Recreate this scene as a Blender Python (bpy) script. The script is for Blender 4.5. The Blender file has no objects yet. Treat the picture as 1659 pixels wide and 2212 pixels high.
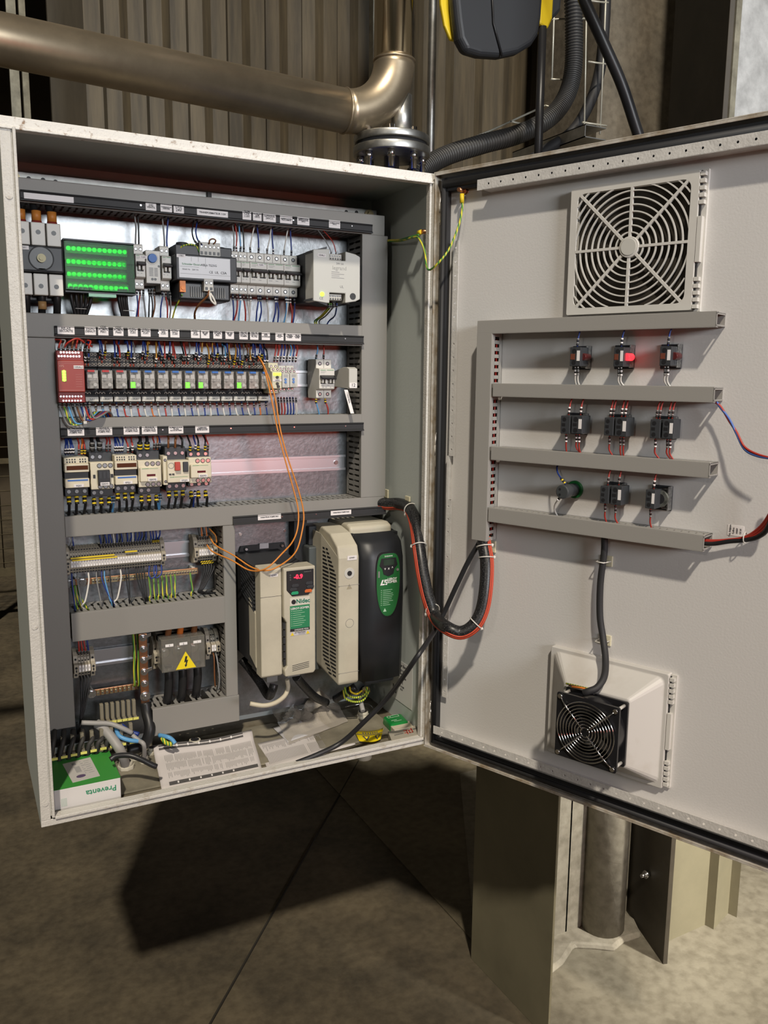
import bpy, bmesh, math, random
from mathutils import Vector, Matrix
random.seed(7)
S = bpy.context.scene
COL = S.collection
PI = math.pi
# ------------------------------------------------------------------ camera
CAM = Vector((-0.0971, -1.5155, 1.5552)); YAW, PITCH, ROLL, FPX = 0.4761, 0.1615, -0.0097, 1812.5
_f = Vector((math.sin(YAW)*math.cos(PITCH), math.cos(YAW)*math.cos(PITCH), -math.sin(PITCH)))
_r = Vector((math.cos(YAW), -math.sin(YAW), 0)); _d = _f.cross(_r)
_r2 = _r*math.cos(ROLL) + _d*math.sin(ROLL); _d2 = _d*math.cos(ROLL) - _r*math.sin(ROLL)
cam = bpy.data.cameras.new('camera'); camo = bpy.data.objects.new('camera', cam); COL.objects.link(camo)
cam.sensor_fit = 'VERTICAL'; cam.sensor_height = 24; cam.lens = FPX*24/2212; cam.clip_start = .05; cam.clip_end = 60
camo.matrix_world = Matrix(((_r2.x, -_d2.x, -_f.x, CAM.x), (_r2.y, -_d2.y, -_f.y, CAM.y), (_r2.z, -_d2.z, -_f.z, CAM.z), (0, 0, 0, 1)))
S.camera = camo
S.view_settings.view_transform = 'Standard'; S.view_settings.look = 'None'; S.view_settings.gamma = 1
S.view_settings.use_curve_mapping = False; S.view_settings.exposure = -0.15
# ------------------------------------------------------------------ world and lamps
wd = bpy.data.worlds.new('hall air'); S.world = wd; wd.use_nodes = True
wd.node_tree.nodes['Background'].inputs[0].default_value = (1.0, .88, .70, 1); wd.node_tree.nodes['Background'].inputs[1].default_value = .022
def lamp(name, typ, loc, aim, energy, color, size=.3, size_y=None, spot=None, blend=.5):
    L = bpy.data.lights.new(name, typ); L.energy = energy; L.color = color
    if typ == 'AREA':
        L.shape = 'RECTANGLE' if size_y else 'DISK'; L.size = size
        if size_y: L.size_y = size_y
    elif typ != 'SUN': L.shadow_soft_size = size
    if typ == 'SPOT': L.spot_size = spot; L.spot_blend = blend
    o = bpy.data.objects.new(name, L); COL.objects.link(o); o.location = loc
    o.rotation_euler = (Vector(aim)-Vector(loc)).to_track_quat('-Z', 'Y').to_euler(); return o
hl = lamp('hall_lamp', 'SUN', (-3.6, -9.5, 13.3), (.53, .3, 1.0), 3.1, (1, .90, .75)); hl.data.angle = math.radians(2.4)
gd = lamp('gate_daylight', 'AREA', (1.45, -6.6, 2.72), (1.30, 0, 2.45), 29, (.93, .97, 1), 2.2, 1.15); gd.data.spread = .80
lamp('low_hall_lamp', 'SPOT', (-2.9, -3.1, 2.75), (.55, 0, 1.62), 60, (1, .91, .79), .12, spot=.58, blend=.5)
lamp('side_lamp', 'SPOT', (2.3, -2.4, 3.0), (1.98, .28, 0), 1500, (1, .95, .84), .10, spot=.60, blend=.9)
lamp('red_reflection_lamp', 'AREA', (1.30, -2.3, 1.27), (.55, .26, 1.40), 3.2, (1, .13, .07), .34, .34)  # unseen red area light, added to put a red reflection on the mounting plate

# measuring helpers: where a sight line of the survey photo meets a plane of the place
def _ray(px, py): return (_r2*((px-829.5)/FPX) + _d2*((py-1106)/FPX) + _f)
def c(px, py, Y):
    v = _ray(px, py); P = CAM + v*((Y-CAM.y)/v.y); return P.x, P.z
def gz(px, py, z=0.0):
    v = _ray(px, py); P = CAM + v*((z-CAM.z)/v.z); return P.x, P.y
TH = math.radians(-67.819); HD = Vector((math.cos(TH), math.sin(TH), 0)); HN = Vector((math.sin(TH), -math.cos(TH), 0)); HG = Vector((.8, 0, 0))
def dd(px, py, e=0.0):
    v = _ray(px, py); t = (e-HN.dot(CAM-HG))/HN.dot(v); P = CAM + v*t; return (P-HG).dot(HD), P.z
DM = Matrix.Translation(HG) @ Matrix.Rotation(TH, 4, 'Z')      # door frame: x along door, y into door, z up
ID = Matrix.Identity(4)
# ------------------------------------------------------------------ materials
MT = {}
def mat(name, col, rough=.5, metal=0., bump=0., bscale=80., var=0., vscale=6., emit=None, es=0., trans=0., alpha=1., ior=1.45, col2=None, coat=0., stretch=None, ramp=(.35, .65)):
    if name in MT: return MT[name]
    m = bpy.data.materials.new(name); m.use_nodes = True; nt = m.node_tree; b = nt.nodes['Principled BSDF']
    b.inputs['Base Color'].default_value = (*col, 1); b.inputs['Roughness'].default_value = rough; b.inputs['Metallic'].default_value = metal
    b.inputs['IOR'].default_value = ior; b.inputs['Transmission Weight'].default_value = trans; b.inputs['Alpha'].default_value = alpha
    b.inputs['Coat Weight'].default_value = coat
    if emit: b.inputs['Emission Color'].default_value = (*emit, 1); b.inputs['Emission Strength'].default_value = es
    if var or bump:
        tc = nt.nodes.new('ShaderNodeTexCoord'); src = tc.outputs['Object']
        if stretch:
            mp = nt.nodes.new('ShaderNodeMapping'); mp.inputs['Scale'].default_value = stretch; nt.links.new(src, mp.inputs[0]); src = mp.outputs[0]
    if var:
        n = nt.nodes.new('ShaderNodeTexNoise'); n.inputs['Scale'].default_value = vscale; n.inputs['Detail'].default_value = 6; n.inputs['Roughness'].default_value = .65
        r = nt.nodes.new('ShaderNodeValToRGB'); c2 = col2 or tuple(x*(1-var) for x in col)
        r.color_ramp.elements[0].position = ramp[0]; r.color_ramp.elements[0].color = (*c2, 1); r.color_ramp.elements[1].position = ramp[1]; r.color_ramp.elements[1].color = (*col, 1)
        nt.links.new(src, n.inputs['Vector']); nt.links.new(n.outputs['Fac'], r.inputs[0]); nt.links.new(r.outputs[0], b.inputs['Base Color'])
    if bump:
        n2 = nt.nodes.new('ShaderNodeTexNoise'); n2.inputs['Scale'].default_value = bscale; n2.inputs['Detail'].default_value = 3
        bp = nt.nodes.new('ShaderNodeBump'); bp.inputs['Strength'].default_value = bump; bp.inputs['Distance'].default_value = .002
        nt.links.new(src, n2.inputs['Vector']); nt.links.new(n2.outputs['Fac'], bp.inputs['Height']); nt.links.new(bp.outputs[0], b.inputs['Normal'])
    MT[name] = m; return m
paint = mat('grey paint', (.54, .53, .49), .42, bump=.25, bscale=260)
paint_in = mat('door inside paint', (.60, .585, .57), .45, bump=.12, bscale=260)
wallin = mat('cabinet paint inside', (.48, .52, .50), .45, bump=.1, bscale=200)
rimp = mat('chipped rim paint', (.60, .58, .54), .35, bump=.5, bscale=300, var=.5, vscale=40, col2=(.42, .37, .30), ramp=(.28, .45))
toprim = mat('rusty rim paint', (.74, .72, .68), .4, bump=.6, bscale=260, var=.8, vscale=75, col2=(.26, .16, .09), ramp=(.30, .42))
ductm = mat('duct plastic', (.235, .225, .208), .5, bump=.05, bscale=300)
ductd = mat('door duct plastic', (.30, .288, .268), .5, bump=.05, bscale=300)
galv = mat('galvanised steel', (.235, .245, .255), .36, 1., bump=.15, bscale=110, var=.2, vscale=130)
galvd = mat('dull galvanised steel', (.55, .55, .53), .42, 1., var=.3, vscale=30)
zinc = mat('bright zinc', (.80, .80, .82), .2, 1.)
railz = mat('rail zinc', (.50, .50, .52), .34, 1.)
chrome = mat('chrome wire', (.85, .85, .86), .12, 1.)
black = mat('black plastic', (.018, .018, .020), .38)
blackm = mat('matt black plastic', (.022, .022, .024), .6)
dgrey = mat('dark grey plastic', (.030, .032, .037), .45)
mgrey = mat('mid grey plastic', (.20, .20, .195), .5)
white = mat('white plastic', (.62, .60, .55), .4)
lgrey = mat('light grey plastic', (.52, .51, .47), .45)
cream = mat('cream plastic', (.66, .60, .46), .42, var=.1, vscale=30)
dcream = mat('drive cream plastic', (.52, .48, .38), .45, var=.16, vscale=9, bump=.08, bscale=300)
paper = mat('white label paper', (.78, .75, .74), .6)
ink = mat('dark ink', (.06, .06, .065), .7)
greyink = mat('grey ink', (.25, .25, .26), .7)
redp = mat('red plastic', (.30, .035, .025), .45)
greenp = mat('green ink', (.02, .23, .06), .5)
bluep = mat('blue plastic', (.02, .13, .45), .45)
yellow = mat('yellow plastic', (.75, .55, .02), .45)
orange = mat('orange plastic', (.75, .22, .03), .45)
copper = mat('copper', (.62, .30, .16), .32, 1., var=.3, vscale=60)
brass = mat('brass', (.50, .41, .24), .35, 1.)
redled = mat('red led', (.8, .02, .02), .3, emit=(1, .02, .03), es=3)
greenled = mat('green led', (.1, .8, .05), .3, emit=(.22, 1, .02), es=.9)
yelled = mat('yellow green led', (.5, .9, .05), .3, emit=(.5, 1, .03), es=3)
digit = mat('red digits', (.9, .02, .05), .3, emit=(1, .02, .05), es=3)
clearp = mat('clear cover plastic', (.85, .88, .85), .06, trans=1., ior=1.3)
relayc = mat('clear relay housing', (.17, .165, .155), .12, coat=.5, var=.5, vscale=140, col2=(.42, .40, .38))
greenglass = mat('green clear cover', (.002, .28, .045), .04, trans=.95, ior=1.10)
stainless = mat('stainless steel', (.50, .41, .29), .38, .85, var=.3, vscale=5, bump=.03, bscale=30)
WC = dict(blue=(.012, .035, .20), light_blue=(.10, .30, .55), red=(.36, .03, .02), orange=(.55, .14, .02), black=(.012, .012, .013), white=(.62, .60, .56),
          grey=(.2, .2, .2), brown=(.16, .06, .02), green=(.03, .2, .05), yellow=(.6, .5, .03))
WM = {k: mat(k.replace('_', ' ')+' insulation', v, .42) for k, v in WC.items()}
# yellow-green earth insulation: a stripe along the wire
gy = mat('green and yellow insulation', (.55, .48, .04), .45); nt = gy.node_tree
tc = nt.nodes.new('ShaderNodeTexCoord'); wv = nt.nodes.new('ShaderNodeTexWave'); wv.inputs['Scale'].default_value = 60; rp = nt.nodes.new('ShaderNodeValToRGB'); rp.color_ramp.interpolation = 'CONSTANT'
rp.color_ramp.elements[0].color = (.05, .22, .04, 1); rp.color_ramp.elements[1].position = .45; rp.color_ramp.elements[1].color = (.60, .52, .04, 1)
nt.links.new(tc.outputs['Object'], wv.inputs[0]); nt.links.new(wv.outputs['Fac'], rp.inputs[0]); nt.links.new(rp.outputs[0], nt.nodes['Principled BSDF'].inputs[0])
WM['green_yellow'] = gy
# ------------------------------------------------------------------ mesh building
class MB:
    def __init__(s): s.v = []; s.f = []; s.m = []; s.s = []
    def add(s, vs, fs, m=0, sm=False):
        o = len(s.v); s.v += [tuple(p) for p in vs]
        for f in fs: s.f.append(tuple(o+i for i in f)); s.m.append(m); s.s.append(sm)
        return s
    def box(s, x0, x1, y0, y1, z0, z1, m=0):
        return s.add([(x, y, z) for x in (x0, x1) for y in (y0, y1) for z in (z0, z1)],
                     [(0, 1, 3, 2), (4, 6, 7, 5), (0, 4, 5, 1), (2, 3, 7, 6), (0, 2, 6, 4), (1, 5, 7, 3)], m)
    def prism(s, poly, ax, a0, a1, m=0, sm=False):
        k = len(poly)
        def P(p, a): return {'x': (a, p[0], p[1]), 'y': (p[0], a, p[1]), 'z': (p[0], p[1], a)}[ax]
        s.add([P(p, a0) for p in poly]+[P(p, a1) for p in poly], [(i, (i+1) % k, k+(i+1) % k, k+i) for i in range(k)], m, sm)
        o = len(s.v)-2*k
        s.f += [tuple(o+i for i in range(k)), tuple(o+k+i for i in range(k))]; s.m += [m, m]; s.s += [False, False]; return s
    def cyl(s, x, y, z, ax, r, h, m=0, n=16, r2=None):
        r2 = r if r2 is None else r2; vs = []
        for rr, a in ((r, 0), (r2, h)):
            for i in range(n):
                t = 2*PI*i/n; u, w = rr*math.cos(t), rr*math.sin(t)
                vs.append({'x': (x+a, y+u, z+w), 'y': (x+u, y+a, z+w), 'z': (x+u, y+w, z+a)}[ax])
        s.add(vs, [(i, (i+1) % n, n+(i+1) % n, n+i) for i in range(n)], m, True); o = len(s.v)-2*n
        s.f += [tuple(o+i for i in range(n)), tuple(o+n+i for i in range(n))]; s.m += [m, m]; s.s += [False, False]; return s
    def torus(s, x, y, z, ax, R, r, m=0, n=40, k=6):
        pts = []
        for i in range(n):
            t = 2*PI*i/n; u, w = R*math.cos(t), R*math.sin(t)
            pts.append({'x': (x, y+u, z+w), 'y': (x+u, y, z+w), 'z': (x+u, y+w, z)}[ax])
        return s.tube(pts, r, m, k, closed=True)
    def tube(s, pts, r, m=0, n=6, closed=False, radii=None):
        P = [Vector(p) for p in pts]; N = len(P); rings = []
        def tan(i):
            a = P[(i-1) % N] if (closed or i > 0) else P[i]; b = P[(i+1) % N] if (closed or i < N-1) else P[i]
            t = b-a; return t.normalized() if t.length > 1e-9 else Vector((0, 0, 1))
        t0 = tan(0); up = Vector((0, 0, 1)) if abs(t0.z) < .9 else Vector((0, 1, 0)); u = (up - t0*up.dot(t0)).normalized(); vs = []
        for i in range(N):
            t = tan(i); u = u - t*u.dot(t)
            u = u.normalized() if u.length > 1e-6 else t.orthogonal().normalized()
            w = t.cross(u); rr = radii[i] if radii else r
            for j in range(n):
                a = 2*PI*j/n; vs.append(P[i]+(u*math.cos(a)+w*math.sin(a))*rr)
        fs = []; L = N if closed else N-1
        for i in range(L):
            for j in range(n):
                a, b = i*n, ((i+1) % N)*n; fs.append((a+j, a+(j+1) % n, b+(j+1) % n, b+j))
        s.add(vs, fs, m, True)
        if not closed:
            o = len(s.v)-N*n; s.f += [tuple(o+j for j in range(n)), tuple(o+(N-1)*n+j for j in range(n))]; s.m += [m, m]; s.s += [False, False]
        return s
    def off(s, dx, dy, dz): s.v = [(x+dx, y+dy, z+dz) for x, y, z in s.v]; return s
    def mesh(s, name, mats):
        me = bpy.data.meshes.new(name); me.from_pydata(s.v, [], s.f)
        for mm in (mats if isinstance(mats, (list, tuple)) else [mats]): me.materials.append(mm)
        me.polygons.foreach_set('material_index', s.m); me.polygons.foreach_set('use_smooth', s.s)
        bm = bmesh.new(); bm.from_mesh(me); bmesh.ops.recalc_face_normals(bm, faces=bm.faces); bm.to_mesh(me); bm.free(); me.update(); return me
def bev(o, w, seg=2):
    md = o.modifiers.new('edge', 'BEVEL'); md.width = w; md.segments = seg; md.limit_method = 'ANGLE'; md.angle_limit = .6; return o
def thing(name, label, cat, loc=(0, 0, 0), group=None, fr=ID, kind=None):
    o = bpy.data.objects.new(name, None); COL.objects.link(o); o.empty_display_size = .02
    o.matrix_world = fr @ Matrix.Translation(loc); o['label'] = label; o['category'] = cat
    if group: o['group'] = group
    if kind: o['kind'] = kind
    return o
def part(root, name, mb, mats, bv=0, label=None, seg=2):
    o = bpy.data.objects.new(name, mb if isinstance(mb, bpy.types.Mesh) else mb.mesh(name, mats)); COL.objects.link(o); o.parent = root
    if bv: bev(o, bv, seg)
    if label: o['label'] = label
    return o
def solo(name, mb, mats, label, cat, loc=(0, 0, 0), group=None, fr=ID, bv=0, kind=None):
    o = bpy.data.objects.new(name, mb.mesh(name, mats)); COL.objects.link(o); o.matrix_world = fr @ Matrix.Translation(loc)
    if kind == 'structure': o['kind'] = kind
    else:
        o['label'] = label; o['category'] = cat
        if group: o['group'] = group
        if kind: o['kind'] = kind
    if bv: bev(o, bv)
    return o
def dup(root, loc=None, fr=ID, label=None, group=None):
    r = root.copy(); COL.objects.link(r)
    if loc is not None: r.matrix_world = fr @ Matrix.Translation(loc)
    if label: r['label'] = label
    if group: r['group'] = group
    for ch in list(root.children):
        k = ch.copy(); COL.objects.link(k); k.parent = r
        for g in list(ch.children):
            d = g.copy(); COL.objects.link(d); d.parent = k
    return r
_tc = {}
def tmesh(s, size, m, ext=.0002, align='CENTER', bold=0, sx=1.):
    key = (s, size, m.name, align, bold, sx)
    if key in _tc: return _tc[key]
    cu = bpy.data.curves.new('t', 'FONT'); cu.body = s; cu.size = size; cu.align_x = align; cu.align_y = 'CENTER'; cu.extrude = ext; cu.resolution_u = 2; cu.offset = bold; cu.space_line = .82
    o = bpy.data.objects.new('t', cu); COL.objects.link(o); dg = bpy.context.evaluated_depsgraph_get(); me = bpy.data.meshes.new_from_object(o.evaluated_get(dg))
    bpy.data.objects.remove(o); bpy.data.curves.remove(cu); me.materials.clear(); me.materials.append(m); me.name = 'lettering'
    me.transform(Matrix.Rotation(PI/2, 4, 'X') @ Matrix.Diagonal((sx, 1, 1, 1))); _tc[key] = me; return me
def txt(root, s, size, x, y, z, m=None, rot=0, name='lettering', **k):
    o = bpy.data.objects.new(name, tmesh(s, size, m or ink, **k)); COL.objects.link(o); o.parent = root; o.location = (x, y-.0003, z); o.rotation_euler = (0, rot, 0); return o
def cr(P, n=6):
    P = [Vector(p) for p in P]; out = []
    Q = [P[0]*2-P[1]]+P+[P[-1]*2-P[-2]]
    for i in range(1, len(Q)-2):
        a, b, c_, d_ = Q[i-1:i+3]
        for k in range(n):
            t = k/n; out.append(.5*((2*b)+(c_-a)*t+(2*a-5*b+4*c_-d_)*t*t+(3*b-a-3*c_+d_)*t**3))
    out.append(P[-1]); return out
def wire(P, r, color, label, sleeve=None, group=None, name='wire', cat='wire', n=6, fr=ID, st=6, at0=True, mtl=None):
    pts = cr(P, st); o0 = pts[0].copy(); q = [p-o0 for p in pts]
    w = solo(name, MB().tube(q, r, n=n), mtl or WM[color], label, cat, o0, group, fr)
    if sleeve:
        t = (q[1]-q[0]).normalized(); m = MB(); L = sleeve[1] if len(sleeve) > 1 else .011; a = .002
        segs = [(a+k*L/4, a+(k+.8)*L/4, k % 2) for k in range(4)]
        for a0, a1, mi in segs: m.tube([t*a0, t*a1], r*1.55, mi, 8)
        part(w, 'wire_marker', m, [WM['black'] if sleeve[0] != 'y' else yellow, paper if sleeve[0] == 'w' else (WM['black'] if sleeve[0] == 'y' else mgrey)])
    return w
# ================================================================== THE HALL
def concrete(name, base, dark, sc=1.2, rough=.75, spec=None, bump=.35):
    m = bpy.data.materials.new(name); m.use_nodes = True; nt = m.node_tree; b = nt.nodes['Principled BSDF']; b.inputs['Roughness'].default_value = rough
    tc = nt.nodes.new('ShaderNodeTexCoord'); n1 = nt.nodes.new('ShaderNodeTexNoise'); n1.inputs['Scale'].default_value = sc; n1.inputs['Detail'].default_value = 9; n1.inputs['Roughness'].default_value = .7
    r = nt.nodes.new('ShaderNodeValToRGB'); r.color_ramp.elements[0].position = .36; r.color_ramp.elements[0].color = (*dark, 1); r.color_ramp.elements[1].position = .62; r.color_ramp.elements[1].color = (*base, 1)
    n2 = nt.nodes.new('ShaderNodeTexNoise'); n2.inputs['Scale'].default_value = 38; n2.inputs['Detail'].default_value = 5
    mx = nt.nodes.new('ShaderNodeMix'); mx.data_type = 'RGBA'; mx.blend_type = 'MULTIPLY'; mx.inputs[0].default_value = .55
    r2 = nt.nodes.new('ShaderNodeValToRGB'); r2.color_ramp.elements[0].position = .3; r2.color_ramp.elements[0].color = (.45, .42, .38, 1); r2.color_ramp.elements[1].position = .6
    for n in (n1, n2): nt.links.new(tc.outputs['Object'], n.inputs['Vector'])
    nt.links.new(n1.outputs['Fac'], r.inputs[0]); nt.links.new(n2.outputs['Fac'], r2.inputs[0]); nt.links.new(r.outputs[0], mx.inputs[6]); nt.links.new(r2.outputs[0], mx.inputs[7]); nt.links.new(mx.outputs[2], b.inputs['Base Color'])
    bp = nt.nodes.new('ShaderNodeBump'); bp.inputs['Strength'].default_value = bump; bp.inputs['Distance'].default_value = .004; nt.links.new(n2.outputs['Fac'], bp.inputs['Height']); nt.links.new(bp.outputs[0], b.inputs['Normal'])
    return m
floorm = concrete('stained concrete', (.115, .093, .058), (.045, .037, .024), 2.6)
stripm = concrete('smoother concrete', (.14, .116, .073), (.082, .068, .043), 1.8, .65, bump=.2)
pierm = concrete('pale pier concrete', (.30, .275, .22), (.18, .16, .125), 3.0)
steelp = mat('olive steel paint', (.20, .18, .118), .5, var=.25, vscale=3, bump=.08, bscale=60)
browns = mat('brown primed steel', (.058, .048, .034), .6, var=.3, vscale=8)
darkst = mat('dark structure', (.03, .027, .02), .7)
palest = mat('pale galvanised post', (.42, .40, .32), .5, .3, var=.5, vscale=12)
cladm = mat('weathered cladding', (.115, .09, .054), .6, var=.6, vscale=5, col2=(.05, .04, .026), stretch=(5, 5, .35), bump=.1, bscale=20)
solo('floor', MB().box(-3.5, 6, -3.2, 9, -.05, 0), floorm, '', '', kind='structure')
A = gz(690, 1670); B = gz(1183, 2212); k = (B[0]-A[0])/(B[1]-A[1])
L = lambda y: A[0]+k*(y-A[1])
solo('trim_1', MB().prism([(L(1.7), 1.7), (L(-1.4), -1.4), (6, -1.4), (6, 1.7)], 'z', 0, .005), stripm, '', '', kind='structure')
A2 = gz(755, 1680); B2 = gz(455, 2212); dx, dy = B2[0]-A2[0], B2[1]-A2[1]; nn = math.hypot(dx, dy); ox, oy = -dy/nn*.0022, dx/nn*.0022
P0 = (A2[0]-dx*.35, A2[1]-dy*.35); P1 = (B2[0]+dx*.7, B2[1]+dy*.7)
solo('trim_2', MB().prism([(P0[0]-ox, P0[1]-oy), (P1[0]-ox, P1[1]-oy), (P1[0]+ox, P1[1]+oy), (P0[0]+ox, P0[1]+oy)], 'z', .0, .0056), mat('joint filler', (.02, .017, .012), .9), '', '', kind='structure')
# cladding behind the cabinet
pts = []; x = .40; w = .15
while x < 2.5:
    pts += [(x, 1.75), (x+w*.38, 1.75), (x+w*.5, 1.785), (x+w*.86, 1.785)]; x += w
poly = pts + [(p[0], p[1]+.004) for p in reversed(pts)]
solo('wall_back', MB().prism(poly, 'z', 0, 4.2), cladm, '', '', kind='structure')
solo('wall_far', MB().box(-3.4, 6, 8.8, 9, 0, 5), mat('far wall', (.10, .08, .055), .8, var=.4, vscale=1.5), '', '', kind='structure')
solo('wall_left', MB().box(c(108, 150, 2.25)[0], .62, 2.25, 2.28, 0, 4.2), mat('dark far cladding', (.075, .062, .042), .7, var=.4, vscale=4, stretch=(4, 4, .5)), '', '', kind='structure')
solo('ceiling', MB().box(-3.5, 6, 5.2, 9, 4.9, 5), darkst, '', '', kind='structure')
# concrete pier between the two steel plates
m = MB().box(c(1292, 200, 1.15)[0], c(1500, 150, 1.15)[0], 1.15, 1.5, 0, 4.3)
solo('wall_right', m, concrete('pier concrete dark', (.20, .17, .125), (.115, .10, .075), 3.5), '', '', kind='structure')
m = MB().box(1.085, 1.345, .14, .195, 0, 1.2).box(1.34, 1.565, .14, .195, 0, 1.2); m.cyl(1.455, .118, 0, 'z', .06, 1.08, 0, 28)
solo('trim_3', m, pierm, '', '', kind='structure')
solo('trim_5', MB().prism([(1.076, -.16), (1.3, -1.4), (6, -1.4), (6, 1.1), (1.6, 1.1), (1.076, .19)], 'z', 0, .0075), concrete('pale slab concrete', (.21, .19, .145), (.13, .115, .085), 2.2, .6), '', '', kind='structure')  # thin slab added right of the column plate, paler than the floor around it
m = MB().prism([(1.078, .17), (1.080, -.02), (1.13, -.03), (1.19, .03), (1.26, .05), (1.33, .09), (1.38, .06), (1.42, .03), (1.47, .045), (1.53, .04), (1.56, .10), (1.56, .17)], 'z', .0, .022)
solo('trim_4', m, pierm, '', '', kind='structure', bv=.01)
# steel plates of the column
t = solo('steel_column_plate', MB().prism([(1.0606, .1913), (1.0680, -.13), (1.0740, -.13), (1.0666, .1913)], 'z', .0, 1.3), steelp, 'wide olive grey steel plate standing on the floor below the cabinet hinge side', 'steel plate', (0, 0, 0), bv=.001)
t = thing('steel_flange_plate', 'tall dark brown steel flange rising behind the open door against the concrete pier', 'steel plate', (1.55, .05, 0))
a, b = (1.588, .185), (1.503, -.066)
m = MB().prism([a, b, (b[0]+.012, b[1]-.004), (a[0]+.012, a[1]-.004)], 'z', 0, 4).off(-1.55, -.05, 0); part(t, 'flange', m, browns, .001)
q = gz(1387, 1974, .20); m = MB().cyl(1.533-1.55, .035-.05, .205, 'x', .011, -.012, 0, 6).cyl(1.528-1.55, .035-.05, .205, 'x', .005, -.02, 0, 10); part(t, 'bolt', m, zinc)
zz = [gz(*p) for p in ((1440, 2040), (1522, 2003), (1541, 2013), (1572, 1978), (1591, 1987))]
poly = zz+[(p[0]+.006, p[1]+.006) for p in reversed(zz)]
solo('folded_steel_rail', MB().prism(poly, 'z', 0.0, 1.05), mat('pale folded steel', (.20, .18, .12), .55, var=.2, vscale=5), 'pale folded steel profile with zigzag section standing right of the brown flange', 'steel profile')
x0 = c(1592, 100, .62)[0]
t = thing('galvanised_sheet', 'bright galvanised sheet panel at top right above the open door', 'metal sheet', (x0, .62, 1.35))
part(t, 'sheet', MB().box(0, .6, 0, .02, 0, 3), mat('bright spangled sheet', (.78, .80, .82), .55, .35, var=.35, vscale=14, bump=.1, bscale=12), .002)
part(t, 'edge_strip', MB().box(-.025, 0, -.01, .03, 0, 3), palest)
# stainless pipe with elbow
py = .72; zl = .036
xv = c(852, 90, py)[0]; ze = 2.2704-(xv-.1524-.944)*zl; pts = [(-1.2, py, 2.2704+(.944+1.2)*zl), (xv-.1524, py, ze)]
t = thing('stainless_pipe', 'large brownish stainless pipe running above the cabinet and turning up at an elbow', 'pipe', (xv-.1524, py, ze))
def loc(P, o): return [(p[0]-o[0], p[1]-o[1], p[2]-o[2]) for p in P]
o = (xv-.1524, py, ze)
part(t, 'horizontal_run', MB().tube(loc(pts, o), .0572, n=40), stainless)
el = [(xv-.1524+.1524*math.sin(a), py, ze+.1524*(1-math.cos(a))) for a in [PI/2*i/14 for i in range(15)]]
part(t, 'elbow', MB().tube(loc(el, o), .0575, n=40), stainless)
part(t, 'vertical_run', MB().tube(loc([el[-1], (xv, py, 4.6)], o), .0572, n=40), mat('polished stainless', (.66, .60, .50), .16, 1., bump=.1, bscale=4, stretch=(25, 25, .4)))
for p, ax in (((o[0], py, ze), 'x'), ((xv, py, el[-1][2]), 'z')):
    q = loc([p], o)[0]; part(t, 'weld_bead', MB().torus(*q, ax, .0572, .0032, 0, 48), stainless)
xf, zf = c(846, 312, py)
t = thing('pipe_flange', 'round grey bolted flange pair behind the top right corner of the cabinet', 'flange', (xf, py, zf-.03))
part(t, 'upper_disc', MB().cyl(0, 0, .028, 'z', .108, .02, 0, 48), galvd, .003); part(t, 'gasket', MB().cyl(0, 0, .018, 'z', .100, .010, 0, 40), blackm)
part(t, 'lower_disc', MB().cyl(0, 0, -.004, 'z', .110, .022, 0, 48), galvd, .003)
part(t, 'neck', MB().cyl(.03, 0, .045, 'z', .03, .12, 0, 24), galvd)
for k in range(8):
    a = 2*PI*k/8+.3; part(t, 'bolt', MB().cyl(.088*math.cos(a), .088*math.sin(a), -.024, 'z', .012, .02, 0, 6).cyl(.088*math.cos(a), .088*math.sin(a), -.05, 'z', .008, .11, 0, 12), zinc)
part(t, 'stem', MB().cyl(0, 0, -.3, 'z', .022, .3, 0, 20), zinc)
part(t, 'blue_valve_body', MB().cyl(0, 0, -.16, 'z', .085, .10, 0, 32), mat('blue cast paint', (.01, .03, .22), .5), .01, label='dark blue valve body under the flange')
# conduit, angle
x, z = c(932, 180, 1.2); solo('vertical_conduit', MB().cyl(0, 0, 0, 'z', .0145, 3.2, 0, 16), galvd, 'thin galvanised conduit running vertically in front of the ribbed cladding', 'conduit', (x, 1.2, 1.2))
x, z = c(806, 100, 1.4); solo('steel_angle', MB().box(-.015, .012, 0, .004, 0, 2.2).box(-.015, -.011, -.03, 0, 0, 2.2), palest, 'pale steel angle beside the vertical stainless pipe', 'steel angle', (x, 1.4, 2.0))
# left far items
x, z = c(42, 120, 2.9)
t = thing('pale_post', 'pale worn post rising behind the top left corner of the cabinet', 'post', (x, 2.9, 0)); part(t, 'channel', MB().box(-.045, -.005, 0, .03, 0, 4.5).box(.008, .035, .0, .06, 0, 4.5), palest)
p0 = c(205, 90, 2.1); p1 = c(300, -30, 2.1)
m = MB(); dxx, dzz = p1[0]-p0[0], p1[1]-p0[1]
m.prism([(-.02, 0), (.11, -.02), (.11+dxx, dzz), (-.02+dxx, dzz+.02)], 'y', -.03, .03)
solo('diagonal_brace', m, darkst, 'dark diagonal brace against the cladding at top left', 'brace', (p0[0]-.03, 2.1, p0[1]-.02))
# mesh fence at far left
t = thing('mesh_fence', 'rusty wire mesh fence panel far behind the left edge of the cabinet', 'fence', (-.25, 4.1, 0))
rusty = mat('rusty mesh wire', (.12, .10, .06), .7, var=.4, vscale=9)
m = MB()
for i in range(16): m.cyl(-.6+i*.09, 0, .35, 'z', .004, 2.4, 0, 5)
for i in range(26): m.cyl(-.6, 0, .38+i*.09, 'x', .004, 1.4, 0, 5)
part(t, 'wire_mesh', m, rusty); part(t, 'frame', MB().box(-.6, .8, -.02, .02, .30, .345).box(-.6, .8, -.02, .02, 1.0, 1.03).box(.27, .31, -.02, .02, 0, 3).box(.76, .8, -.02, .02, 0, 3), rusty)
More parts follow.
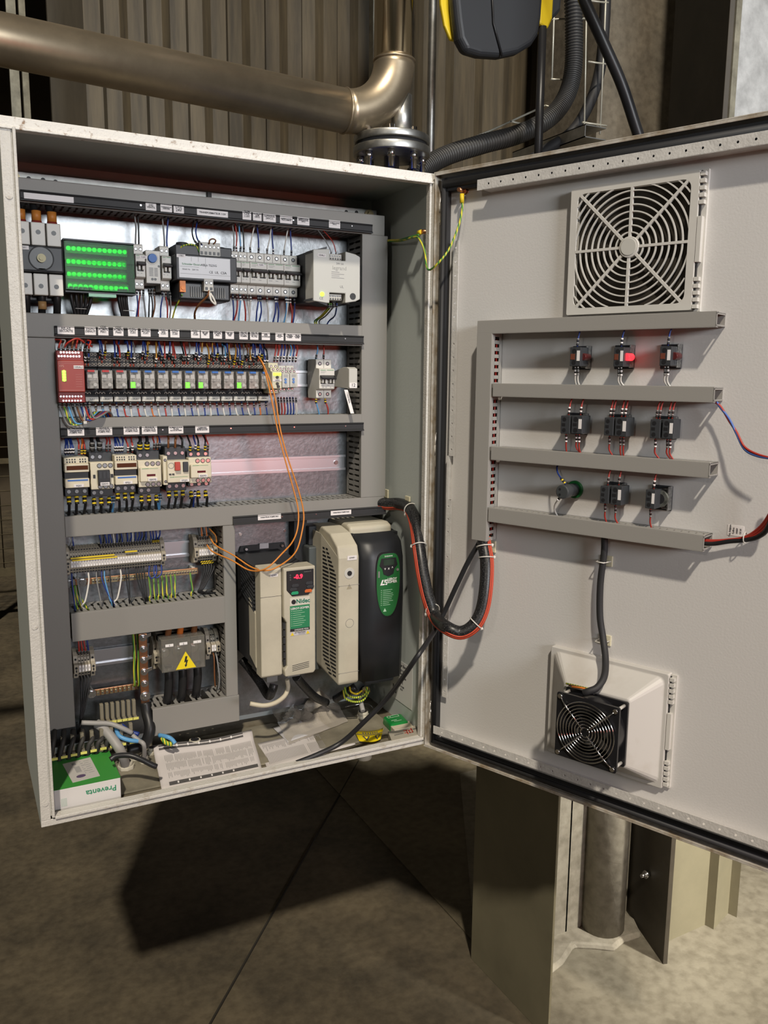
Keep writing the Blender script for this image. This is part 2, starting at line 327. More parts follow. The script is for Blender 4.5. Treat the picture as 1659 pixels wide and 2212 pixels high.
# hose reel
def cp(px, py_, y): p = c(px, py_, y); return p
P = lambda L, y: [c(a, b, y) for a, b in L]
yo = .62
bk = P([(982, -70), (984, 0), (988, 40), (994, 82), (1008, 110), (1040, 119), (1085, 122), (1122, 114), (1152, 96), (1166, 75), (1172, 40), (1180, -70)], yo)
base = c(1085, 122, yo); t = thing('hose_reel', 'black and yellow wall reel hanging above the cabinet hinge corner', 'reel', (base[0], yo, base[1]))
lp = lambda L: [(a-base[0], b-base[1]) for a, b in L]
part(t, 'black_shell', MB().prism(lp(bk), 'y', 0, .045), dgrey, .016, seg=4)
part(t, 'yellow_side', MB().prism(lp(P([(950, -70), (953, 10), (961, 55), (974, 86), (984, 88), (1040, 60), (1040, -70)], yo+.045)), 'y', .045, .058), yellow, .004)
part(t, 'rear_shell', MB().prism(lp(P([(968, -70), (972, 10), (980, 60), (1000, 92), (1120, 92), (1150, 60), (1160, -70)], yo+.2)), 'y', .058, .20), dgrey, .01)
part(t, 'yellow_side', MB().prism(lp(P([(1162, -70), (1166, 52), (1184, 63), (1194, 40), (1200, -70)], yo+.03)), 'y', .03, .2), yellow, .006)
pts = [(c(a, b, yo-.004)[0]-base[0], -.004, c(a, b, yo-.004)[1]-base[1]) for a, b in ((1060, -70), (1066, 50), (1085, 122))]
part(t, 'seam', MB().tube(pts, .003), black)
x1, z1 = c(1172, 58, .66); x2, z2 = c(1163, 328, .66)
solo('reel_support_rod', MB().tube([(0, 0, 0), (x2-x1, 0, z2-z1-.2)], .0125, n=14), black, 'black rod hanging down from the yellow and black reel', 'rod', (x1, .66, z1))
# hoses and cables
def px3(L, y): return [(*(lambda q: (q[0], y+dy_, q[1]))(c(a, b, y+dy_)),) for a, b, dy_ in L]
pts = cr(px3([(1236, -60, 0), (1240, 60, 0), (1238, 150, 0), (1222, 210, 0), (1185, 256, .0), (1120, 290, 0), (1040, 312, 0), (960, 338, 0), (905, 372, 0), (860, 420, 0)], .80), 60)
o = pts[0]; q = [p-o for p in pts]; rad = [.0262+.0034*math.sin(i*2*PI/4) for i in range(len(q))]
solo('corrugated_hose', MB().tube(q, .027, n=18, radii=rad), mat('grey corrugated plastic', (.048, .047, .046), .5), 'dark grey corrugated hose curving down behind the cabinet and door', 'hose', o)
pts = cr(px3([(1310, -60, 0), (1305, 60, 0), (1296, 150, 0), (1275, 220, 0), (1235, 285, 0), (1170, 330, 0), (1100, 380, 0)], .92), 10); o = pts[0]
solo('black_cable', MB().tube([p-o for p in pts], .019, n=14), blackm, 'thick black cable curving behind the corrugated hose inside the wire tray', 'cable', o)
pts = cr(px3([(1245, -60, 0), (1262, 0, 0), (1300, 85, 0), (1342, 180, 0), (1372, 270, 0), (1395, 340, 0)], .5), 8); o = pts[0]
solo('black_cable', MB().tube([p-o for p in pts], .0165, n=14), black, 'straight black cable slanting down to the right in front of the concrete', 'cable', o)
# wire cable tray
o = c(1206, 100, .86); t = thing('wire_cable_tray', 'galvanised wire basket cable tray curving down behind the corrugated hose', 'cable tray', (o[0], .86, o[1]))
m = MB()
def T(L, y=.86, r=.0032): m.tube([(c(a, b, y)[0]-o[0], y-.86, c(a, b, y)[1]-o[1]) for a, b in L], r, 0, 6)
for L_ in ([(1199, -40), (1192, 172)], [(1268, -40), (1262, 280)], [(1310, -40), (1306, 60), (1296, 290)]): T(L_)
for L_ in ([(1192, 42), (1268, 40)], [(1190, 171), (1222, 173)], [(1270, 133), (1312, 139)], [(1258, 264), (1310, 272)], [(1276, 2), (1314, 6)]): T(L_)
T([(930, 335), (1060, 282), (1178, 228)]); T([(960, 338), (1080, 290), (1205, 235)]); T([(1100, 262), (1130, 268)]); T([(1036, 290), (1056, 297)]); T([(976, 313), (996, 320)]); T([(1178, 228), (1205, 236)])
part(t, 'wires', m, mat('dull tray wire', (.55, .53, .45), .4, .3))
m = MB().box(0, .09, -.002, .40, 0, .003).box(0, .003, -.002, .40, 0, .04).box(0, .09, -.002, .40, .037, .04)
q = c(1262, 296, .78); solo('strut_channel', m, galvd, 'short galvanised strut channel end beside the wire cable tray', 'channel', (q[0], .78, q[1]))
# ================================================================== THE CABINET
YP = .258; YF = .175; B0 = .75; TZ = 1.951
t = thing('electrical_cabinet', 'large open light grey electrical cabinet full of wired control gear with its door swung right', 'cabinet', (0, 0, B0)); CAB = t
H = TZ-B0
m = MB().box(0, .002, .001, .30, 0, H).box(.798, .80, .001, .30, 0, H).box(.002, .798, .001, .30, H-.002, H).box(.002, .798, .298, .30, 0, H)
part(t, 'shell', m, wallin)
part(t, 'floor_tray', MB().box(.002, .798, .001, .298, 0, .002), mat('dusty tray paint', (.22, .195, .145), .7, var=.5, vscale=14, col2=(.13, .11, .075), bump=.2, bscale=60))
# rims: outer flange, groove and inner lip
def rim(side):
    m = MB()
    if side == 'left': m.box(0, .0165, -.0015, .002, .0122, H-.0157).box(.0165, .0185, -.0005, .012, .018, H-.018).box(.0185, .0235, -.006, .014, .016, H-.016)
    if side == 'right': m.box(.791, .80, -.0015, .002, .0122, H-.0157).box(.7855, .791, -.004, .014, .016, H-.016).box(.780, .7855, -.0005, .014, .018, H-.018)
    if side == 'top': m.box(0, .80, -.0015, .002, H-.0155, H).box(.0, .80, -.0045, .014, H-.0195, H-.0155)
    if side == 'bottom': m.box(0.0, .80, -.0015, .002, 0, .012).box(.0235, .786, -.001, .012, .011, .013).box(.0235, .786, -.006, .014, .012, .0175)
    return m
part(t, 'left_rim', rim('left'), mat('cream grey rim paint', (.60, .58, .54), .35, bump=.5, bscale=300, var=.08, vscale=40), .001); part(t, 'right_rim', rim('right'), rimp, .001)
part(t, 'top_rim', rim('top'), toprim, .001, label='rust speckled top rim'); part(t, 'bottom_rim', rim('bottom'), rimp, .001)
for z in (.31*H+.0, .9*H, .045): part(t, 'rim_plug', MB().cyl(.0085, -.0015, z, 'y', .0055, -.0012, 0, 14), rimp)
m = MB().box(.02, .785, .2575, .2595, .03, H-.03)
mp = part(t, 'mounting_plate', m, galv)
part(t, 'plate_edge_strip', MB().box(.02, .785, .246, .248, H-.052, H-.030).box(.02, .785, .246, .2575, H-.031, H-.030), galvd)
for x, z in ((.035, H-.042), (.765, H-.042), (.035, .042), (.765, .042)): part(t, 'plate_bolt', MB().cyl(x, .246, z, 'y', .011, -.004, 0, 20).cyl(x, .242, z, 'y', .007, -.008, 0, 6), brass)
for px, py in ((62, 386), (93, 389), (120, 393), (748, 458), (770, 459)):
    x, z = c(px, py, .246); part(t, 'plate_hole', MB().cyl(x, .2462, z-B0, 'y', .0042, -.0008, 0, 14), black)
for k in range(3):
    x, z = c((449, 795, 60)[k], (424, 449, 400)[k], .27)
x, z = c(449, 424, .25); part(t, 'plate_clip', MB().box(x-.004, x+.004, .236, .25, z-B0-.008, z-B0+.006), black)
# holes and screws on the plate near the drives
for px, py in ((519, 1154), (616, 1146), (700, 1420)):
    x, z = c(px, py, .257); part(t, 'plate_screw', MB().cyl(x, .2575, z-B0, 'y', .0035, -.002, 0, 12), zinc)
# gland plates and feet pressings on the tray
trayp = mat('dusty gland plate paint', (.26, .235, .175), .6, var=.4, vscale=12, bump=.1, bscale=80)
part(t, 'gland_plate', MB().prism([(.29, .05), (.52, .05), (.535, .065), (.535, .225), (.52, .24), (.29, .24), (.275, .225), (.275, .065)], 'z', .002, .007), trayp, .003)
part(t, 'gland_plate', MB().prism([(.57, .06), (.75, .06), (.765, .075), (.765, .225), (.75, .24), (.57, .24), (.555, .225), (.555, .075)], 'z', .002, .007), trayp, .003)
part(t, 'gland_plate', MB().prism([(.05, .05), (.24, .05), (.255, .065), (.255, .225), (.24, .24), (.05, .24), (.035, .225), (.035, .065)], 'z', .002, .007), trayp, .003)
# sticker on the right inside wall
o_ = thing('rating_sticker', 'white rating sticker low on the right inside wall of the cabinet', 'sticker', (.7975, .10, .80))
m = MB().box(-.0006, 0, -.03, .075, 0, .10); part(o_, 'sheet', m, mat('sticker film', (.66, .66, .64), .5))
for i, (s_, zz_) in enumerate((('Schneider Electric', .091), ('NSYS3D12830P', .079), ('Spacial  IP66', .071), ('1200 x 800 x 300', .063), ('C E', .05), ('EN 62208', .04), ('IK10', .033))):
    q = txt(o_, s_, .0085 if i in (0, 4) else .006, 0, 0, 0); q.location = (-.0009, .02, zz_); q.rotation_euler = (0, 0, -PI/2)
m = MB().box(-.0009, 0, .058, .063, .018, .034).box(-.0009, 0, .046, .053, .014, .034); part(o_, 'pictogram', m, ink)

# hinges
for px, p0_, p1_ in ((948, 418, 482), (937, 938, 1008), (926, 1518, 1582)):
    x, z0 = c(px, p1_, -.006); z1_ = c(px, p0_, -.006)[1]; L_ = z1_-z0; m = MB()
    m.cyl(.803, -.006, z0-B0, 'z', .0042, L_, 0, 14).cyl(.803, -.006, z0-B0-.004, 'z', .0024, L_+.008, 0, 10); m2 = MB().cyl(.803, -.006, z0-B0+L_*.36, 'z', .0056, L_*.3, 0, 14)
    part(t, 'hinge', m, zinc); part(t, 'hinge_knuckle', m2, rimp)
# ------------------------------------------------------------------ door (in the door frame; y = into the panel)
def holed_strip(n, pitch, w, r, t0, t1, hz=True, skip=(), z0=0, x0=0):
    m = MB(); K = 8
    for i in range(n):
        cx = x0+(i+.5)*pitch
        sq = [];
        for k in range(K*1):
            a = 2*PI*(k+.5)/K; ux, uz = math.cos(a), math.sin(a); s_ = 1/max(abs(ux), abs(uz)); sq.append((ux*s_*pitch/2, uz*s_*w/2))
        hole = [(r*math.cos(2*PI*(k+.5)/K), r*math.sin(2*PI*(k+.5)/K)) for k in range(K)]
        sq = []
        for k in range(K):
            a = 2*PI*(k+.5)/K; sx = 1 if math.cos(a) > 0 else -1; sz = 1 if math.sin(a) > 0 else -1
            sq.append((sx*pitch/2 if abs(math.cos(a)) > abs(math.sin(a)) else sx*pitch/2*.42, sz*w/2 if abs(math.sin(a)) > abs(math.cos(a)) else sz*w/2*.42))
        cor = [(pitch/2, w/2), (-pitch/2, w/2), (-pitch/2, -w/2), (pitch/2, -w/2)]
        vs = []
        for tt in (t0, t1):
            for (u, v_) in sq+hole+cor: vs.append((cx+u, tt, z0+v_) if hz else (z0+v_, tt, cx+u))
        n1 = 2*K+4; fs = []
        for off_ in (0, n1):
            for k in range(K): fs.append((off_+k, off_+(k+1) % K, off_+K+(k+1) % K, off_+K+k))
            for ci, (ka, kb) in enumerate(((0, 1), (2, 3), (4, 5), (6, 7))): fs.append((off_+ka, off_+2*K+ci, off_+kb))
        for k in range(K): fs.append((K+k, K+(k+1) % K, n1+K+(k+1) % K, n1+K+k))
        m.add(vs, fs)
    L_ = n*pitch
    if hz: m.box(x0, x0+L_, t0, t1, z0-w/2-.0006, z0-w/2).box(x0, x0+L_, t0, t1, z0+w/2, z0+w/2+.0006)
    else: m.box(z0-w/2-.0006, z0-w/2, t0, t1, x0, x0+L_).box(z0+w/2, z0+w/2+.0006, t0, t1, x0, x0+L_)
    return m
dr = bpy.data.objects.new('door', MB().box(0, .80, 0, .0016, 0, H).mesh('door_panel', paint_in)); COL.objects.link(dr); dr.parent = CAB
dr.matrix_world = DM @ Matrix.Translation((0, 0, B0)); dr['label'] = 'swung open light grey door'
def dpart(name, mb, mats, bv=0): return part(dr, name, mb, mats, bv)
m = MB()
m.box(.003, .80, -.020, 0, H-.0025, H).box(.003, .80, -.020, 0, 0, .0025).box(.0035, .006, -.018, 0, 0, H).box(.7975, .80, -.020, 0, 0, H)
m.box(.006, .80, -.020, -.018, H-.007, H-.0025).box(.006, .80, -.020, -.018, .0025, .006)
dpart('door_lip', m, mat('worn lip paint', (.50, .47, .42), .45, var=.5, vscale=30, col2=(.26, .2, .13)), .0006)
gk = MB()
gk.box(.024, .78, -.014, 0, H-.038, H-.012).box(.024, .78, -.014, 0, .011, .024).box(.018, .032, -.014, 0, .011, H-.012).box(.778, .79, -.014, 0, .011, H-.012)
gk.tube([(.026, -.014, H-.025), (.78, -.014, H-.025)], .008, n=10); gk.tube([(.026, -.014, .0175), (.78, -.014, .0175)], .005, n=10); gk.tube([(.0245, -.014, .02), (.0245, -.014, H-.02)], .005, n=10)
dpart('gasket', gk, blackm)
RE = -.030                                   # rails stand off the panel
zt = H-.0254-B0+B0; PT = .0266
s0 = .2696-PT/2
tm = mat('perforated rail paint', (.60, .58, .55), .4, bump=.3, bscale=240, var=.15, vscale=60)
w_ = .0165
# top rail
m = holed_strip(18, PT, w_-.001, .0021, RE, RE+.0015, True, z0=H-.0475, x0=s0-3*PT-.004+.004)
x_, z_ = dd(1110, 384, .03)
hs = dd(1220.8, 368.6, .03); z_t = hs[1]-B0; s_t = hs[0]
nL = int((s_t-.128)/PT)
m = holed_strip(24, PT, .0185, .0022, RE, RE+.0015, True, z0=z_t, x0=s_t-(nL+.5)*PT); m.box(s_t-(nL+.5)*PT-.012, s_t-(nL+.5)*PT, RE, RE+.0015, z_t-.0097, z_t+.0097)
m.box(s_t-(nL+.5)*PT, .78, RE, 0, z_t-.0097, z_t-.0087)
dpart('top_rail', m, tm)
hs = dd(1141.4, 1647.5, .03); z_b = hs[1]-B0; s_b = hs[0]; nL = int((s_b-.05)/PT)
m = holed_strip(nL+20, PT, .0165, .0022, RE, RE+.0015, True, z0=z_b, x0=s_b-(nL+.5)*PT); m.box(s_b-(nL+.5)*PT-.01, s_b-(nL+.5)*PT, RE, RE+.0015, z_b-.0088, z_b+.0088)
m.box(s_b-(nL+.5)*PT, .78, RE, 0, z_b-.0088, z_b-.0078)
dpart('bottom_rail', m, tm)
# hinge side rails: two pieces
for pa, pb in (((985, 520), (974, 985)), ((969, 1080), (962, 1507))):
    e_ = .012; (sa, za), (sb, zb_) = dd(*pa, e_), dd(*pb, e_); nn_ = int((za-zb_)/.0262)
    m = holed_strip(nn_, (za-zb_)/nn_, .0125, .0020, -e_, -e_+.0015, False, z0=sa, x0=zb_-B0)
    m.box(sa-.0068, sa-.0056, -e_, 0, zb_-B0, za-B0)
    dpart('side_rail', m, tm)
m = MB().box(sa-.0068, sa-.002, -.012, 0, dd(969, 1080, .012)[1]-B0, dd(974, 985, .012)[1]-B0); dpart('side_rail_web', m, tm)
# earth stud
s_, z_ = dd(997, 411, .012); m = MB().cyl(s_, 0, z_-B0, 'y', .004, -.022, 0, 12).cyl(s_, -.003, z_-B0, 'y', .0075, -.005, 0, 6); dpart('earth_stud', m, copper); dpart('washer', MB().cyl(s_, 0, z_-B0, 'y', .009, -.002, 0, 20), zinc)
# ------------------------------------------------------------------ slotted wiring ducts
def duct(name, label, u0, u1, w0, w1, dep, hz, loc, fr, mt, group, slots=(1, 1), pitch=.0125, sw=.0048, open_end=None, group_=None, big=False, cut=()):
    """u = along the run, w = across; front of cover at y=-dep."""
    t = thing(name, label, 'wiring duct', loc, group, fr)
    def mp(m, ua, ub, ya, yb, wa, wb): (m.box(ua, ub, ya, yb, wa, wb) if hz else m.box(wa, wb, ya, yb, ua, ub))
    W_ = w1-w0; L_ = u1-u0
    m = MB(); mp(m, 0, L_, -dep, -dep+.002, 0, W_); mp(m, 0, L_, -dep, -dep+.010, -.0008, .0008); mp(m, 0, L_, -dep, -dep+.010, W_-.0008, W_+.0008)
    part(t, 'cover', m, mt, .0008)
    m = MB(); mp(m, 0, L_, -.002, 0, .001, W_-.001); n_ = int(L_/pitch)
    for side, wv in ((0, .001), (1, W_-.0024)):
        bs, ls = (.012, .014) if dep > .06 else (.011, .013)
        if not slots[side]: mp(m, 0, L_, -dep+.002, 0, wv, wv+.0014); continue
        mp(m, 0, L_, -bs, 0, wv, wv+.0014); mp(m, 0, L_, -dep+.002, -dep+ls, wv, wv+.0014)
        for i in range(n_+1):
            a = i*pitch; b = min(a+pitch-sw, L_)
            if any(ca < a < cb for ca, cb in cut): continue
            mp(m, a, b, -dep+ls-.002, -bs+.001, wv, wv+.0014)
            if b+sw < L_ and dep > .06: md_ = -(dep-.002)/2; mp(m, b-.0001, b+sw*.32, md_-.005, md_+.005, wv, wv+.0014); mp(m, b+sw*.68, b+sw+.0001, md_-.005, md_+.005, wv, wv+.0014)
    if open_end == 'lips': mp(m, L_-.0015, L_, -dep, 0, .001, .004); mp(m, L_-.0015, L_, -dep, 0, W_-.004, W_-.001); mp(m, L_-.0015, L_, -dep, -dep+.003, 0, W_)
    part(t, 'channel', m, mt)
    if dep < .06:
        for q in range(7):
            wv = .006+(W_-.012)*q/6; yy = -dep*.35-(.006 if q % 2 else .0); P_ = [(.01, yy, wv), (L_-.012, yy, wv)] if hz else [(wv, yy, .01), (wv, yy, L_-.012)]
            part(t, 'enclosed_wire', MB().tube(P_, .0020, n=6), WM[('red', 'red', 'black', 'blue', 'red', 'black', 'red')[q]])
    return t
G = 'grey slotted wiring ducts on the mounting plate'
DEP = YP-YF
def hd(label, x0, x1, z0, z1, **k): return duct('wiring_duct', label, x0, x1, z0, z1, DEP, True, (x0, YP, z0), ID, ductm, G, **k)
def vd(label, x0, x1, z0, z1, **k): return duct('wiring_duct', label, z0, z1, x0, x1, DEP, False, (x0, YP, z0), ID, ductm, G, **k)
hd('topmost grey horizontal wiring duct in the cabinet', .028, .7694, 1.8552, 1.8958, slots=(1, 0))
hd('grey horizontal wiring duct between the breaker row and the relay row', .0244, .7160, 1.6190, 1.6612)
hd('grey horizontal wiring duct between the relay row and the contactor row', .0862, .7165, 1.4340, 1.4690)
hd('grey horizontal wiring duct under the contactor row reaching to the black cable loop', .0855, .7749, 1.2420, 1.2808)
hd('wide grey wiring duct cover below the long terminal strip', .0878, .3960, 1.0320, 1.0880)
hd('wide grey wiring duct cover at the bottom under the three thick black cables', .2375, .4235, .8060, .8640, cut=[(.03, .045), (.07, .085), (.105, .12)])
vd('grey vertical wiring duct along the right side of the upper rows', .7164, .7768, 1.2818, 1.8545)
vd('dark grey vertical wiring duct along the left edge of the cabinet', .0280, .0844, .8560, 1.6175)
vd('narrow grey vertical wiring duct between the terminals and the motor drives', .3961, .4205, .8650, 1.2405)
# door ducts
GD = 'grey slotted wiring ducts screwed inside the door'
ED = .040
def rect(L_, e): P_ = [dd(*p, e) for p in L_]; return sum(p[0] for p in P_)/len(P_), sum(p[1] for p in P_)/len(P_)
def dh(label, l, r, tops, bots, **k):
    s0_, s1_ = dd(*l, ED)[0], dd(*r, ED)[0]; z1_ = sum(dd(*p, ED)[1] for p in tops)/2; z0_ = sum(dd(*p, ED)[1] for p in bots)/2
    return duct('door_wiring_duct', label, s0_, s1_, z0_, z1_, ED, True, (s0_, 0, z0_), DM, ductd, GD, open_end='lips', pitch=.0125, sw=.0040, **k)
dh('top horizontal wiring duct on the door just under the square filter grille', (1031, 705), (1548, 690), [(1031, 693), (1560, 673)], [(1031, 719), (1560, 708)])
dh('second horizontal wiring duct from the top on the door', (1064, 845), (1543, 848), [(1064, 832), (1550, 833)], [(1063, 860), (1545, 864)])
dh('third horizontal wiring duct from the top on the door', (1060, 985), (1533, 1012), [(1060, 970), (1540, 995)], [(1058, 996), (1530, 1028)])
dh('lowest horizontal wiring duct on the door above the black fan cable', (1054, 1118), (1520, 1170), [(1055, 1104), (1527, 1150)], [(1053, 1130), (1520, 1187)])
s0_ = dd(1031, 720, ED)[0]; s1_ = dd(1063, 720, ED)[0]-.0005; z0_ = dd(1035, 1168, ED)[1]; z1_ = dd(1031, 720, ED)[1]
duct('door_wiring_duct', 'vertical wiring duct on the door that joins the horizontal door ducts', z0_, z1_, s0_, s1_, ED, False, (s0_, 0, z0_), DM, ductd, GD, pitch=.0132, sw=.0065)
# ------------------------------------------------------------------ black label rails with tags
TAGM = mat('tag film', (.74, .70, .70), .45)
def lrail(label, a, b, tags, y=YF-.002):
    (xa, za), (xb, zb_) = c(*a, y), c(*b, y); z = (za+zb_)/2; hh = .0092
    t = thing('label_rail', label, 'label rail', (xa, y, z), 'black label rails screwed on the wiring ducts')
    L_ = xb-xa; m = MB().prism([(0, -hh), (0, hh), (-.004, hh), (-.0052, hh-.002), (-.0035, hh-.004), (-.0035, -hh+.0045), (-.0065, -hh+.002), (-.0065, -hh)], 'x', 0, L_)
    part(t, 'profile', m, blackm)
    for px, py, w, s in tags:
        x, zc = c(px, py, y-.004); h_ = .0165 if w < .04 or '\n' in s else .0115
        m = MB().box(-w/2, w/2, -.0006, 0, -h_/2, h_/2); p_ = part(t, 'label_tag', m, TAGM, .0003); p_.location = (x-xa, -.0042, zc-z)
        if s:
            ln = s.count('\n')+1; mx_ = max(len(q_) for q_ in s.split('\n')); sz = min(.0072 if ln < 3 else .0056, w*1.45/mx_)
            q = txt(p_, s, sz, 0, -.0006, (ln-1)*sz*.37, align='CENTER', bold=.0001)
    return t
t = lrail('topmost black label rail on the top duct with widely spaced white tags', (44, 424), (803, 493), [
    (106, 428, .084, ''), (326, 448, .020, 'DISJ\nVENTIL'), (359, 451, .022, 'THERMOSTAT\nARMOIRE'), (386, 454, .020, 'DISJ\n24V'), (459, 461, .062, 'TRANSFORMATEUR 110V'), (533, 467, .018, 'ALIM\nCDE\n110V'),
    (555.5, 469, .018, 'RACK ET\nALIM\n24VCC'), (582, 472, .027, 'GENERAL\n24VCC'), (618, 475.5, .027, 'ALIMENTATION\nTELECOMMUN'), (655, 479, .027, 'ALIMENTATION\nSIGNALISATION\n24VCC'), (722.5, 485, .026, 'ALIMENTATION\n24VCC')])
lrail('black label rail above the relay row with many small white tags', (118, 717), (784, 733), [
    (142.6, 714.8, .030, 'RELAIS\nSECURITE'), (195, 716, .020, 'SYNTH\nDEFAUT'), (223, 716.5, .019, 'CDE\nPOMPE\nP001'), (255.6, 717.5, .019, 'CDE\nPOMPE\nP660'), (287, 718.5, .0185, 'NIVEAU\nHAUT\nCU01'), (314.7, 719.5, .0185, 'NIVEAU\nMOYEN\nCU01'),
    (353, 720.5, .018, 'NIVEAU\nBAS\nCU01'), (377.6, 721, .018, 'NIVEAU\nHAUT\nCU60'), (422, 722.3, .018, 'NIVEAU\nBAS\nCU60'), (443, 723.2, .0175, 'DEF. VAR.\nPOMPE\nP001'), (470, 724.2, .018, 'DEFAUT\nPOMPE\nP001'), (496, 725, .018, 'DEF. VAR.\nPOMPE\nP660'),
    (526, 726, .018, 'RELAIS\nDEFAUT\nPOMPE'), (549, 726.6, .018, 'RELAIS\nDEFAUT\nFILTRE'), (574, 727.3, .018, 'DEM.\nTRAIT\nSTOCKAGE'), (603.6, 728.2, .018, 'RELAIS\nTRAP PLEIN\nCU01'), (625.5, 729, .0185, 'RELAIS\nCLASSEMT\nPOMPE'), (642, 729.6, .0165, 'RELAIS\nCLASSEMT\nFILTRE')])
lrail('black label rail above the contactor row with six wide white tags', (131, 934), (784, 922), [
    (164, 934.5, .030, 'PROTECTION\nVARIATEUR\nPOMPE P001'), (225, 932.5, .030, 'MARCHE\nVARIATEUR\nPOMPE P001'), (284, 931, .030, 'PROTECTION\nVARIATEUR\nPOMPE P660'), (323, 930.4, .030, 'MARCHE\nVARIATEUR\nPOMPE P660'), (380, 929.5, .0295, 'ALIMENTATION\nFILTRE\nROTATIF P660'), (436.7, 928.5, .0285, 'COMMANDE\nALIMENTATION\nFILTRE ROTATIF')])
lrail('black label rail above the two motor drives with two long white tags', (503, 1125), (832, 1101), [(582, 1116.5, .052, 'VARIATEUR POMPE P001'), (736.5, 1106.5, .050, 'VARIATEUR POMPE P660')])
for o in [q for q in COL.objects if q.name.startswith('label_rail') and not q.name.startswith('label_rail_')]:
    L_ = [ch for ch in o.children if ch.name.startswith('profile')][0]; ln = max(v_.co.x for v_ in L_.data.vertices)
    for fx in (.30, .52, .74, .93): part(o, 'screw', MB().cyl(ln*fx, -.0035, .002, 'y', .0015, -.001, 0, 8), zinc)
# ------------------------------------------------------------------ DIN rails
def din(label, px0, px1, py_, y=YP):
    (xa, za), (xb, zb_) = c(*px0, y-.006), c(*px1, y-.006); z = (za+zb_)/2; m = MB()
    pf = [(0, -.0135), (-.0062, -.0135), (-.0062, -.0175), (-.0076, -.0175), (-.0076, -.0122), (-.0012, -.0122), (-.0012, .0122), (-.0076, .0122), (-.0076, .0175), (-.0062, .0175), (-.0062, .0135), (0, .0135)]
    m.prism(pf, 'x', 0, xb-xa); t = thing('din_rail', label, 'mounting rail', (xa, y, z), 'zinc mounting rails behind the devices'); part(t, 'rail', m, zinc)
    for fx in (.03, .97): part(t, 'screw', MB().cyl((xb-xa)*fx, -.0012, 0, 'y', .0048, -.003, 0, 16), zinc)
    return z
ZR1 = c(540, 588, .18)[1]
# ================================================================== DEVICES ON THE MOUNTING PLATE
def cx(px, py, y=.18): return c(px, py, y)[0]
def cz(px, py, y=.18): return c(px, py, y)[1]
ZR2 = cz(660, 818, .25); ZR3 = (cz(755, 1003, .25)+cz(470, 1005, .25))/2
din('zinc mounting rail behind the breaker row at the top', (40, 560), (778, 600), 0); 
def dinat(label, x0, x1, z):
    m = MB(); pf = [(0, -.0135), (-.0062, -.0135), (-.0062, -.0175), (-.0076, -.0175), (-.0076, -.0122), (-.0012, -.0122), (-.0012, .0122), (-.0076, .0122), (-.0076, .0175), (-.0062, .0175), (-.0062, .0135), (0, .0135)]
    m.prism(pf, 'x', 0, x1-x0); t = thing('din_rail', label, 'mounting rail', (x0, YP, z), 'zinc mounting rails behind the devices'); part(t, 'rail', m, railz)
    for fx in (.03, .965): part(t, 'screw', MB().cyl((x1-x0)*fx, -.0012, 0, 'y', .0048, -.003, 0, 16), zinc)
dinat('zinc mounting rail behind the relay row', .10, .712, ZR2)
dinat('zinc mounting rail behind the contactors, bare on its right half', .09, .712, ZR3)
ZR4 = (cz(385, 1183, .25)+cz(385, 1190, .25))/2; ZR5 = (cz(245, 1416, .25)+cz(245, 1418, .25))/2
dinat('zinc mounting rail behind the long terminal strip', .09, .394, ZR4)
dinat('zinc mounting rail behind the lowest small terminals', .09, .394, ZR5)

def screwhole(m, x, y, z, r=.0035, mi=1): m.cyl(x, y, z, 'y', r, -.0004, mi, 12); m.cyl(x, y-.0002, z, 'y', r*.55, -.0004, 2, 8)
MCBP = [(-.002, -.0225), (-.006, -.0425), (-.050, -.0425), (-.052, -.0405), (-.052, -.0235), (-.066, -.0225), (-.070, -.0205), (-.070, .0205), (-.066, .0225), (-.052, .0235), (-.052, .0405), (-.050, .0425), (-.006, .0425), (-.002, .0225)]
def mcb(label, x, z, n, kind='2P', tag=None, group=None, mod=.0183, ytop=None):
    w = mod*n-.0005; t = thing('circuit_breaker', label, 'circuit breaker', (x, YP-.004, z), group)
    part(t, 'body', MB().prism(MCBP, 'x', 0, w), white, .0006)
    m = MB(); k = n if kind == '2P' else 2*n
    for i in range(k):
        for s_ in (-1, 1): screwhole(m, (i+.5)*w/k, -.052, s_*.033, .0042 if kind == '2P' else .0032, 0)
        if i and kind == '2P': m.box(i*w/k-.0003, i*w/k+.0003, -.0524, -.052, -.0415, -.0235).box(i*w/k-.0003, i*w/k+.0003, -.0524, -.052, .0235, .0415)
    part(t, 'terminal_screws', m, [dgrey, dgrey, zinc])
    for i in range(n):
        a = i*w/n+.003; b = (i+1)*w/n-.003
        part(t, 'toggle_slot', MB().box(a, b, -.0702, -.069, -.0105, .004), dgrey)
        part(t, 'toggle', MB().box(a+.0005, a+.0042, -.079, -.069, -.0085, .0015).box(b-.0042, b-.0005, -.079, -.069, -.0085, .0015), white, .0008)
    part(t, 'toggle_bar', MB().prism([(-.0695, .0015), (-.083, -.001), (-.084, .003), (-.0695, .0085)], 'x', .0015, w-.0005), black, .001)
    part(t, 'printed_strip', MB().box(w*.08, w*.42, -.0704, -.070, .0182, .0192).box(w*.5, w*.94, -.0704, -.070, .0184, .0194), greenp)
    m = MB().box(w*.1, w*.45, -.0703, -.070, .0150, .0156).box(w*.1, w*.35, -.0703, -.070, .0126, .0131).box(w*.1, w*.3, -.0703, -.070, -.0146, -.0138).box(w*.5, w*.66, -.0703, -.070, -.0146, -.0138)
    part(t, 'printing', m, greyink)
    if tag:
        p_ = part(t, 'name_tag', MB().box(w*.45, w*.45+.014, -.0708, -.070, .0135, .019), TAGM)
        txt(p_, tag, .0042, w*.45+.007, -.0708, .0162)
    return t
GB = 'circuit breakers on the top rail'
x = cx(503, 589, .183); mod = .01835
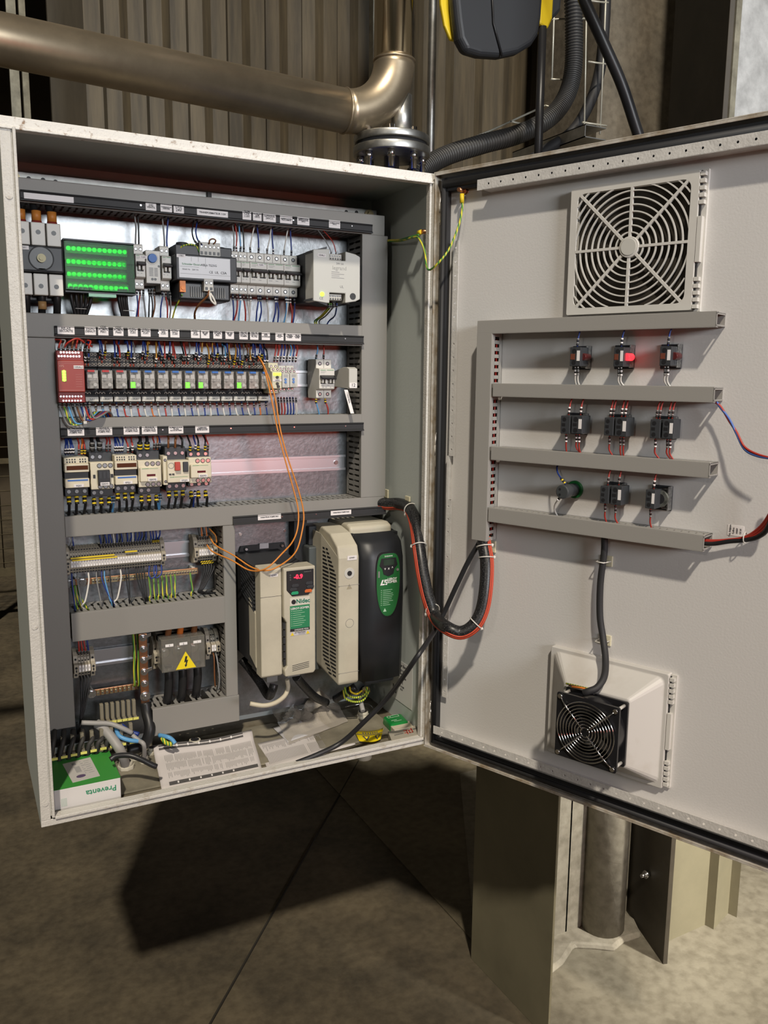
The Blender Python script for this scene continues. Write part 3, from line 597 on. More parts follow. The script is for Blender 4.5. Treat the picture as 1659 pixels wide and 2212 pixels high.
mcb('slim white breaker just right of the transformer, first of the close row of five', x, ZR1, 1, '1PN', group=GB, mod=mod)
mcb('second slim white breaker right of the transformer', x+mod, ZR1, 1, '1PN', group=GB, mod=mod)
mcb('wide white breaker with a name tag, third of the close row of five', x+2*mod, ZR1, 2, '2P', '1Q02', GB, mod)
mcb('wide white breaker, fourth of the close row of five', x+4*mod, ZR1, 2, '2P', None, GB, mod)
mcb('wide white breaker nearest to the grey power supply, last of the close row', x+6*mod, ZR1, 2, '2P', None, GB, mod)
XM = x
xb1 = cx(294, 586, .183); xb2 = cx(351, 592, .183)
mcb('slim white breaker between the green distribution block and the dial thermostat', xb1, ZR1-.001, 1, '1PN', '1Q01', GB)
mcb('slim white breaker between the dial thermostat and the transformer', xb2, ZR1-.001, 1, '1PN', None, GB)
x = cx(690, 818, .183); mcb('wide white breaker standing alone at the right end of the relay row', x, ZR2, 2, '2P', None, None, .0183)
# --- thermostat
t = thing('thermostat', 'small white thermostat with a blue dial between two slim breakers', 'thermostat', (cx(315, 586, .195), YP-.006, ZR1-.001)); w = cx(347, 586, .195)-cx(315, 586, .195)
part(t, 'body', MB().box(0, w-.001, -.060, 0, -.031, .031), white, .001)
part(t, 'dial_ring', MB().cyl(w*.42, -.060, .016, 'y', .0118, -.0012, 0, 28), lgrey); part(t, 'blue_dial', MB().cyl(w*.42, -.0612, .016, 'y', .0088, -.006, 0, 24, .0082), bluep, .0006)
m = MB()
for i in range(6): m.box(w*.2, w*.48, -.0605, -.0598, -.003-i*.0028, -.0018-i*.0028).box(w*.55, w*.78, -.0605, -.0598, -.003-i*.0028, -.0018-i*.0028)
for i in range(9): m.box(.002+i*.003, .0035+i*.003, -.0602, -.05, .0300, .0312).box(.002+i*.003, .0035+i*.003, -.0602, -.05, -.0312, -.0300)
for i in range(9): m.box(w-.0018, w-.0005, -.06, -.04, -.02+i*.005, -.0175+i*.005)
m.cyl(w*.86, -.0602, .002, 'y', .0022, -.0004, 0, 12).cyl(w*.4, -.0602, -.023, 'y', .0026, -.0004, 0, 12).cyl(w*.6, -.0602, -.023, 'y', .0026, -.0004, 0, 12)
part(t, 'vents', m, black)
# --- main disconnect switch
yS = .150; xl, xr = cx(36, 560, yS), cx(137, 560, yS); W_ = xr-xl; z0_ = cz(86, 587, yS); z1_ = cz(86, 531, yS)
zc = (z0_+z1_)/2; hb = (z1_-z0_)/2; t = thing('disconnect_switch', 'dark grey three pole disconnect switch at the top left with white terminal covers', 'switch', (xl, YP, zc))
dpt = YP-yS
part(t, 'body', MB().box(0, W_, -dpt, -.01, -hb, hb), dgrey, .003)
part(t, 'rear_base', MB().box(.002, W_-.002, -dpt+.04, 0, -hb-.048, hb+.046), dgrey, .002)
part(t, 'shaft_ring', MB().torus(W_*.52, -dpt-.0002, .001, 'y', .0205, .0012, 0, 40).cyl(W_*.52, -dpt, .001, 'y', .0195, -.0006, 0, 40), black)
part(t, 'shaft', MB().cyl(W_*.52, -dpt, .001, 'y', .0075, -.006, 0, 20).cyl(W_*.52, -dpt-.006, .001, 'y', .0045, -.002, 0, 6), mat('dull shaft metal', (.30, .27, .17), .5, .4))
part(t, 'small_badge', MB().box(W_*.45, W_*.6, -dpt-.0006, -dpt, -hb+.003, -hb+.006), cream)
p_ = part(t, 'name_tag', MB().box(0, .021, -dpt-.0006, -dpt, hb-.008, hb-.0015), TAGM); txt(p_, '1QG01', .0045, .0105, -dpt-.0006, hb-.0048)
for i in range(3):
    for s_ in (1, -1):
        a = W_*(.01+i*.335); b = a+W_*.305; zz0 = hb+.002 if s_ > 0 else -hb-.040; zz1 = zz0+(.040 if s_ > 0 else .038)
        p_ = part(t, 'terminal_cover', MB().box(a, b, -dpt+.010, -.03, zz0, zz1), white, .0015)
        part(p_, 'access_hole', MB().cyl((a+b)/2, -dpt+.010, (zz0+zz1)/2+s_*.003, 'y', .0042, -.0006, 0, 16), black)
XS, WS, ZS, HS = xl, W_, zc, hb
# --- green covered distribution block
yG = .168; P4 = [c(136, 518, yG), c(288, 528, yG), c(145, 629, yG), c(293, 632, yG)]
xl = (P4[0][0]+P4[2][0])/2; xr = (P4[1][0]+P4[3][0])/2; zt_ = (P4[0][1]+P4[1][1])/2; zb_ = (P4[2][1]+P4[3][1])/2; dpt = YP-yG; Hh = zt_-zb_; W_ = xr-xl
t = thing('distribution_block', 'wide distribution block under a transparent green cover', 'distribution block', (xl, YP, zb_))
m = MB().box(.003, W_-.003, -.02, 0, .004, Hh-.004).box(0, .003, -dpt+.002, 0, 0, Hh).box(W_-.003, W_, -dpt+.002, 0, 0, Hh)
part(t, 'base', m, mgrey)
for r_ in range(4):
    zz = Hh*(.12+.255*r_); y0 = -.045 if r_ in (1, 2) else -.055
    part(t, 'busbar', MB().box(.006, W_-.006, y0, y0+.012, zz-.008, zz+.008), brass)
    m = MB()
    for i in range(12): m.cyl(.011+i*(W_-.022)/11, y0, zz, 'y', .0042, -.004, 0, 10)
    part(t, 'screw_row', m, zinc)
m = MB().box(0, W_, -dpt, -dpt+.0018, 0, Hh).box(0, W_, -dpt, -.055, Hh-.0018, Hh).box(0, W_, -dpt, -.055, 0, .0018).box(0, W_, -dpt-.0006, -dpt, Hh*.30, Hh*.31).box(0, W_, -dpt-.0006, -dpt, Hh*.58, Hh*.59)
part(t, 'green_cover', m, greenglass, .0008)
part(t, 'cover_rim', MB().box(-.001, W_+.001, -dpt+.003, -.05, Hh, Hh+.003).box(-.001, W_+.001, -dpt+.003, -.05, -.003, 0), dgrey)
part(t, 'latch', MB().box(W_*.32, W_*.72, -dpt+.004, -dpt+.03, -.009, -.003), mat('green latch plastic', (.02, .22, .08), .3))
XD0, XD1 = xl, xr; ZDb = zb_
# --- transformer
yT = .162; xl, xr = cx(380, 580, yT), cx(512, 580, yT); zt_ = (cz(380, 549, yT)+cz(512, 549+6, yT))/2; zb_ = (cz(380, 605, yT)+cz(512, 611, yT))/2; W_ = xr-xl; Hh = zt_-zb_; dpt = YP-yT
t = thing('transformer', 'black control transformer with a white rating label left of the breaker row', 'transformer', (xl, YP, zb_))
part(t, 'frame', MB().box(0, W_, -dpt, -.03, 0, Hh), dgrey, .002)
part(t, 'coil', MB().box(.008, W_-.010, -dpt+.014, -.012, -.036, -.001), black, .004)
m = MB()
for i in range(7): m.box(W_*.25+i*.0045, W_*.25+i*.0045+.002, -dpt+.011, -dpt+.015, -.030, -.010)
for i in range(6): m.box(W_*.62+i*.0045, W_*.62+i*.0045+.002, -dpt+.011, -dpt+.015, -.030, -.010)
part(t, 'coil_fins', m, mgrey)
part(t, 'core', MB().box(.004, W_-.004, -dpt+.018, -.002, Hh, Hh+.020).cyl(.022, -.06, Hh+.008, 'z', .012, .018, 0, 16).cyl(W_-.024, -.06, Hh+.006, 'z', .012, .016, 0, 16), dgrey, .002)
part(t, 'foot', MB().box(0, .004, -.02, 0, -.03, Hh+.02).box(W_-.004, W_, -.02, 0, -.03, Hh+.02), dgrey)
lb = part(t, 'rating_label', MB().box(.006, .108 if W_ > .11 else W_-.01, -dpt-.0005, -dpt, .005, Hh-.004), mat('rating label film', (.66, .66, .68), .35))
txt(lb, 'Schneider Electric', .0052, .012, -dpt-.0006, Hh*.62, greenp, align='LEFT'); txt(lb, 'ABL6 TS25G', .0060, .049, -dpt-.0006, Hh*.62, align='LEFT'); txt(lb, '50/60 Hz   250 VA', .0042, .012, -dpt-.0006, Hh*.42, greyink, align='LEFT'); txt(lb, 'CE  UL  CSA', .0066, .065, -dpt-.0006, Hh*.36, align='LEFT')
m = MB().box(.008, .108, -dpt-.0007, -dpt-.0005, Hh*.25, Hh*.26).box(.03, .0305, -dpt-.0007, -dpt-.0005, Hh*.74, Hh*.9).box(.044, .0445, -dpt-.0007, -dpt-.0005, Hh*.74, Hh*.9).box(.058, .0585, -dpt-.0007, -dpt-.0005, Hh*.5, Hh*.9).box(.008, .045, -dpt-.0007, -dpt-.0005, Hh*.52, Hh*.53)
part(lb, 'printed_lines', m, greyink)
def screwblock(root, name, x0, x1, y0, y1, z0, z1, n, m0=lgrey):
    p_ = part(root, name, MB().box(x0, x1, y0, y1, z0, z1), m0, .0008); m = MB()
    for i in range(n):
        xx = x0+(i+.5)*(x1-x0)/n; screwhole(m, xx, y0, z0+(z1-z0)*.66, (x1-x0)/n*.32, 0); m.box(xx-(x1-x0)/n*.3, xx+(x1-x0)/n*.3, y0-.0003, y0, z0+(z1-z0)*.08, z0+(z1-z0)*.32, 1)
    part(p_, 'screws', m, [dgrey, black, zinc]); return p_
a, b = cx(431, 540, .175)-xl, cx(476, 540, .175)-xl; zz = cz(450, 553, .175)-zb_; screwblock(t, 'terminal_strip', a, b, -.083, -.05, zz, zz+.026, 5)
a, b = cx(441, 618, .160)-xl, cx(461, 618, .160)-xl; zz = cz(450, 629, .160)-zb_; screwblock(t, 'terminal_strip', a, b, -.098, -.07, zz, zz+.024, 2)
p_ = part(t, 'name_tag', MB().box(.002, .019, -dpt-.0006, -dpt, Hh-.007, Hh-.001), TAGM); txt(p_, '1TR1', .0044, .0105, -dpt-.0008, Hh-.004)
zz = -.030; part(t, 'orange_link', MB().box(.008, .019, -dpt+.004, -dpt+.012, -.022, -.001).cyl(.0135, -dpt+.004, -.014, 'y', .004, -.002, 0, 12), orange)
# --- power supply
yU = .115; xl, xr = cx(677, 590, yU), cx(778, 597, yU); zt_ = cz(700, 536, yU); zb_ = cz(715, 656, yU); W_ = xr-xl; Hh = zt_-zb_; dpt = YP-yU
t = thing('power_supply', 'light grey power supply with a green lamp at the right end of the top row', 'power supply', (xl, YP, zb_))
pr = [(0, .004), (0, Hh-.004), (W_*.28, Hh-.001), (W_*.34, Hh-.001), (W_*.34, Hh-.022), (W_*.68, Hh-.022), (W_*.68, Hh-.003), (W_*.90, Hh-.007), (W_, Hh-.012), (W_, .012), (W_*.9, .007), (W_*.68, .003), (W_*.68, .022), (W_*.34, .022), (W_*.34, .001), (W_*.28, .001)]
part(t, 'front_shell', MB().prism(pr, 'y', -dpt, -dpt+.045), mat('psu shell plastic', (.50, .50, .47), .35), .0015)
part(t, 'rear_housing', MB().box(.002, W_-.002, -dpt+.046, 0, .004, Hh-.004), dgrey, .002)
part(t, 'top_guard', MB().prism([(-.002, Hh-.006), (W_*.3, Hh+.004), (W_*.3, Hh), (0, Hh-.010)], 'y', -dpt+.004, -dpt+.05).prism([(-.002, .006), (W_*.3, -.004), (W_*.3, 0), (0, .010)], 'y', -dpt+.004, -dpt+.05), dgrey)
screwblock(t, 'terminal_strip', W_*.36, W_*.62, -dpt+.006, -dpt+.03, Hh-.021, Hh-.009, 5); screwblock(t, 'terminal_strip', W_*.36, W_*.62, -dpt+.006, -dpt+.03, .008, .020, 5)
txt(t, 'legrand', .011, W_*.55, -dpt, Hh*.66, mat('embossed grey', (.36, .36, .34), .4)); txt(t, '24V 5A', .0055, W_*.56, -dpt, Hh*.74, greyink); txt(t, 'CE', .007, W_*.16, -dpt, Hh*.09, greyink); txt(t, 'UL', .007, W_*.6, -dpt, Hh*.32, greyink)
m = MB()
for i in range(4): m.box(W_*.38, W_*(.55+.1*(i % 2)), -dpt-.0003, -dpt, Hh*(.58-.035*i), Hh*(.588-.035*i))
part(t, 'printing', m, greyink)
part(t, 'lamp', MB().cyl(W_*.18, -dpt, Hh*.165, 'y', .0045, -.0015, 0, 20), yelled, label='lit green lamp'); part(t, 'adjuster', MB().cyl(W_*.84, -dpt, Hh*.155, 'y', .0068, -.0006, 0, 24), black)
p_ = part(t, 'name_tag', MB().box(W_*.09, W_*.26, -dpt-.0006, -dpt, Hh*.84, Hh*.895), TAGM); txt(p_, '1DAL1', .0050, W_*.175, -dpt-.0008, Hh*.868)
XU, WU, ZU0, ZU1 = xl, W_, zb_, zt_
# --- red safety relay
yR = .146; xl, xr = cx(125, 815, yR), cx(183, 815, yR); zt_ = cz(150, 756, yR); zb_ = cz(155, 872, yR); W_ = xr-xl; Hh = zt_-zb_; dpt = YP-yR
t = thing('safety_relay', 'tall red safety relay with four lit green lamps left of the relay row', 'safety relay', (xl, YP, zb_)); RX, RZ0, RZ1 = xl, zb_, zt_
part(t, 'housing', MB().prism([(0, 0), (-.075, 0), (-.078, Hh*.16), (-dpt, Hh*.22), (-dpt, Hh*.80), (-.078, Hh*.86), (-.075, Hh), (0, Hh)], 'x', 0, W_), redp, .0012)
for q0, q1 in ((.02, .22), (.80, .98)): part(t, 'terminal_step', MB().box(.0, W_, -dpt+.006, -.05, Hh*q0, Hh*q1), mat('dark red plastic', (.22, .02, .018), .5), .001)
m = MB()
for zz_, k_ in ((.955, 7), (.885, 8), (.135, 8), (.055, 7)):
    for i in range(k_): m.cyl(.004+(8-k_)*.004+i*(W_-.008)/7.6, -dpt+.006, Hh*zz_, 'y', .0019, -.0008, 0, 8)
part(t, 'terminal_screws', m, zinc)
part(t, 'lamp_column', MB().box(W_*.15, W_*.31, -dpt-.0008, -dpt, Hh*.42, Hh*.62), mat('lamp window', (.1, .3, .02), .3, emit=(.25, .9, .03), es=.6))
for i in range(4): part(t, 'lamp', MB().cyl(W_*.23, -dpt-.0008, Hh*(.445+.05*i), 'y', .0030, -.0012, 0, 14), yelled, label='lit yellow green lamp')
p_ = part(t, 'name_tag', MB().box(W_*.60, W_*.97, -dpt-.0008, -dpt, Hh*.655, Hh*.715), TAGM); txt(p_, '1XKAU1', .0046, W_*.785, -dpt-.001, Hh*.685)
txt(t, 'XPS', .0055, W_*.15, -dpt, Hh*.70, mat('pale red ink', (.6, .3, .26), .6))
m = MB().box(W_*.05, W_*.95, -dpt-.0004, -dpt, Hh*.785, Hh*.79).box(W_*.05, W_*.9, -dpt-.0004, -dpt, Hh*.75, Hh*.753).box(W_*.05, W_*.95, -dpt-.0004, -dpt, Hh*.25, Hh*.255)
for i in range(6): m.box(W_*.66, W_*.9, -dpt-.0004, -dpt, Hh*(.32+i*.045), Hh*(.323+i*.045))
part(t, 'printing', m, mat('pale red ink', (.6, .3, .26), .6))
# --- plug in relays
yB = .196; W_ = .0267
def relay_proto():
    t = thing('plug_in_relay', 'x', 'relay', (0, 0, 0), 'plug in relays in the relay row'); dp = YP-yB
    part(t, 'socket', MB().prism([(0, -.046), (-dp+.008, -.046), (-dp+.006, -.030), (-dp+.012, -.022), (-dp+.012, .022), (-dp+.003, .0245), (-dp+.007, .053), (0, .053)], 'x', 0, W_-.0006), blackm, .0006)
    m = MB()
    for zz, y_, n_ in ((.0485, -dp+.0062, 4), (.0390, -dp+.0048, 4), (.0295, -dp+.0036, 4), (-.0262, -dp+.0090, 3)):
        for i in range(n_):
            if zz < 0 and i == 1: xx = W_*.36
            else: xx = W_*(.13+i*(.74/(n_-1)))
            m.torus(xx, y_-.0004, zz, 'y', .0024, .0006, 0, 10, 4)
    part(t, 'terminal_rings', m, mat('worn brass screw ring', (.50, .44, .38), .4, .4))
    part(t, 'tag_holder', MB().box(.001, W_-.0015, -dp-.001, -dp+.008, -.0415, -.0325), lgrey, .0006)
    return t
def relay_at(label, x, z, tab, lit, name):
    t = dup(RP, (x, YP, z), ID, label, 'plug in relays in the relay row'); dp = YP-yB
    cb = part(t, 'relay_cube', MB().box(.0028, W_-.003, -dp-.018, -dp+.008, -.0165, .0185), relayc, .0008)
    m = MB().box(.0030, W_-.0032, -dp-.0186, -dp-.018, -.0005, .0002).cyl(W_*.66, -dp-.0182, -.009, 'y', .0035, -.0004, 0, 12).box(.004, .012, -dp-.0184, -dp-.018, .004, .010).box(W_*.55, W_*.82, -dp-.0184, -dp-.018, .003, .012)
    part(cb, 'printing', m, mat('pale housing detail', (.42, .40, .38), .4))
    part(t, 'coloured_tab', MB().box(.004, W_*.62, -dp-.0215, -dp-.017, .0150, .0188), bluep if tab == 'blue' else mat('red tab', (.45, .03, .03), .5), label=tab+' test tab')
    if lit: part(t, 'lamp', MB().box(.0034, W_*.46, -dp-.0192, -dp-.017, -.0150, -.0035), greenled, .001, label='lit green lamp')
    txt(t, name, .0050, W_*.5, -dp-.001, -.037)
    return t
RP = relay_proto(); e_ = [184, 208, 239.5, 271, 301, 331, 361, 390, 419, 447, 475, 502.6, 529.6, 556.6, 582.6]
ZB_ = cz(300, 862, yB)+.037
ordn = ['first', 'second', 'third', 'fourth', 'fifth', 'sixth', 'seventh', 'eighth', 'ninth', 'tenth', 'eleventh', 'twelfth', 'thirteenth', 'fourteenth']
nm = ['KA1', '10KA1', '10KA2', '1XKA1', '1XKA2', '1XKA3', '1XKA4', '1XKA5', '10KL1', '10KL2', '10KL3', '10KL4', '10KA5', '10KR1']
RELX = []
x14 = cx(582.6, 860, yB)
for i in range(14):
    x = x14-(14-i)*W_; RELX.append(x); lit = i in (3, 7, 8, 11); tab = 'red' if i < 3 else 'blue'
    relay_at(f'black plug in relay, {tab} tab, {"lit green" if lit else "dark"} lamp, {ordn[i]} from the red safety relay', x, ZB_, tab, lit, nm[i])
for o in list(RP.children): bpy.data.objects.remove(o)
bpy.data.objects.remove(RP)
# --- timers and last pieces of the relay row
def timer(label, l, r, tp, bt, y, lit=False, knobs='blue', tagv=False):
    x0, x1 = cx(l, (tp+bt)/2, y), cx(r, (tp+bt)/2, y); z0, z1 = cz((l+r)/2, bt, y), cz((l+r)/2, tp, y); w = x1-x0; h_ = z1-z0; dp = YP-y
    t = thing('timer_relay', label, 'timer relay', (x0, YP, z0), 'light grey timer relays')
    part(t, 'body', MB().prism([(0, -.004), (-dp+.022, -.004), (-dp+.022, h_*.08), (-dp, h_*.12), (-dp, h_*.76), (-dp+.010, h_*.80), (-dp+.010, h_*.92), (-dp+.022, h_*.94), (-dp+.022, h_+.006), (0, h_+.006)], 'x', 0, w-.0006), lgrey if not lit else mat('ivory plastic', (.58, .55, .40), .4), .0008)
    m = MB()
    for zz_, yy in ((h_*.98, -dp+.022), (h_*.86, -dp+.010), (h_*.03, -dp+.022)):
        for i in range(2): screwhole(m, w*(.27+.46*i), yy, zz_, .0026, 0)
    part(t, 'terminal_screws', m, [dgrey, dgrey, zinc])
    if lit:
        part(t, 'lamp', MB().box(w*.1, w*.9, -dp-.001, -dp, h_*.62, h_*.73), yelled, label='lit yellow green lamp')
        for zz_, xx in ((.56, .5), (.31, .5), (.2, .6)): part(t, 'knob', MB().cyl(w*xx, -dp, h_*zz_, 'y', .0030, -.003, 0, 14), black)
        p_ = part(t, 'name_tag', MB().box(w*.05, w*.95, -dp-.0012, -dp, h_*.40, h_*.48), TAGM); txt(p_, '1XKA1', .004, w*.5, -dp-.0014, h_*.44)
    else:
        for zz_ in (.50, .37): part(t, 'knob', MB().cyl(w*.42, -dp, h_*zz_, 'y', .0026, -.002, 0, 14), mat('pale blue knob', (.08, .2, .5), .4))
        m = MB()
        for i in range(7): m.box(w*.2, w*.75, -dp-.0003, -dp, h_*(.60+.02*i), h_*(.604+.02*i))
        for i in range(4): m.box(w*.2, w*.75, -dp-.0003, -dp, h_*(.16+.03*i), h_*(.164+.03*i))
        part(t, 'printing', m, greyink)
    return t
timer('ivory timer relay with lit yellow green window after the plug in relays', 588, 609, 790, 846, .150, True)
timer('light grey timer relay with two blue knobs, next to the ivory one', 609.6, 626, 796, 843, .158)
timer('light grey timer relay with two blue knobs, furthest right of the three', 626.5, 643.5, 796, 842, .158)
yQ = .158; x0, x1 = cx(754, 818, yQ), cx(772, 818, yQ); z0, z1 = cz(763, 840, yQ), cz(760, 793, yQ); w = x1-x0; h_ = z1-z0; dp = YP-yQ
t = thing('slim_relay_module', 'slim beige module marked 12 with a hanging white tag, far right of the relay row', 'relay module', (x0, YP, z0))
part(t, 'body', MB().prism([(0, .004), (-dp+.006, 0), (-dp, .004), (-dp, h_*.92), (-dp+.012, h_), (-dp+.03, h_), (0, h_-.012)], 'x', 0, w), lgrey, .001)
p_ = part(t, 'number_tag', MB().box(w*.05, w*.95, -dp-.0006, -dp, h_*.04, h_*.28), paper); txt(p_, '12', .010, w*.5, -dp-.0008, h_*.17)
q0 = Vector((.0 - .004, -dp+.008, -.002)); q1 = Vector((c(760, 893, yQ)[0]-x0, -dp-.002, c(760, 893, yQ)[1]-z0)); dv = (q1-q0); wv_ = .0042
m = MB(); m.add([(q0.x-wv_, q0.y, q0.z), (q0.x+wv_, q0.y, q0.z), (q1.x+wv_, q1.y, q1.z), (q1.x-wv_, q1.y, q1.z), (q0.x-wv_, q0.y-.0006, q0.z), (q0.x+wv_, q0.y-.0006, q0.z), (q1.x+wv_, q1.y-.0006, q1.z), (q1.x-wv_, q1.y-.0006, q1.z)], [(0, 1, 2, 3), (4, 5, 6, 7), (0, 1, 5, 4), (1, 2, 6, 5), (2, 3, 7, 6), (3, 0, 4, 7)])
o_ = part(t, 'hanging_tag', m, paper); tt = txt(o_, 'CONTROL RELAY', .0052, (q0.x+q1.x)/2, (q0.y+q1.y)/2-.001, (q0.z+q1.z)/2, rot=math.radians(77))
# --- contactor row
CR = {}
def base(label, name, cat, l, r, tp, bt, y, fr_=cream):
    x0, x1 = cx(l, (tp+bt)/2, y), cx(r, (tp+bt)/2, y); z0, z1 = cz((l+r)/2, bt, y), cz((l+r)/2, tp, y)
    t = thing(name, label, cat, (x0, YP, z0)); return t, x1-x0, z1-z0, YP-y
def darkends(t, w, h_, dp, top, bot, nt_=3, nb_=3, wt=None, zin=zinc):
    if top: 
        m = MB().box(.001, w-.001, -dp+.024, 0, h_*.5, h_+top); part(t, 'upper_terminals', m, dgrey, .0012); m = MB()
        for i in range(nt_): m.cyl(w*(.18+.64*i/max(1, nt_-1) if nt_ == 3 else .16+.30*i), -dp+.024, h_+top*.5, 'y', .0048, -.0006, 0, 14); m.cyl(w*(.18+.64*i/max(1, nt_-1) if nt_ == 3 else .16+.30*i), -dp+.0234, h_+top*.5, 'y', .0034, -.002, 1, 10)
        part(t, 'upper_screws', m, [black, zinc])
    if bot:
        m = MB().box(.001, w-.001, -dp+.024, 0, -bot, h_*.5); part(t, 'lower_terminals', m, dgrey, .0012); m = MB()
        for i in range(nb_): m.cyl(w*(.18+.64*i/max(1, nb_-1) if nb_ == 3 else .16+.30*i), -dp+.024, -bot*.5, 'y', .0052, -.0006, 0, 14); m.cyl(w*(.18+.64*i/max(1, nb_-1) if nb_ == 3 else .16+.30*i), -dp+.0234, -bot*.5, 'y', .0036, -.002, 1, 10)
        part(t, 'lower_screws', m, [black, zinc])
def overload(label, l, r, tp, bt, tagtxt):
    t, w, h_, dp = base(label, 'soft_start_relay', 'contactor', l, r, tp, bt, .158)
    t.name = 'contactor_with_timer'
    part(t, 'body', MB().box(0, w-.001, -dp+.002, -.02, 0, h_*.30).box(0, w-.001, -dp, -.02, h_*.52, h_*.80).box(0, w-.001, -dp+.004, -.02, h_*.80, h_), cream, .0012)
    part(t, 'recess_band', MB().box(.0005, w-.0015, -dp+.010, -.02, h_*.30, h_*.52), black)
    part(t, 'window', MB().box(w*.08, w*.94, -dp-.0006, -dp, h_*.60, h_*.74), mat('dark amber window', (.09, .03, .015), .15, coat=.5))
    part(t, 'blue_stripe', MB().box(w*.10, w*.92, -dp+.0014, -dp+.002, h_*.225, h_*.275), mat('printed blue', (.04, .14, .45), .5))
    m = MB()
    for i in range(8):
        if i == 4: continue
        m.box(w*(.09+.105*i), w*(.15+.105*i), -dp+.0034, -dp+.004, h_*.835, h_*.885).box(w*(.09+.105*i), w*(.14+.105*i), -dp+.0034, -dp+.004, h_*.92, h_*.965)
    part(t, 'clamp_openings', m, black)
    p_ = part(t, 'name_tag', MB().box(w*.34, w*.74, -dp+.0012, -dp+.002, h_*.02, h_*.12), TAGM); txt(p_, tagtxt, .0044, w*.54, -dp+.001, h_*.07)
    darkends(t, w, h_, dp, 0, .019); return t, w, h_, dp
def cont(label, l, r, tp, bt, face, tagtxt, top=.018, bot=.016, nt_=2):
    t, w, h_, dp = base(label, 'contactor', 'contactor', l, r, tp, bt, .162)
    part(t, 'body', MB().box(0, w-.001, -dp+.008, -.01, 0, h_), cream, .0015)
    if face == 'open':
        part(t, 'armature_window', MB().box(w*.28, w*.78, -dp-.002, -dp+.008, h_*.18, h_*.72), black, .001); part(t, 'side_slot', MB().box(w*.10, w*.20, -dp+.007, -dp+.008, h_*.42, h_*.55).box(w*.84, w*.95, -dp+.007, -dp+.008, h_*.42, h_*.55), black)
        m = MB()
        for i in range(3): m.box(w*(.33+.16*i), w*(.42+.16*i), -dp-.003, -dp-.002, h_*.42, h_*.66)
        part(t, 'armature', m, dgrey); zf = h_*.22
    else:
        part(t, 'front_block', MB().box(w*.05, w*.94, -dp, -dp+.009, h_*.22, h_*.74), cream, .0015)
        part(t, 'window', MB().box(w*.32, w*.68, -dp-.0005, -dp, h_*.42, h_*.50), mat('dark red window', (.10, .015, .02), .2)); part(t, 'printed_strip', MB().box(w*.12, w*.42, -dp-.0004, -dp, h_*.70, h_*.715).box(w*.44, w*.80, -dp-.0004, -dp, h_*.70, h_*.71), greenp)
        zf = h_*.30
    p_ = part(t, 'name_tag', MB().box(w*.36, w*.74, -dp-.0030, -dp-.0002, zf-h_*.06, zf+h_*.06), TAGM); txt(p_, tagtxt, .0046, w*.55, -dp-.0032, zf)
    m = MB()
    for i in range(3):
        for zz_ in (.87, .10): m.torus(w*(.38+.23*i), -dp+.0076, h_*zz_, 'y', .0042, .0005, 0, 14, 4); m.cyl(w*(.38+.23*i), -dp+.008, h_*zz_, 'y', .0034, -.001, 1, 10)
    part(t, 'coil_screws', m, [dgrey, zinc]); darkends(t, w, h_, dp, top, bot, nt_, nt_); return t, w, h_, dp
C1 = overload('cream contactor with amber window at the left end of the contactor row', 140, 194, 989, 1054, '0Q01')
C2 = cont('cream contactor with an open black armature window, second from left', 197, 249, 999, 1058, 'open', '02KM1')
C3 = overload('cream contactor with amber window, third from left in the contactor row', 249, 298, 984, 1047, '07Q1')
C4 = cont('cream contactor with a closed front and red window, fourth from left', 300.5, 352, 995, 1053, 'closed', '02KM2')
C6 = cont('cream contactor at the right end of the contactor row beside the bare rail', 410, 460, 989, 1044, 'closed', '02KM3', .012, .008, 3)
t, w, h_, dp = base('cream motor breaker with a red stop button and a black start button', 'motor_breaker', 'motor breaker', 362, 409, 995, 1042, .156)
C5 = (t, w, h_, dp)
part(t, 'body', MB().box(0, w, -dp, -.02, 0, h_), cream, .0012); part(t, 'rotary_scale', MB().torus(w*.17, -dp-.0002, h_*.78, 'y', .0055, .0005, 0, 20, 4), greyink)
part(t, 'stop_button', MB().box(w*.32, w*.56, -dp-.007, -dp, h_*.56, h_*.95), mat('red button', (.45, .05, .03), .4), .001, label='red stop button'); part(t, 'start_button', MB().box(w*.70, w*.94, -dp-.004, -dp, h_*.48, h_*.94), dgrey, .001, label='dark start button')
part(t, 'printed_strip', MB().box(w*.1, w*.3, -dp-.0004, -dp, h_*.24, h_*.26).box(w*.32, w*.92, -dp-.0004, -dp, h_*.25, h_*.262), greenp)
part(t, 'selector', MB().box(w*.06, w*.16, -dp-.002, -dp, h_*.36, h_*.42).box(w*.2, w*.3, -dp-.002, -dp, h_*.36, h_*.42), black)
p_ = part(t, 'name_tag', MB().box(w*.56, w*.98, -dp-.0006, -dp, h_*.02, h_*.14), TAGM); txt(p_, '07QF1', .0045, w*.77, -dp-.0008, h_*.08)
darkends(t, w, h_, dp, .026, .020)
t = thing('auxiliary_contact', 'narrow cream auxiliary contact clipped left of the motor breaker', 'auxiliary contact', (cx(353, 1025, .165), YP, cz(355, 1048, .165))); part(t, 'body', MB().box(0, .0085, -.093, 0, 0, .058), cream, .001)
m = MB()
for zz_ in (.007, .05): screwhole(m, .0042, -.093, zz_, .003, 0)
part(t, 'screws', m, [dgrey, dgrey, zinc])
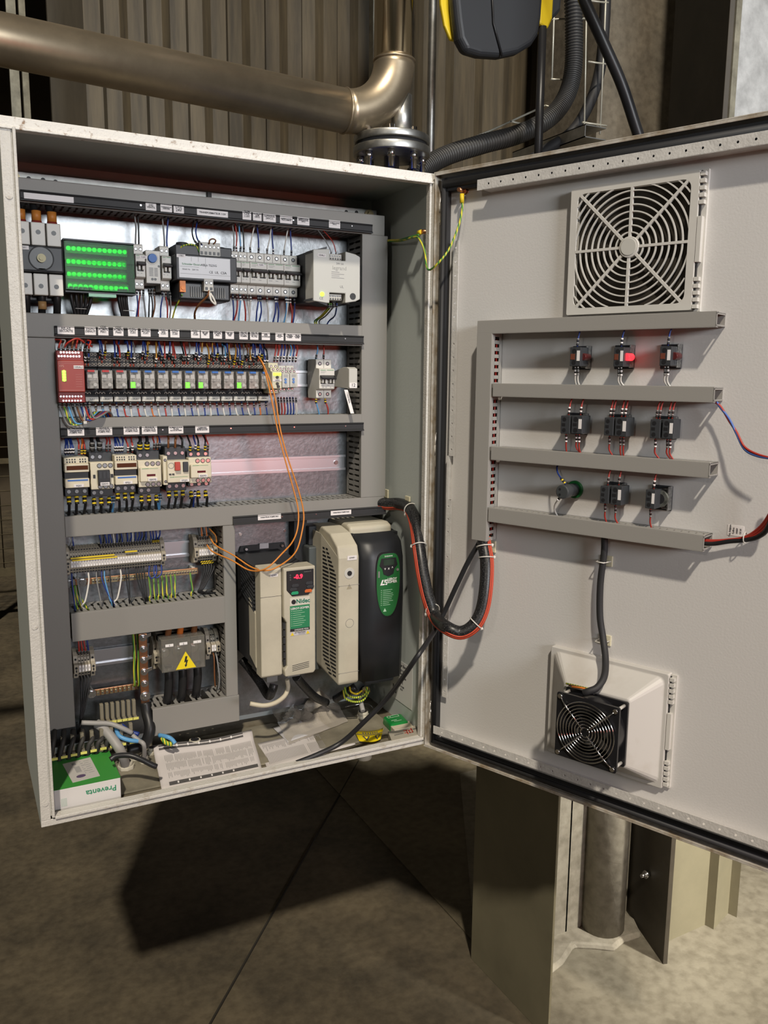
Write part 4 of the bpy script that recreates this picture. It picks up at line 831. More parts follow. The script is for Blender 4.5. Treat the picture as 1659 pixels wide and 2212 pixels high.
# --- terminal strips
beige = mat('beige terminal plastic', (.36, .32, .25), .5)
TP = [(0, -.026), (-.020, -.028), (-.034, -.024), (-.036, -.014), (-.047, -.012), (-.047, .004), (-.040, .006), (-.036, .018), (-.030, .024), (-.020, .028), (0, .026)]
def term_proto(name, label, group, w=.0052):
    t = thing(name, label, 'terminal', (0, 0, 0), group); part(t, 'body', MB().prism(TP, 'x', 0, w-.0004), beige)
    m = MB()
    for y_, z_ in ((-.037, .010), (-.034, .0165), (-.0315, .0215), (-.0355, -.018), (-.033, -.0235)): m.box(w*.2, w*.72, y_-.0025, y_+.001, z_-.0014, z_+.0014)
    part(t, 'openings', m, black)
    tg = part(t, 'number_tag', MB().box(.0002, w-.0006, -.0482, -.047, -.0105, .0025), paper); part(tg, 'printing', MB().box(w*.35, w*.6, -.0484, -.0482, -.006, -.0015), greyink); return t
def endstop(label, x, z, y=YP, s=1.12):
    t = thing('end_stop', label, 'end clamp', (x, y, z), 'beige end stops of the terminal strips'); w = .0088
    part(t, 'body', MB().prism([(a*1.02, b*s) for a, b in TP], 'x', 0, w), beige, .0006)
    m = MB(); 
    for z_, h_ in ((.014, .003), (0, .006), (-.016, .003)): m.box(w*.3, w*.7, -.0495, -.037, z_-h_, z_+h_)
    m = MB().cyl(w*.5, -.0478, -.002, 'y', .0026, -.0006, 0, 12).box(w*.35, w*.65, -.0486, -.047, -.011, -.006).cyl(w*.5, -.0375, .0135, 'y', .0022, -.0022, 0, 10).cyl(w*.5, -.0365, -.020, 'y', .0022, -.0022, 0, 10)
    part(t, 'openings', m, black); return t
yt = .211; xa = cx(152.5, 1215, yt); xb = cx(348.5, 1193, yt); pit = (xb-xa)/34
G4 = 'terminals of the long strip above the copper bar'
LB4 = 'narrow beige terminal with a white number tag in the long terminal strip'
tp = term_proto('terminal_block', LB4, G4, pit); tp.location = (xa, YP, ZR4); T4X = [xa]
for i in range(1, 34): dup(tp, (xa+i*pit, YP, ZR4), ID, LB4, G4); T4X.append(xa+i*pit)
endstop('beige end stop at the left end of the long terminal strip', xa-.0093, ZR4); endstop('beige end stop at the right end of the long terminal strip', xb+.0004, ZR4)
for L_, a_, b_, z_ in (('long upper yellow jumper bar plugged across the left half of the terminal strip', 0, 16, .0045), ('long lower yellow jumper bar plugged across the left half of the terminal strip', 0.5, 17, -.0002), ('short yellow jumper bar plugged near the middle of the terminal strip', 20, 24.6, .0085)):
    solo('jumper_bar', MB().box(0, pit*(b_-a_), -.0035, .001, -.0013, .0013), yellow, L_, 'jumper', (xa+a_*pit, YP-.0475, ZR4+z_+.004), 'yellow jumper bars', bv=.0003)
xr_ = cx(430, 1190, yt); G4b = 'six terminals right of the long strip'
for i in range(6): dup(tp, (xr_+i*pit, YP, ZR4+.001), ID, 'narrow beige terminal in the short strip where the orange cables arrive', G4b)
endstop('beige end stop left of the short six terminal strip', xr_-.0093, ZR4+.001); endstop('beige end stop right of the short six terminal strip', xr_+6*pit+.0003, ZR4+.001)
xs_ = cx(170, 1435, yt); G5 = 'four terminals at the lower left'
for i in range(4): dup(tp, (xs_+i*pit*1.12, YP, ZR5), ID, 'narrow beige terminal in the lower left group with red wires above and black wires below', G5)
endstop('beige end stop left of the lower left terminals', xs_-.0093, ZR5); endstop('beige end stop right of the lower left terminals', xs_+4*pit*1.12+.0003, ZR5)
xq_ = cx(457, 1393, yt); 
for i in range(2): dup(tp, (xq_+i*pit, YP, ZR5+.004), ID, 'narrow beige terminal right of the clear covered power block', 'two terminals right of the power block')
endstop('beige end stop left of the clear covered power block', cx(333, 1415, yt), ZR5-.001, s=1.3); endstop('beige end stop just right of the clear covered power block', xq_-.0105, ZR5+.003, s=1.3); endstop('beige end stop against the narrow vertical duct at the lower right', xq_+2*pit+.0003, ZR5+.004)
T5X = [xs_+i*pit*1.12 for i in range(4)]; T6X = [xr_+i*pit for i in range(6)]
# --- copper earth bars
def bar(label, a, b, y, n, big=()):
    (xa_, za_), (xb_, zb_) = c(*a, y), c(*b, y); z = (za_+zb_)/2; L_ = xb_-xa_
    t = thing('earth_bar', label, 'earth bar', (xa_, y, z)); part(t, 'copper_strip', MB().box(0, L_, 0, .004, -.0065, .0065), copper, .0006)
    m = MB()
    for i in range(n): xx = L_*(.18+.80*i/(n-1)); m.box(xx-.0028, xx+.0028, -.003, 0, -.0055, .0055); m.cyl(xx, -.003, 0, 'y', .0021, -.0022, 1, 8)
    part(t, 'clamp_row', m, [brass, zinc])
    for fx in big: part(t, 'bolt', MB().cyl(L_*fx, -.001, 0, 'y', .0095, -.0015, 0, 20).cyl(L_*fx, -.002, 0, 'y', .0065, -.005, 0, 6), zinc)
    part(t, 'standoff', MB().box(L_*.05, L_*.08, .004, YP-y, -.008, .008).box(L_*.95, L_*.98, .004, YP-y, -.008, .008), lgrey)
    return xa_, z, L_
BX, BZ, BL = bar('long copper earth bar with a row of brass clamps below the terminal strip', (148, 1262), (428, 1231), .232, 38, (.015, .10))
bar('short copper earth bar with ten clamps at the lower left', (192, 1497), (299, 1484), .235, 10, (.05,))
# vertical copper bar
yv = .205; (x0, z0), (x1, z1) = c(302, 1523, yv), c(318, 1368, yv); (xm, _) = c(311, 1440, yv); w = .017
t = thing('copper_busbar', 'vertical copper busbar with six zinc bolts at the lower centre', 'busbar', (xm-w/2, yv, z0)); Hh = z1-z0
part(t, 'strip', MB().box(0, w, 0, .005, 0, Hh), copper, .0008)
for py_ in (1377, 1401.5, 1425.5, 1451, 1476.5, 1504):
    zz = c(311, py_, yv)[1]-z0; big = 1.35 if py_ == 1504 else 1
    part(t, 'bolt', MB().cyl(w/2, 0, zz, 'y', .0078*big, -.0015, 0, 20).cyl(w/2, -.0012, zz, 'y', .0056*big, -.005, 0, 6).cyl(w/2, -.006, zz, 'y', .003, -.004, 0, 10), zinc)
for py_ in (1377, 1425.5, 1451): zz = c(311, py_, yv)[1]-z0; part(t, 'cable_lug', MB().prism([(w/2, zz-.004), (w/2, zz+.004), (w+.008, zz+.008), (w+.008, zz+.002)], 'y', -.0012, .0), zinc)
(xa_, za_), (xb_, zb_) = c(314, 1520, yv-.01), c(318, 1583, yv-.06)
wire([(xm, yv-.002, z0+.004), (xm+.001, yv-.010, z0-.016), (xm+.002, yv-.028, z0-.045), (xm-.012, yv-.03, z0-.075), (xm-.045, yv-.03, z0-.082)], .0115, 'black', 'thick black sleeve at the foot of the vertical copper busbar', name='insulated_cable', cat='cable', n=14)
# --- power block with clear cover
yk = .165; xl, xr = cx(349, 1410, yk), cx(443, 1405, yk); zt_ = (cz(349, 1384, yk)+cz(443, 1371, yk))/2; zb_ = (cz(351, 1454, yk)+cz(440, 1441, yk))/2; W_ = xr-xl; Hh = zt_-zb_; dp = YP-yk
t = thing('power_terminal_block', 'three pole power block under a clear cover with a yellow lightning warning triangle', 'power block', (xl, YP, zb_))
part(t, 'base', MB().box(0, W_, -.042, 0, 0, Hh).box(0, W_, -.06, -.042, Hh-.012, Hh), mat('brown beige block', (.16, .14, .11), .5), .001)
m = MB()
for i in range(3): m.cyl(W_*(.15+.34*i), -.042, Hh*(.42+.02*i), 'y', .011, -.010, 0, 20); m.cyl(W_*(.15+.34*i), -.052, Hh*(.42+.02*i), 'y', .006, -.012, 0, 6)
part(t, 'studs', m, zinc)
m = MB().box(0, W_, -dp, -dp+.0015, 0, Hh).box(0, W_, -dp, -.045, 0, .0015).box(0, W_, -dp, -.045, Hh-.0015, Hh).box(0, .0015, -dp, -.045, 0, Hh).box(W_-.0015, W_, -dp, -.045, 0, Hh).box(W_*.345, W_*.36, -dp-.0015, -.05, Hh*.3, Hh).box(W_*.66, W_*.675, -dp-.0015, -.05, Hh*.3, Hh)
part(t, 'clear_cover', m, mat('smoky clear plastic', (.80, .78, .72), .08, trans=.9, ior=1.2), .0006)
a_ = W_*.31; b_ = W_*.78; zc0 = Hh*.04; zc1 = Hh*.57; mid = (a_+b_)/2
p_ = part(t, 'warning_triangle', MB().prism([(a_, zc0), (b_, zc0), (mid, zc1)], 'y', -dp-.0008, -dp-.0002), mat('warning yellow', (.80, .62, .01), .5))
s_ = (zc1-zc0)/100
bolt_ = [(-2, 72), (9, 72), (4, 48), (13, 51), (3, 22), (8, 23), (-3, 8), (-8, 25), (-3, 23), (0, 40), (-10, 37)]
part(p_, 'lightning_symbol', MB().prism([(mid+u*s_, zc0+v_*s_) for u, v_ in bolt_], 'y', -dp-.0011, -dp-.0008), black)
for i, s in enumerate('321'): q = part(t, 'number_tag', MB().box(W_*(.09+.32*i), W_*(.27+.32*i), -dp-.0008, -dp-.0002, Hh*.78, Hh*.86), paper); txt(q, s, .005, W_*(.18+.32*i), -dp-.001, Hh*.82)
for px, py_, px2, py2, lb in ((364, 1458, 362, 1528, 'leftmost'), (394, 1455, 392, 1520, 'middle'), (426, 1450, 424, 1508, 'rightmost')):
    (xa_, za_), (xb_, zb2) = c(px, py_, .195), c(px2, py2, .205)
    wire([(xa_, .195, zb_+.004), (xa_, .192, za_-.01), (xb_-.001, .200, zb2+.016), (xb_, .215, .862), (xb_, .225, .845)], .0088, 'black', f'{lb} of the three thick black cables under the clear covered power block', name='power_cable', cat='cable', n=14, group='thick cables under the power block')
    m = MB().box(xa_-xl-.008, xa_-xl+.008, -.07, -.045, -.002, .012)
for px, cc in ((362, 'brown'), (388, 'orange'), (418, 'brown')):
    xx = cx(px, 1362, .2); wire([(xx, .20, zt_-.004), (xx+.002, .195, zt_+.018), (xx+.004, .19, 1.036)], .0068, 'brown' if cc == 'brown' else 'orange', f'thick {cc} ended feeder at the top of the power block, {"left" if px == 362 else "middle" if px == 388 else "right"} one', name='feeder_cable', cat='cable', n=12)
# --- cable clamp rails at the bottom left
def clamp(px, py_, y, label, n=1, yel=True):
    x, z = c(px, py_, y); t = thing('cable_clamp', label, 'cable clamp', (x, y, z), 'beige cable clamps at the bottom left')
    part(t, 'strap', MB().box(-.0035, .0035, 0, .01, 0, .034).box(-.0035, .0035, -.012, .002, -.001, .003), mat('dusty clamp plastic', (.20, .18, .13), .6), .001)
    if yel: part(t, 'yellow_marker', MB().box(-.006, .006, -.014, -.0125, -.0035, .0015), mat('pale yellow marker', (.70, .66, .16), .5))
for i in range(7): clamp(221+i*11.6, 1556-i*1.7, .205, 'beige cable clamp with a pale yellow foot in the row left of the black sleeve')
xa_, za_ = c(103, 1627, .16); xb_, zb2 = c(285, 1593, .16)
solo('clamp_rail', MB().box(0, xb_-xa_, 0, .004, -.006, .006), galvd, 'zinc clamp rail low at the left above the green and white box', 'rail', (xa_, .164, (za_+zb2)/2))
for i in range(9): clamp(116+i*21, 1633-i*4.5, .155, 'dark cable clamp with a yellow foot on the lowest clamp rail')
# ================================================================== MOTOR DRIVES
# small drive
yN = .060; PF = [c(561, 1227, yN), c(678, 1221, yN), c(566, 1464, yN), c(677, 1452, yN)]
xl = (PF[0][0]+PF[2][0])/2; xr = (PF[1][0]+PF[3][0])/2; zt_ = (PF[0][1]+PF[1][1])/2-.001; zb_ = (PF[2][1]+PF[3][1])/2; W_ = xr-xl; Hh = zt_-zb_; dp = YP-yN
t = thing('motor_drive', 'cream motor drive with a black keypad and red digits, the smaller of the two drives', 'motor drive', (xl, YP, zb_)); ND = t
sp = W_*.40
pf = [(-dp+.034, .0), (-dp+.006, .0), (-dp, .004), (-dp, Hh-.002), (-dp+.004, Hh), (-dp+.034, Hh+.003)]
part(t, 'left_panel', MB().prism(pf, 'x', 0, sp-.001), dcream, .002)
fp = [(sp+.002, 0), (W_-.004, .0), (W_, .006), (W_, Hh), (sp, Hh), (sp, Hh*.55), (sp+.006, Hh*.5), (sp+.006, Hh*.10), (sp, Hh*.06)]
part(t, 'front_cover', MB().prism(fp, 'y', -dp-.010, -dp+.034), dcream, .0025)
part(t, 'panel_seam', MB().box(.0, sp-.001, -dp-.0002, -dp+.001, Hh*.745, Hh*.748), dgrey)
part(t, 'inner_body', MB().box(.002, W_-.003, -dp+.03, -.10, .004, Hh-.004), mat('drive inner dark', (.05, .045, .035), .5), .002)
part(t, 'side_wing', MB().prism([(-dp+.03, .012), (-.125, .03), (-.125, Hh*.69), (-.14, Hh*.68), (-dp+.05, Hh*.60), (-dp+.03, Hh*.58)], 'x', -.002, .004), dcream, .004)
hx_ = .0; ht_ = c(600, 1192, YP-.006)[1]-zb_
hs = MB().box(.000, W_-.006, -.10, -.012, Hh*.4, Hh+.028)
part(t, 'heatsink', MB().box(.001, W_*.93, -.155, -.004, .012, Hh-.002).box(.001, W_*.93, -.13, -.004, Hh-.01, ht_), blackm, .003)
part(t, 'heatsink_top', MB().prism([(-.155, Hh-.002), (-.13, ht_+.001), (-.01, ht_+.001), (-.01, ht_-.002), (-.13, ht_-.002), (-.153, Hh-.006)], 'x', .004, W_*.92), mat('dark olive top sheet', (.09, .08, .06), .6))
m = MB()
for i in range(9): m.prism([(-.160, Hh-.030-i*.0085), (-.075, Hh-.006-i*.0085), (-.075, Hh-.002-i*.0085), (-.160, Hh-.026-i*.0085)], 'x', -.002, .002)
part(t, 'heatsink_fins', m, dgrey)
(xa_, za_), (xb_, zb2) = c(519, 1180, YP-.004), c(619, 1170, YP-.004)
part(t, 'mounting_bracket', MB().prism([(xa_-xl, za_-zb_), (xb_-xl-.006, za_-zb_+.001), (xb_-xl, za_-zb_-.022), (xa_-xl, za_-zb_-.024), (xa_-xl-.004, za_-zb_-.040), (xa_-xl-.004, za_-zb_-.012)], 'y', -.006, 0), blackm, .001)
for px, py_ in ((531, 1186), (609, 1178)): x_, z_ = c(px, py_, YP-.006); part(t, 'bracket_screw', MB().cyl(x_-xl, -.006, z_-zb_, 'y', .0056, -.005, 0, 20, .003), zinc)
x_, z_ = c(570, 1179, YP-.006); part(t, 'approval_label', MB().box(x_-xl-.010, x_-xl+.011, -.0066, -.006, z_-zb_-.006, z_-zb_+.006), mat('grey label', (.5, .48, .5), .5))
# keypad
y0 = -dp-.010; kx0 = sp+.006; kx1 = W_-.004; kz1 = Hh-.006; kz0 = Hh*.74
part(t, 'keypad', MB().prism([(kx0, kz0+.014), (kx0+.012, kz0), (kx1-.012, kz0), (kx1, kz0+.014), (kx1, kz1), (kx0, kz1)], 'y', y0-.0018, y0+.001), black, .0008)
KW = kx1-kx0
dg = txt(t, '-0.9', .0125, kx0+KW*.42, y0-.0021, kz1-.0135, digit, name='display_digits', bold=.0004)
txt(t, 'Unidrive M', .0034, kx0+KW*.76, y0-.0021, kz1-.0045, mgrey)
for u, v_, mt_, lb in ((.20, .36, dgrey, 'grey key'), (.72, .40, dgrey, 'grey key'), (.13, .22, dgrey, 'grey key'), (.76, .26, dgrey, 'grey key'), (.18, .07, mat('green key', (.02, .30, .14), .4), 'green start key'), (.68, .10, mat('orange key', (.60, .13, .03), .4), 'orange stop key')):
    zz = kz0+(kz1-kz0)*v_; part(t, 'key', MB().prism([(kx0+KW*u-.001, zz), (kx0+KW*u+.0135, zz), (kx0+KW*u+.0145, zz+.004), (kx0+KW*u+.0125, zz+.0065), (kx0+KW*u+.001, zz+.0065), (kx0+KW*u-.002, zz+.003)], 'y', y0-.0035, y0-.0015), mt_, .0006, label=lb)
for i in range(3): part(t, 'pictogram', MB().torus(kx0+KW*.13, y0-.0019, kz1-.009-i*.0048, 'y', .0012, .0003, 0, 8, 4), mgrey)
# labels on the front
lx0, lx1 = sp+.013, W_-.013; 
p_ = part(t, 'brand_plate', MB().box(lx0, lx1, y0-.0004, y0, Hh*.655, Hh*.725), mat('brand plate film', (.60, .57, .50), .5)); txt(p_, 'Nidec', .0125, lx0+(lx1-lx0)*.66, y0-.0006, Hh*.688, mat('brand green', (.01, .16, .10), .5), bold=.0003)
part(p_, 'adjust_hole', MB().cyl(lx0+.008, y0-.0004, Hh*.688, 'y', .0048, -.001, 0, 20), black)
gl = part(t, 'green_label', MB().box(lx0, lx1, y0-.0005, y0, Hh*.44, Hh*.65), mat('label green', (.02, .20, .085), .5)); palei = mat('pale green ink', (.42, .60, .44), .6)
txt(gl, 'LEROY-SOMER', .0062, (lx0+lx1)/2, y0-.0006, Hh*.625, paper, bold=.0001)
m = MB()
for i in range(8): L_ = (.62, .78, .55, .8, .7, .85, .75, .6)[i]; m.box(lx0+.006, lx0+.006+(lx1-lx0-.010)*L_, y0-.0008, y0-.0005, Hh*(.600-.019*i), Hh*(.603-.019*i)).box(lx0+.0025, lx0+.0042, y0-.0008, y0-.0005, Hh*(.599-.019*i), Hh*(.604-.019*i))
part(gl, 'printed_lines', m, palei)
p_ = part(t, 'black_label', MB().box(lx0, lx1, y0-.0005, y0, Hh*.415, Hh*.44), black); txt(p_, 'UNIDRIVE M200', .0045, (lx0+lx1)/2+.003, y0-.0006, Hh*.427, paper)
p_ = part(t, 'warning_label', MB().box(lx0, lx1, y0-.0005, y0, Hh*.375, Hh*.41), mat('grey label', (.5, .48, .5), .5)); m = MB()
for xx in (lx0+.0045, lx1-.0045): m.prism([(xx-.004, Hh*.378), (xx+.004, Hh*.378), (xx, Hh*.408)], 'y', y0-.0009, y0-.0005)
part(p_, 'triangles', m, yellow); txt(p_, 'ATTENTION', .0042, (lx0+lx1)/2, y0-.0007, Hh*.402)
m = MB()
for i in range(4): m.box(lx0+.018, lx1-.010, y0-.0008, y0-.0005, Hh*(.380+.0045*i), Hh*(.381+.0045*i))
part(p_, 'printed_lines', m, greyink)
m = MB()
for i in range(4): z_ = Hh*(.045+.016*i); m.add([(lx0+.004-i*.0, y0-.0004, z_), (lx1-.002, y0-.0004, z_+.004), (lx1-.002, y0-.0004, z_+.0052), (lx0+.004, y0-.0004, z_+.0012)], [(0, 1, 2, 3)])
part(t, 'vent_slots', m, dgrey)
m = MB()
for i in range(6): m.box(sp+.0005, sp+.0050, y0+.006, y0+.012, Hh*(.10+.068*i), Hh*(.155+.068*i)).box(W_-.003, W_+.0004, y0+.001, y0+.0045, Hh*(.12+.068*i), Hh*(.15+.068*i))
part(t, 'side_slots', m, blackm)
p_ = part(t, 'name_tag', MB().box(sp*.46, sp*.46+.016, -dp-.0006, -dp, Hh*.925, Hh*.952), TAGM); txt(p_, '02MP1', .0045, sp*.46+.008, -dp-.0008, Hh*.938)
part(t, 'cable_bracket', MB().box(.016, W_*.85, -dp+.03, -.06, -.010, .0).box(.018, .042, -dp+.02, -.08, -.018, -.006).box(W_*.55, W_*.8, -dp+.02, -.08, -.014, -.004), mgrey, .001)
# large drive: vented cream half and black half
yL = .085; xa_ = (c(732, 1200, yL)[0]+c(731, 1470, yL)[0])/2; xm_ = (c(777, 1200, yL)[0]+c(777, 1460, yL)[0])/2; xr = c(875, 1300, yL)[0]
zt_ = c(740, 1172, yL)[1]; zb_ = c(731, 1482, yL)[1]; Hh = zt_-zb_; W_ = xr-xa_; dp = YP-yL
t = thing('motor_drive', 'large motor drive, vented cream left half, black right half with green oval panel', 'motor drive', (xa_, YP, zb_)); LD = t
ws = xm_-xa_
# vented cream half: front face plus chamfered vented side on the left
sidex = c(694, 1300, .16)[0]-xa_
prof = [(-.02, .03), (-dp+.045, .012), (-dp+.006, -.002), (-dp, .004), (-dp, Hh-.035), (-dp+.008, Hh-.010), (-dp+.045, Hh+.012), (-dp+.09, Hh+.020), (-.02, Hh+.018)]
part(t, 'cream_shell', MB().prism(prof, 'x', 0, ws-.0015), dcream, .006, seg=3)
# slanted vent face (top view trapezoid)
pl = [(0.0, -dp+.004), (sidex, -dp+.075), (sidex, -.03), (.004, -.03)]
zv0, zv1 = .018, Hh+.004
vs = []
for x_, y_ in pl: vs += [(x_, y_, 0.0+ (.0 if y_ < -dp+.02 else .022)), (x_, y_, Hh-.030 if y_ < -dp+.02 else Hh+.010)]
m = MB().add(vs, [(0, 1, 3, 2), (2, 3, 5, 4), (4, 5, 7, 6), (6, 7, 1, 0), (0, 2, 4, 6), (1, 3, 5, 7)])
part(t, 'vent_side', m, dcream, .003)
m = MB(); A_ = Vector((0.0, -dp+.004, 0)); B_ = Vector((sidex, -dp+.075, 0)); dr_ = (B_-A_); nrm = Vector((dr_.y, -dr_.x, 0)).normalized()
if nrm.y > 0: nrm = -nrm
n_ = 34
for i in range(n_):
    z_ = Hh*.05+i*(Hh*.90)/n_; f0, f1 = .10, .90
    if i < 4: f0 = .10+.0*(4-i); f1 = .55+.10*i
    if i > n_-7: f0 = .10+.08*(i-(n_-7)); 
    for u0, u1 in ((f0, (f0+f1)/2-.03), ((f0+f1)/2+.03, f1)):
        p0 = A_+dr_*u0+nrm*.0006; p1 = A_+dr_*u1+nrm*.0006; sl = .004*(1 if i < n_*.12 else 0)
        m.add([(p0.x, p0.y, z_), (p1.x, p1.y, z_+.001), (p1.x, p1.y, z_+.0048), (p0.x, p0.y, z_+.0038)], [(0, 1, 2, 3)])
part(t, 'vent_slots', m, black)
m = MB().box(.0, ws-.0015, -dp-.0003, -dp+.001, Hh*.70, Hh*.702).box(.0, ws-.0015, -dp-.0003, -dp+.001, Hh*.085, Hh*.087); m.torus(ws*.52, -dp-.0002, Hh*.435, 'y', .0095, .0004, 0, 28, 4)
part(t, 'seams', m, mgrey)
part(t, 'socket_rim', MB().cyl(ws*.5, -dp, Hh*.785, 'y', .012, -.001, 0, 24), lgrey, .0005); part(t, 'round_socket', MB().cyl(ws*.5, -dp-.001, Hh*.785, 'y', .0055, -.001, 0, 20), black)
txt(t, '!', .012, ws*.5, -dp, Hh*.69, greyink)
m = MB().prism([(ws*.5-.0065, Hh*.675), (ws*.5+.0065, Hh*.675), (ws*.5, Hh*.712)], 'y', -dp-.0003, -dp); part(t, 'warning_outline', m, mat('tan outline', (.33, .29, .2), .6))
p_ = part(t, 'name_tag', MB().box(ws*.40, ws*.84, -dp-.0010, -dp, Hh*.875, Hh*.905), TAGM); p_.rotation_euler = (0, 0, 0); txt(p_, '07MP1', .0050, ws*.62, -dp-.0012, Hh*.89)
# black half
WB = W_-ws
prof = [(-.02, .02), (-dp+.05, .0), (-dp+.004, -.006), (-dp-.004, .004), (-dp-.006, Hh*.6), (-dp-.002, Hh-.03), (-dp+.010, Hh-.004), (-dp+.05, Hh+.014), (-dp+.05, Hh+.014), (-.02, Hh+.014)]
part(t, 'rear_housing', MB().prism([(-.001, Hh*.1), (-dp+.052, Hh*.1), (-dp+.052, Hh+.020), (-dp+.07, Hh+.026), (-.001, Hh+.024)], 'x', ws, W_-.008), dcream, .006, seg=3)
N = 14; vs = []; cols = []
hor = [(ws+.002, 0.012), (ws+.006, 0.0), (ws+WB*.3, -.006), (ws+WB*.6, -.006), (ws+WB*.88, -.001), (W_-.003, .010), (W_, .030)]
ver = [(.014, .030), (.002, .010), (-.000, .0), (Hh*.3, -.003), (Hh*.6, -.005), (Hh*.86, -.002), (Hh-.012, .008), (Hh-.002, .022), (Hh+.008, .045)]
vs = [(x_, -dp+y_+v_, z_) for z_, v_ in ver for x_, y_ in hor]; nh = len(hor); fs = [(r*nh+i, r*nh+i+1, (r+1)*nh+i+1, (r+1)*nh+i) for r in range(len(ver)-1) for i in range(nh-1)]
bk_ = [(x_, -dp+.055, z_) for z_, v_ in ver for x_ in (ws+.002, W_)]
m = MB().add(vs, fs, 0, True)
m.prism([(x_, -dp+y_+.03) for x_, y_ in hor[:1]]+[(hor[-1][0], -dp+.03+.01), (W_, -.03), (ws+.002, -.03)], 'z', .01, Hh+.006)
part(t, 'black_cover', m, mat('black drive cover', (.016, .017, .020), .42), label='black moulded cover')
part(t, 'lower_step', MB().box(ws+.02, W_-.018, -dp+.012, -.05, -.016, .012), blackm, .006)
# green oval panel
oc = c(836, 1254, yL-.006); ox_, oz_ = oc[0]-xa_, oc[1]-zb_; ra = .0285; 
(tz, bz) = (c(836, 1193, yL)[1]-zb_, c(838, 1327, yL)[1]-zb_)
prf = []
for i in range(36):
    a = 2*PI*i/36; u = math.cos(a); v_ = math.sin(a)
    zz = oz_+ (tz-oz_)*max(0, v_)**.55 if v_ > 0 else oz_+(oz_-bz)*v_
    if v_ > 0: zz = oz_+(tz-oz_)*(v_**.6); 
    wx = ra*(abs(u)**(.45 if v_ > 0 else .85))*(1 if u > 0 else -1); prf.append((ox_+wx, zz))
gp = part(t, 'green_panel', MB().prism(prf, 'y', -dp-.0122, -dp-.004), mat('panel green', (.018, .13, .035), .4), .0005)
part(gp, 'panel_rim', MB().prism([(ox_+(a-ox_)*1.06, oz_+(b-oz_)*1.03) for a, b in prf], 'y', -dp-.0112, -dp-.003), black)
yk_ = -dp-.0122; zk = tz-.030
part(t, 'keypad', MB().prism([(ox_-.022, zk+.004), (ox_-.018, zk+.020), (ox_+.018, zk+.020), (ox_+.022, zk+.004), (ox_+.015, zk-.004), (ox_+.012, zk-.016), (ox_, zk-.021), (ox_-.012, zk-.016), (ox_-.015, zk-.004)], 'y', yk_-.0012, yk_), black, .0006)
for u, s in ((-.009, 'v'), (.0, 'x'), (.009, '^')): txt(t, s, .009, ox_+u, yk_-.0012, zk-.003, paper, name='key_symbol')
part(t, 'display_window', MB().box(ox_-.013, ox_+.013, yk_-.0016, yk_-.001, zk+.004, zk+.017), mat('dark display', (.03, .05, .035), .15))
part(t, 'indicator', MB().cyl(ox_+.0225, yk_-.0002, zk-.008, 'y', .003, -.001, 0, 14).box(ox_-.0255, ox_-.0215, yk_-.001, yk_, zk-.022, zk-.008), mgrey)
txt(gp, 'DIGIDRIVE', .0042, ox_, yk_, tz-.006, paper)
lg = part(gp, 'logo', MB().prism([(ox_-.020, zk-.040), (ox_-.015, zk-.028), (ox_-.0115, zk-.028), (ox_-.0150, zk-.037), (ox_-.0085, zk-.037), (ox_-.0095, zk-.040)], 'y', yk_-.0004, yk_).prism([(ox_-.0075, zk-.040), (ox_-.003, zk-.040), (ox_-.003, zk-.033), (ox_-.007, zk-.033), (ox_-.007, zk-.031), (ox_-.002, zk-.031), (ox_-.002, zk-.028), (ox_-.010, zk-.028), (ox_-.010, zk-.0345), (ox_-.0055, zk-.0345), (ox_-.0055, zk-.0375), (ox_-.0075, zk-.0375)], 'y', yk_-.0004, yk_), paper)
txt(gp, 'LEROY\nSOMER', .0075, ox_+.0095, yk_, zk-.0312, paper, bold=.0002)
m = MB()
for i in range(9): L_ = (.030, .026, .032, .034, .03, .028, .033, .02, .024)[i]*.9; m.box(ox_-.013, ox_-.013+L_*.85, yk_-.0003, yk_, zk-.052-.0042*i, zk-.0512-.0042*i).box(ox_-.018, ox_-.0155, yk_-.0003, yk_, zk-.052-.0042*i, zk-.0510-.0042*i)
part(gp, 'printed_lines', m, palei); m = MB().prism([(ox_-.012, zk-.100), (ox_-.004, zk-.100), (ox_-.008, zk-.0925)], 'y', yk_-.0004, yk_); part(gp, 'triangle_symbol', m, palei)
# metal side box between the drives
x0, z1 = c(663, 1128, .20); x1, _ = c(694, 1128, .20); z0 = c(672, 1445, .20)[1]
t = thing('drive_heatsink_box', 'dark grey metal box between the two motor drives behind the vented half', 'metal box', (x0, YP, z0)); part(t, 'box', MB().box(0, x1-x0+.02, -.07, 0, 0, z1-z0-.055), mat('dull dark metal', (.10, .11, .11), .45, .3), .003); part(t, 'top_plate', MB().box(.008, x1-x0+.014, -.05, 0, z1-z0-.055, z1-z0-.012), dgrey, .002)
x0, z1 = c(632, 1123, .235); x1, z0 = c(660, 1215, .235); solo('black_backing_strip', MB().box(0, x1-x0, -.01, .02, 0, z1-z0), blackm, 'black strip on the plate left of the dark metal box', 'strip', (x0, .235, z0))
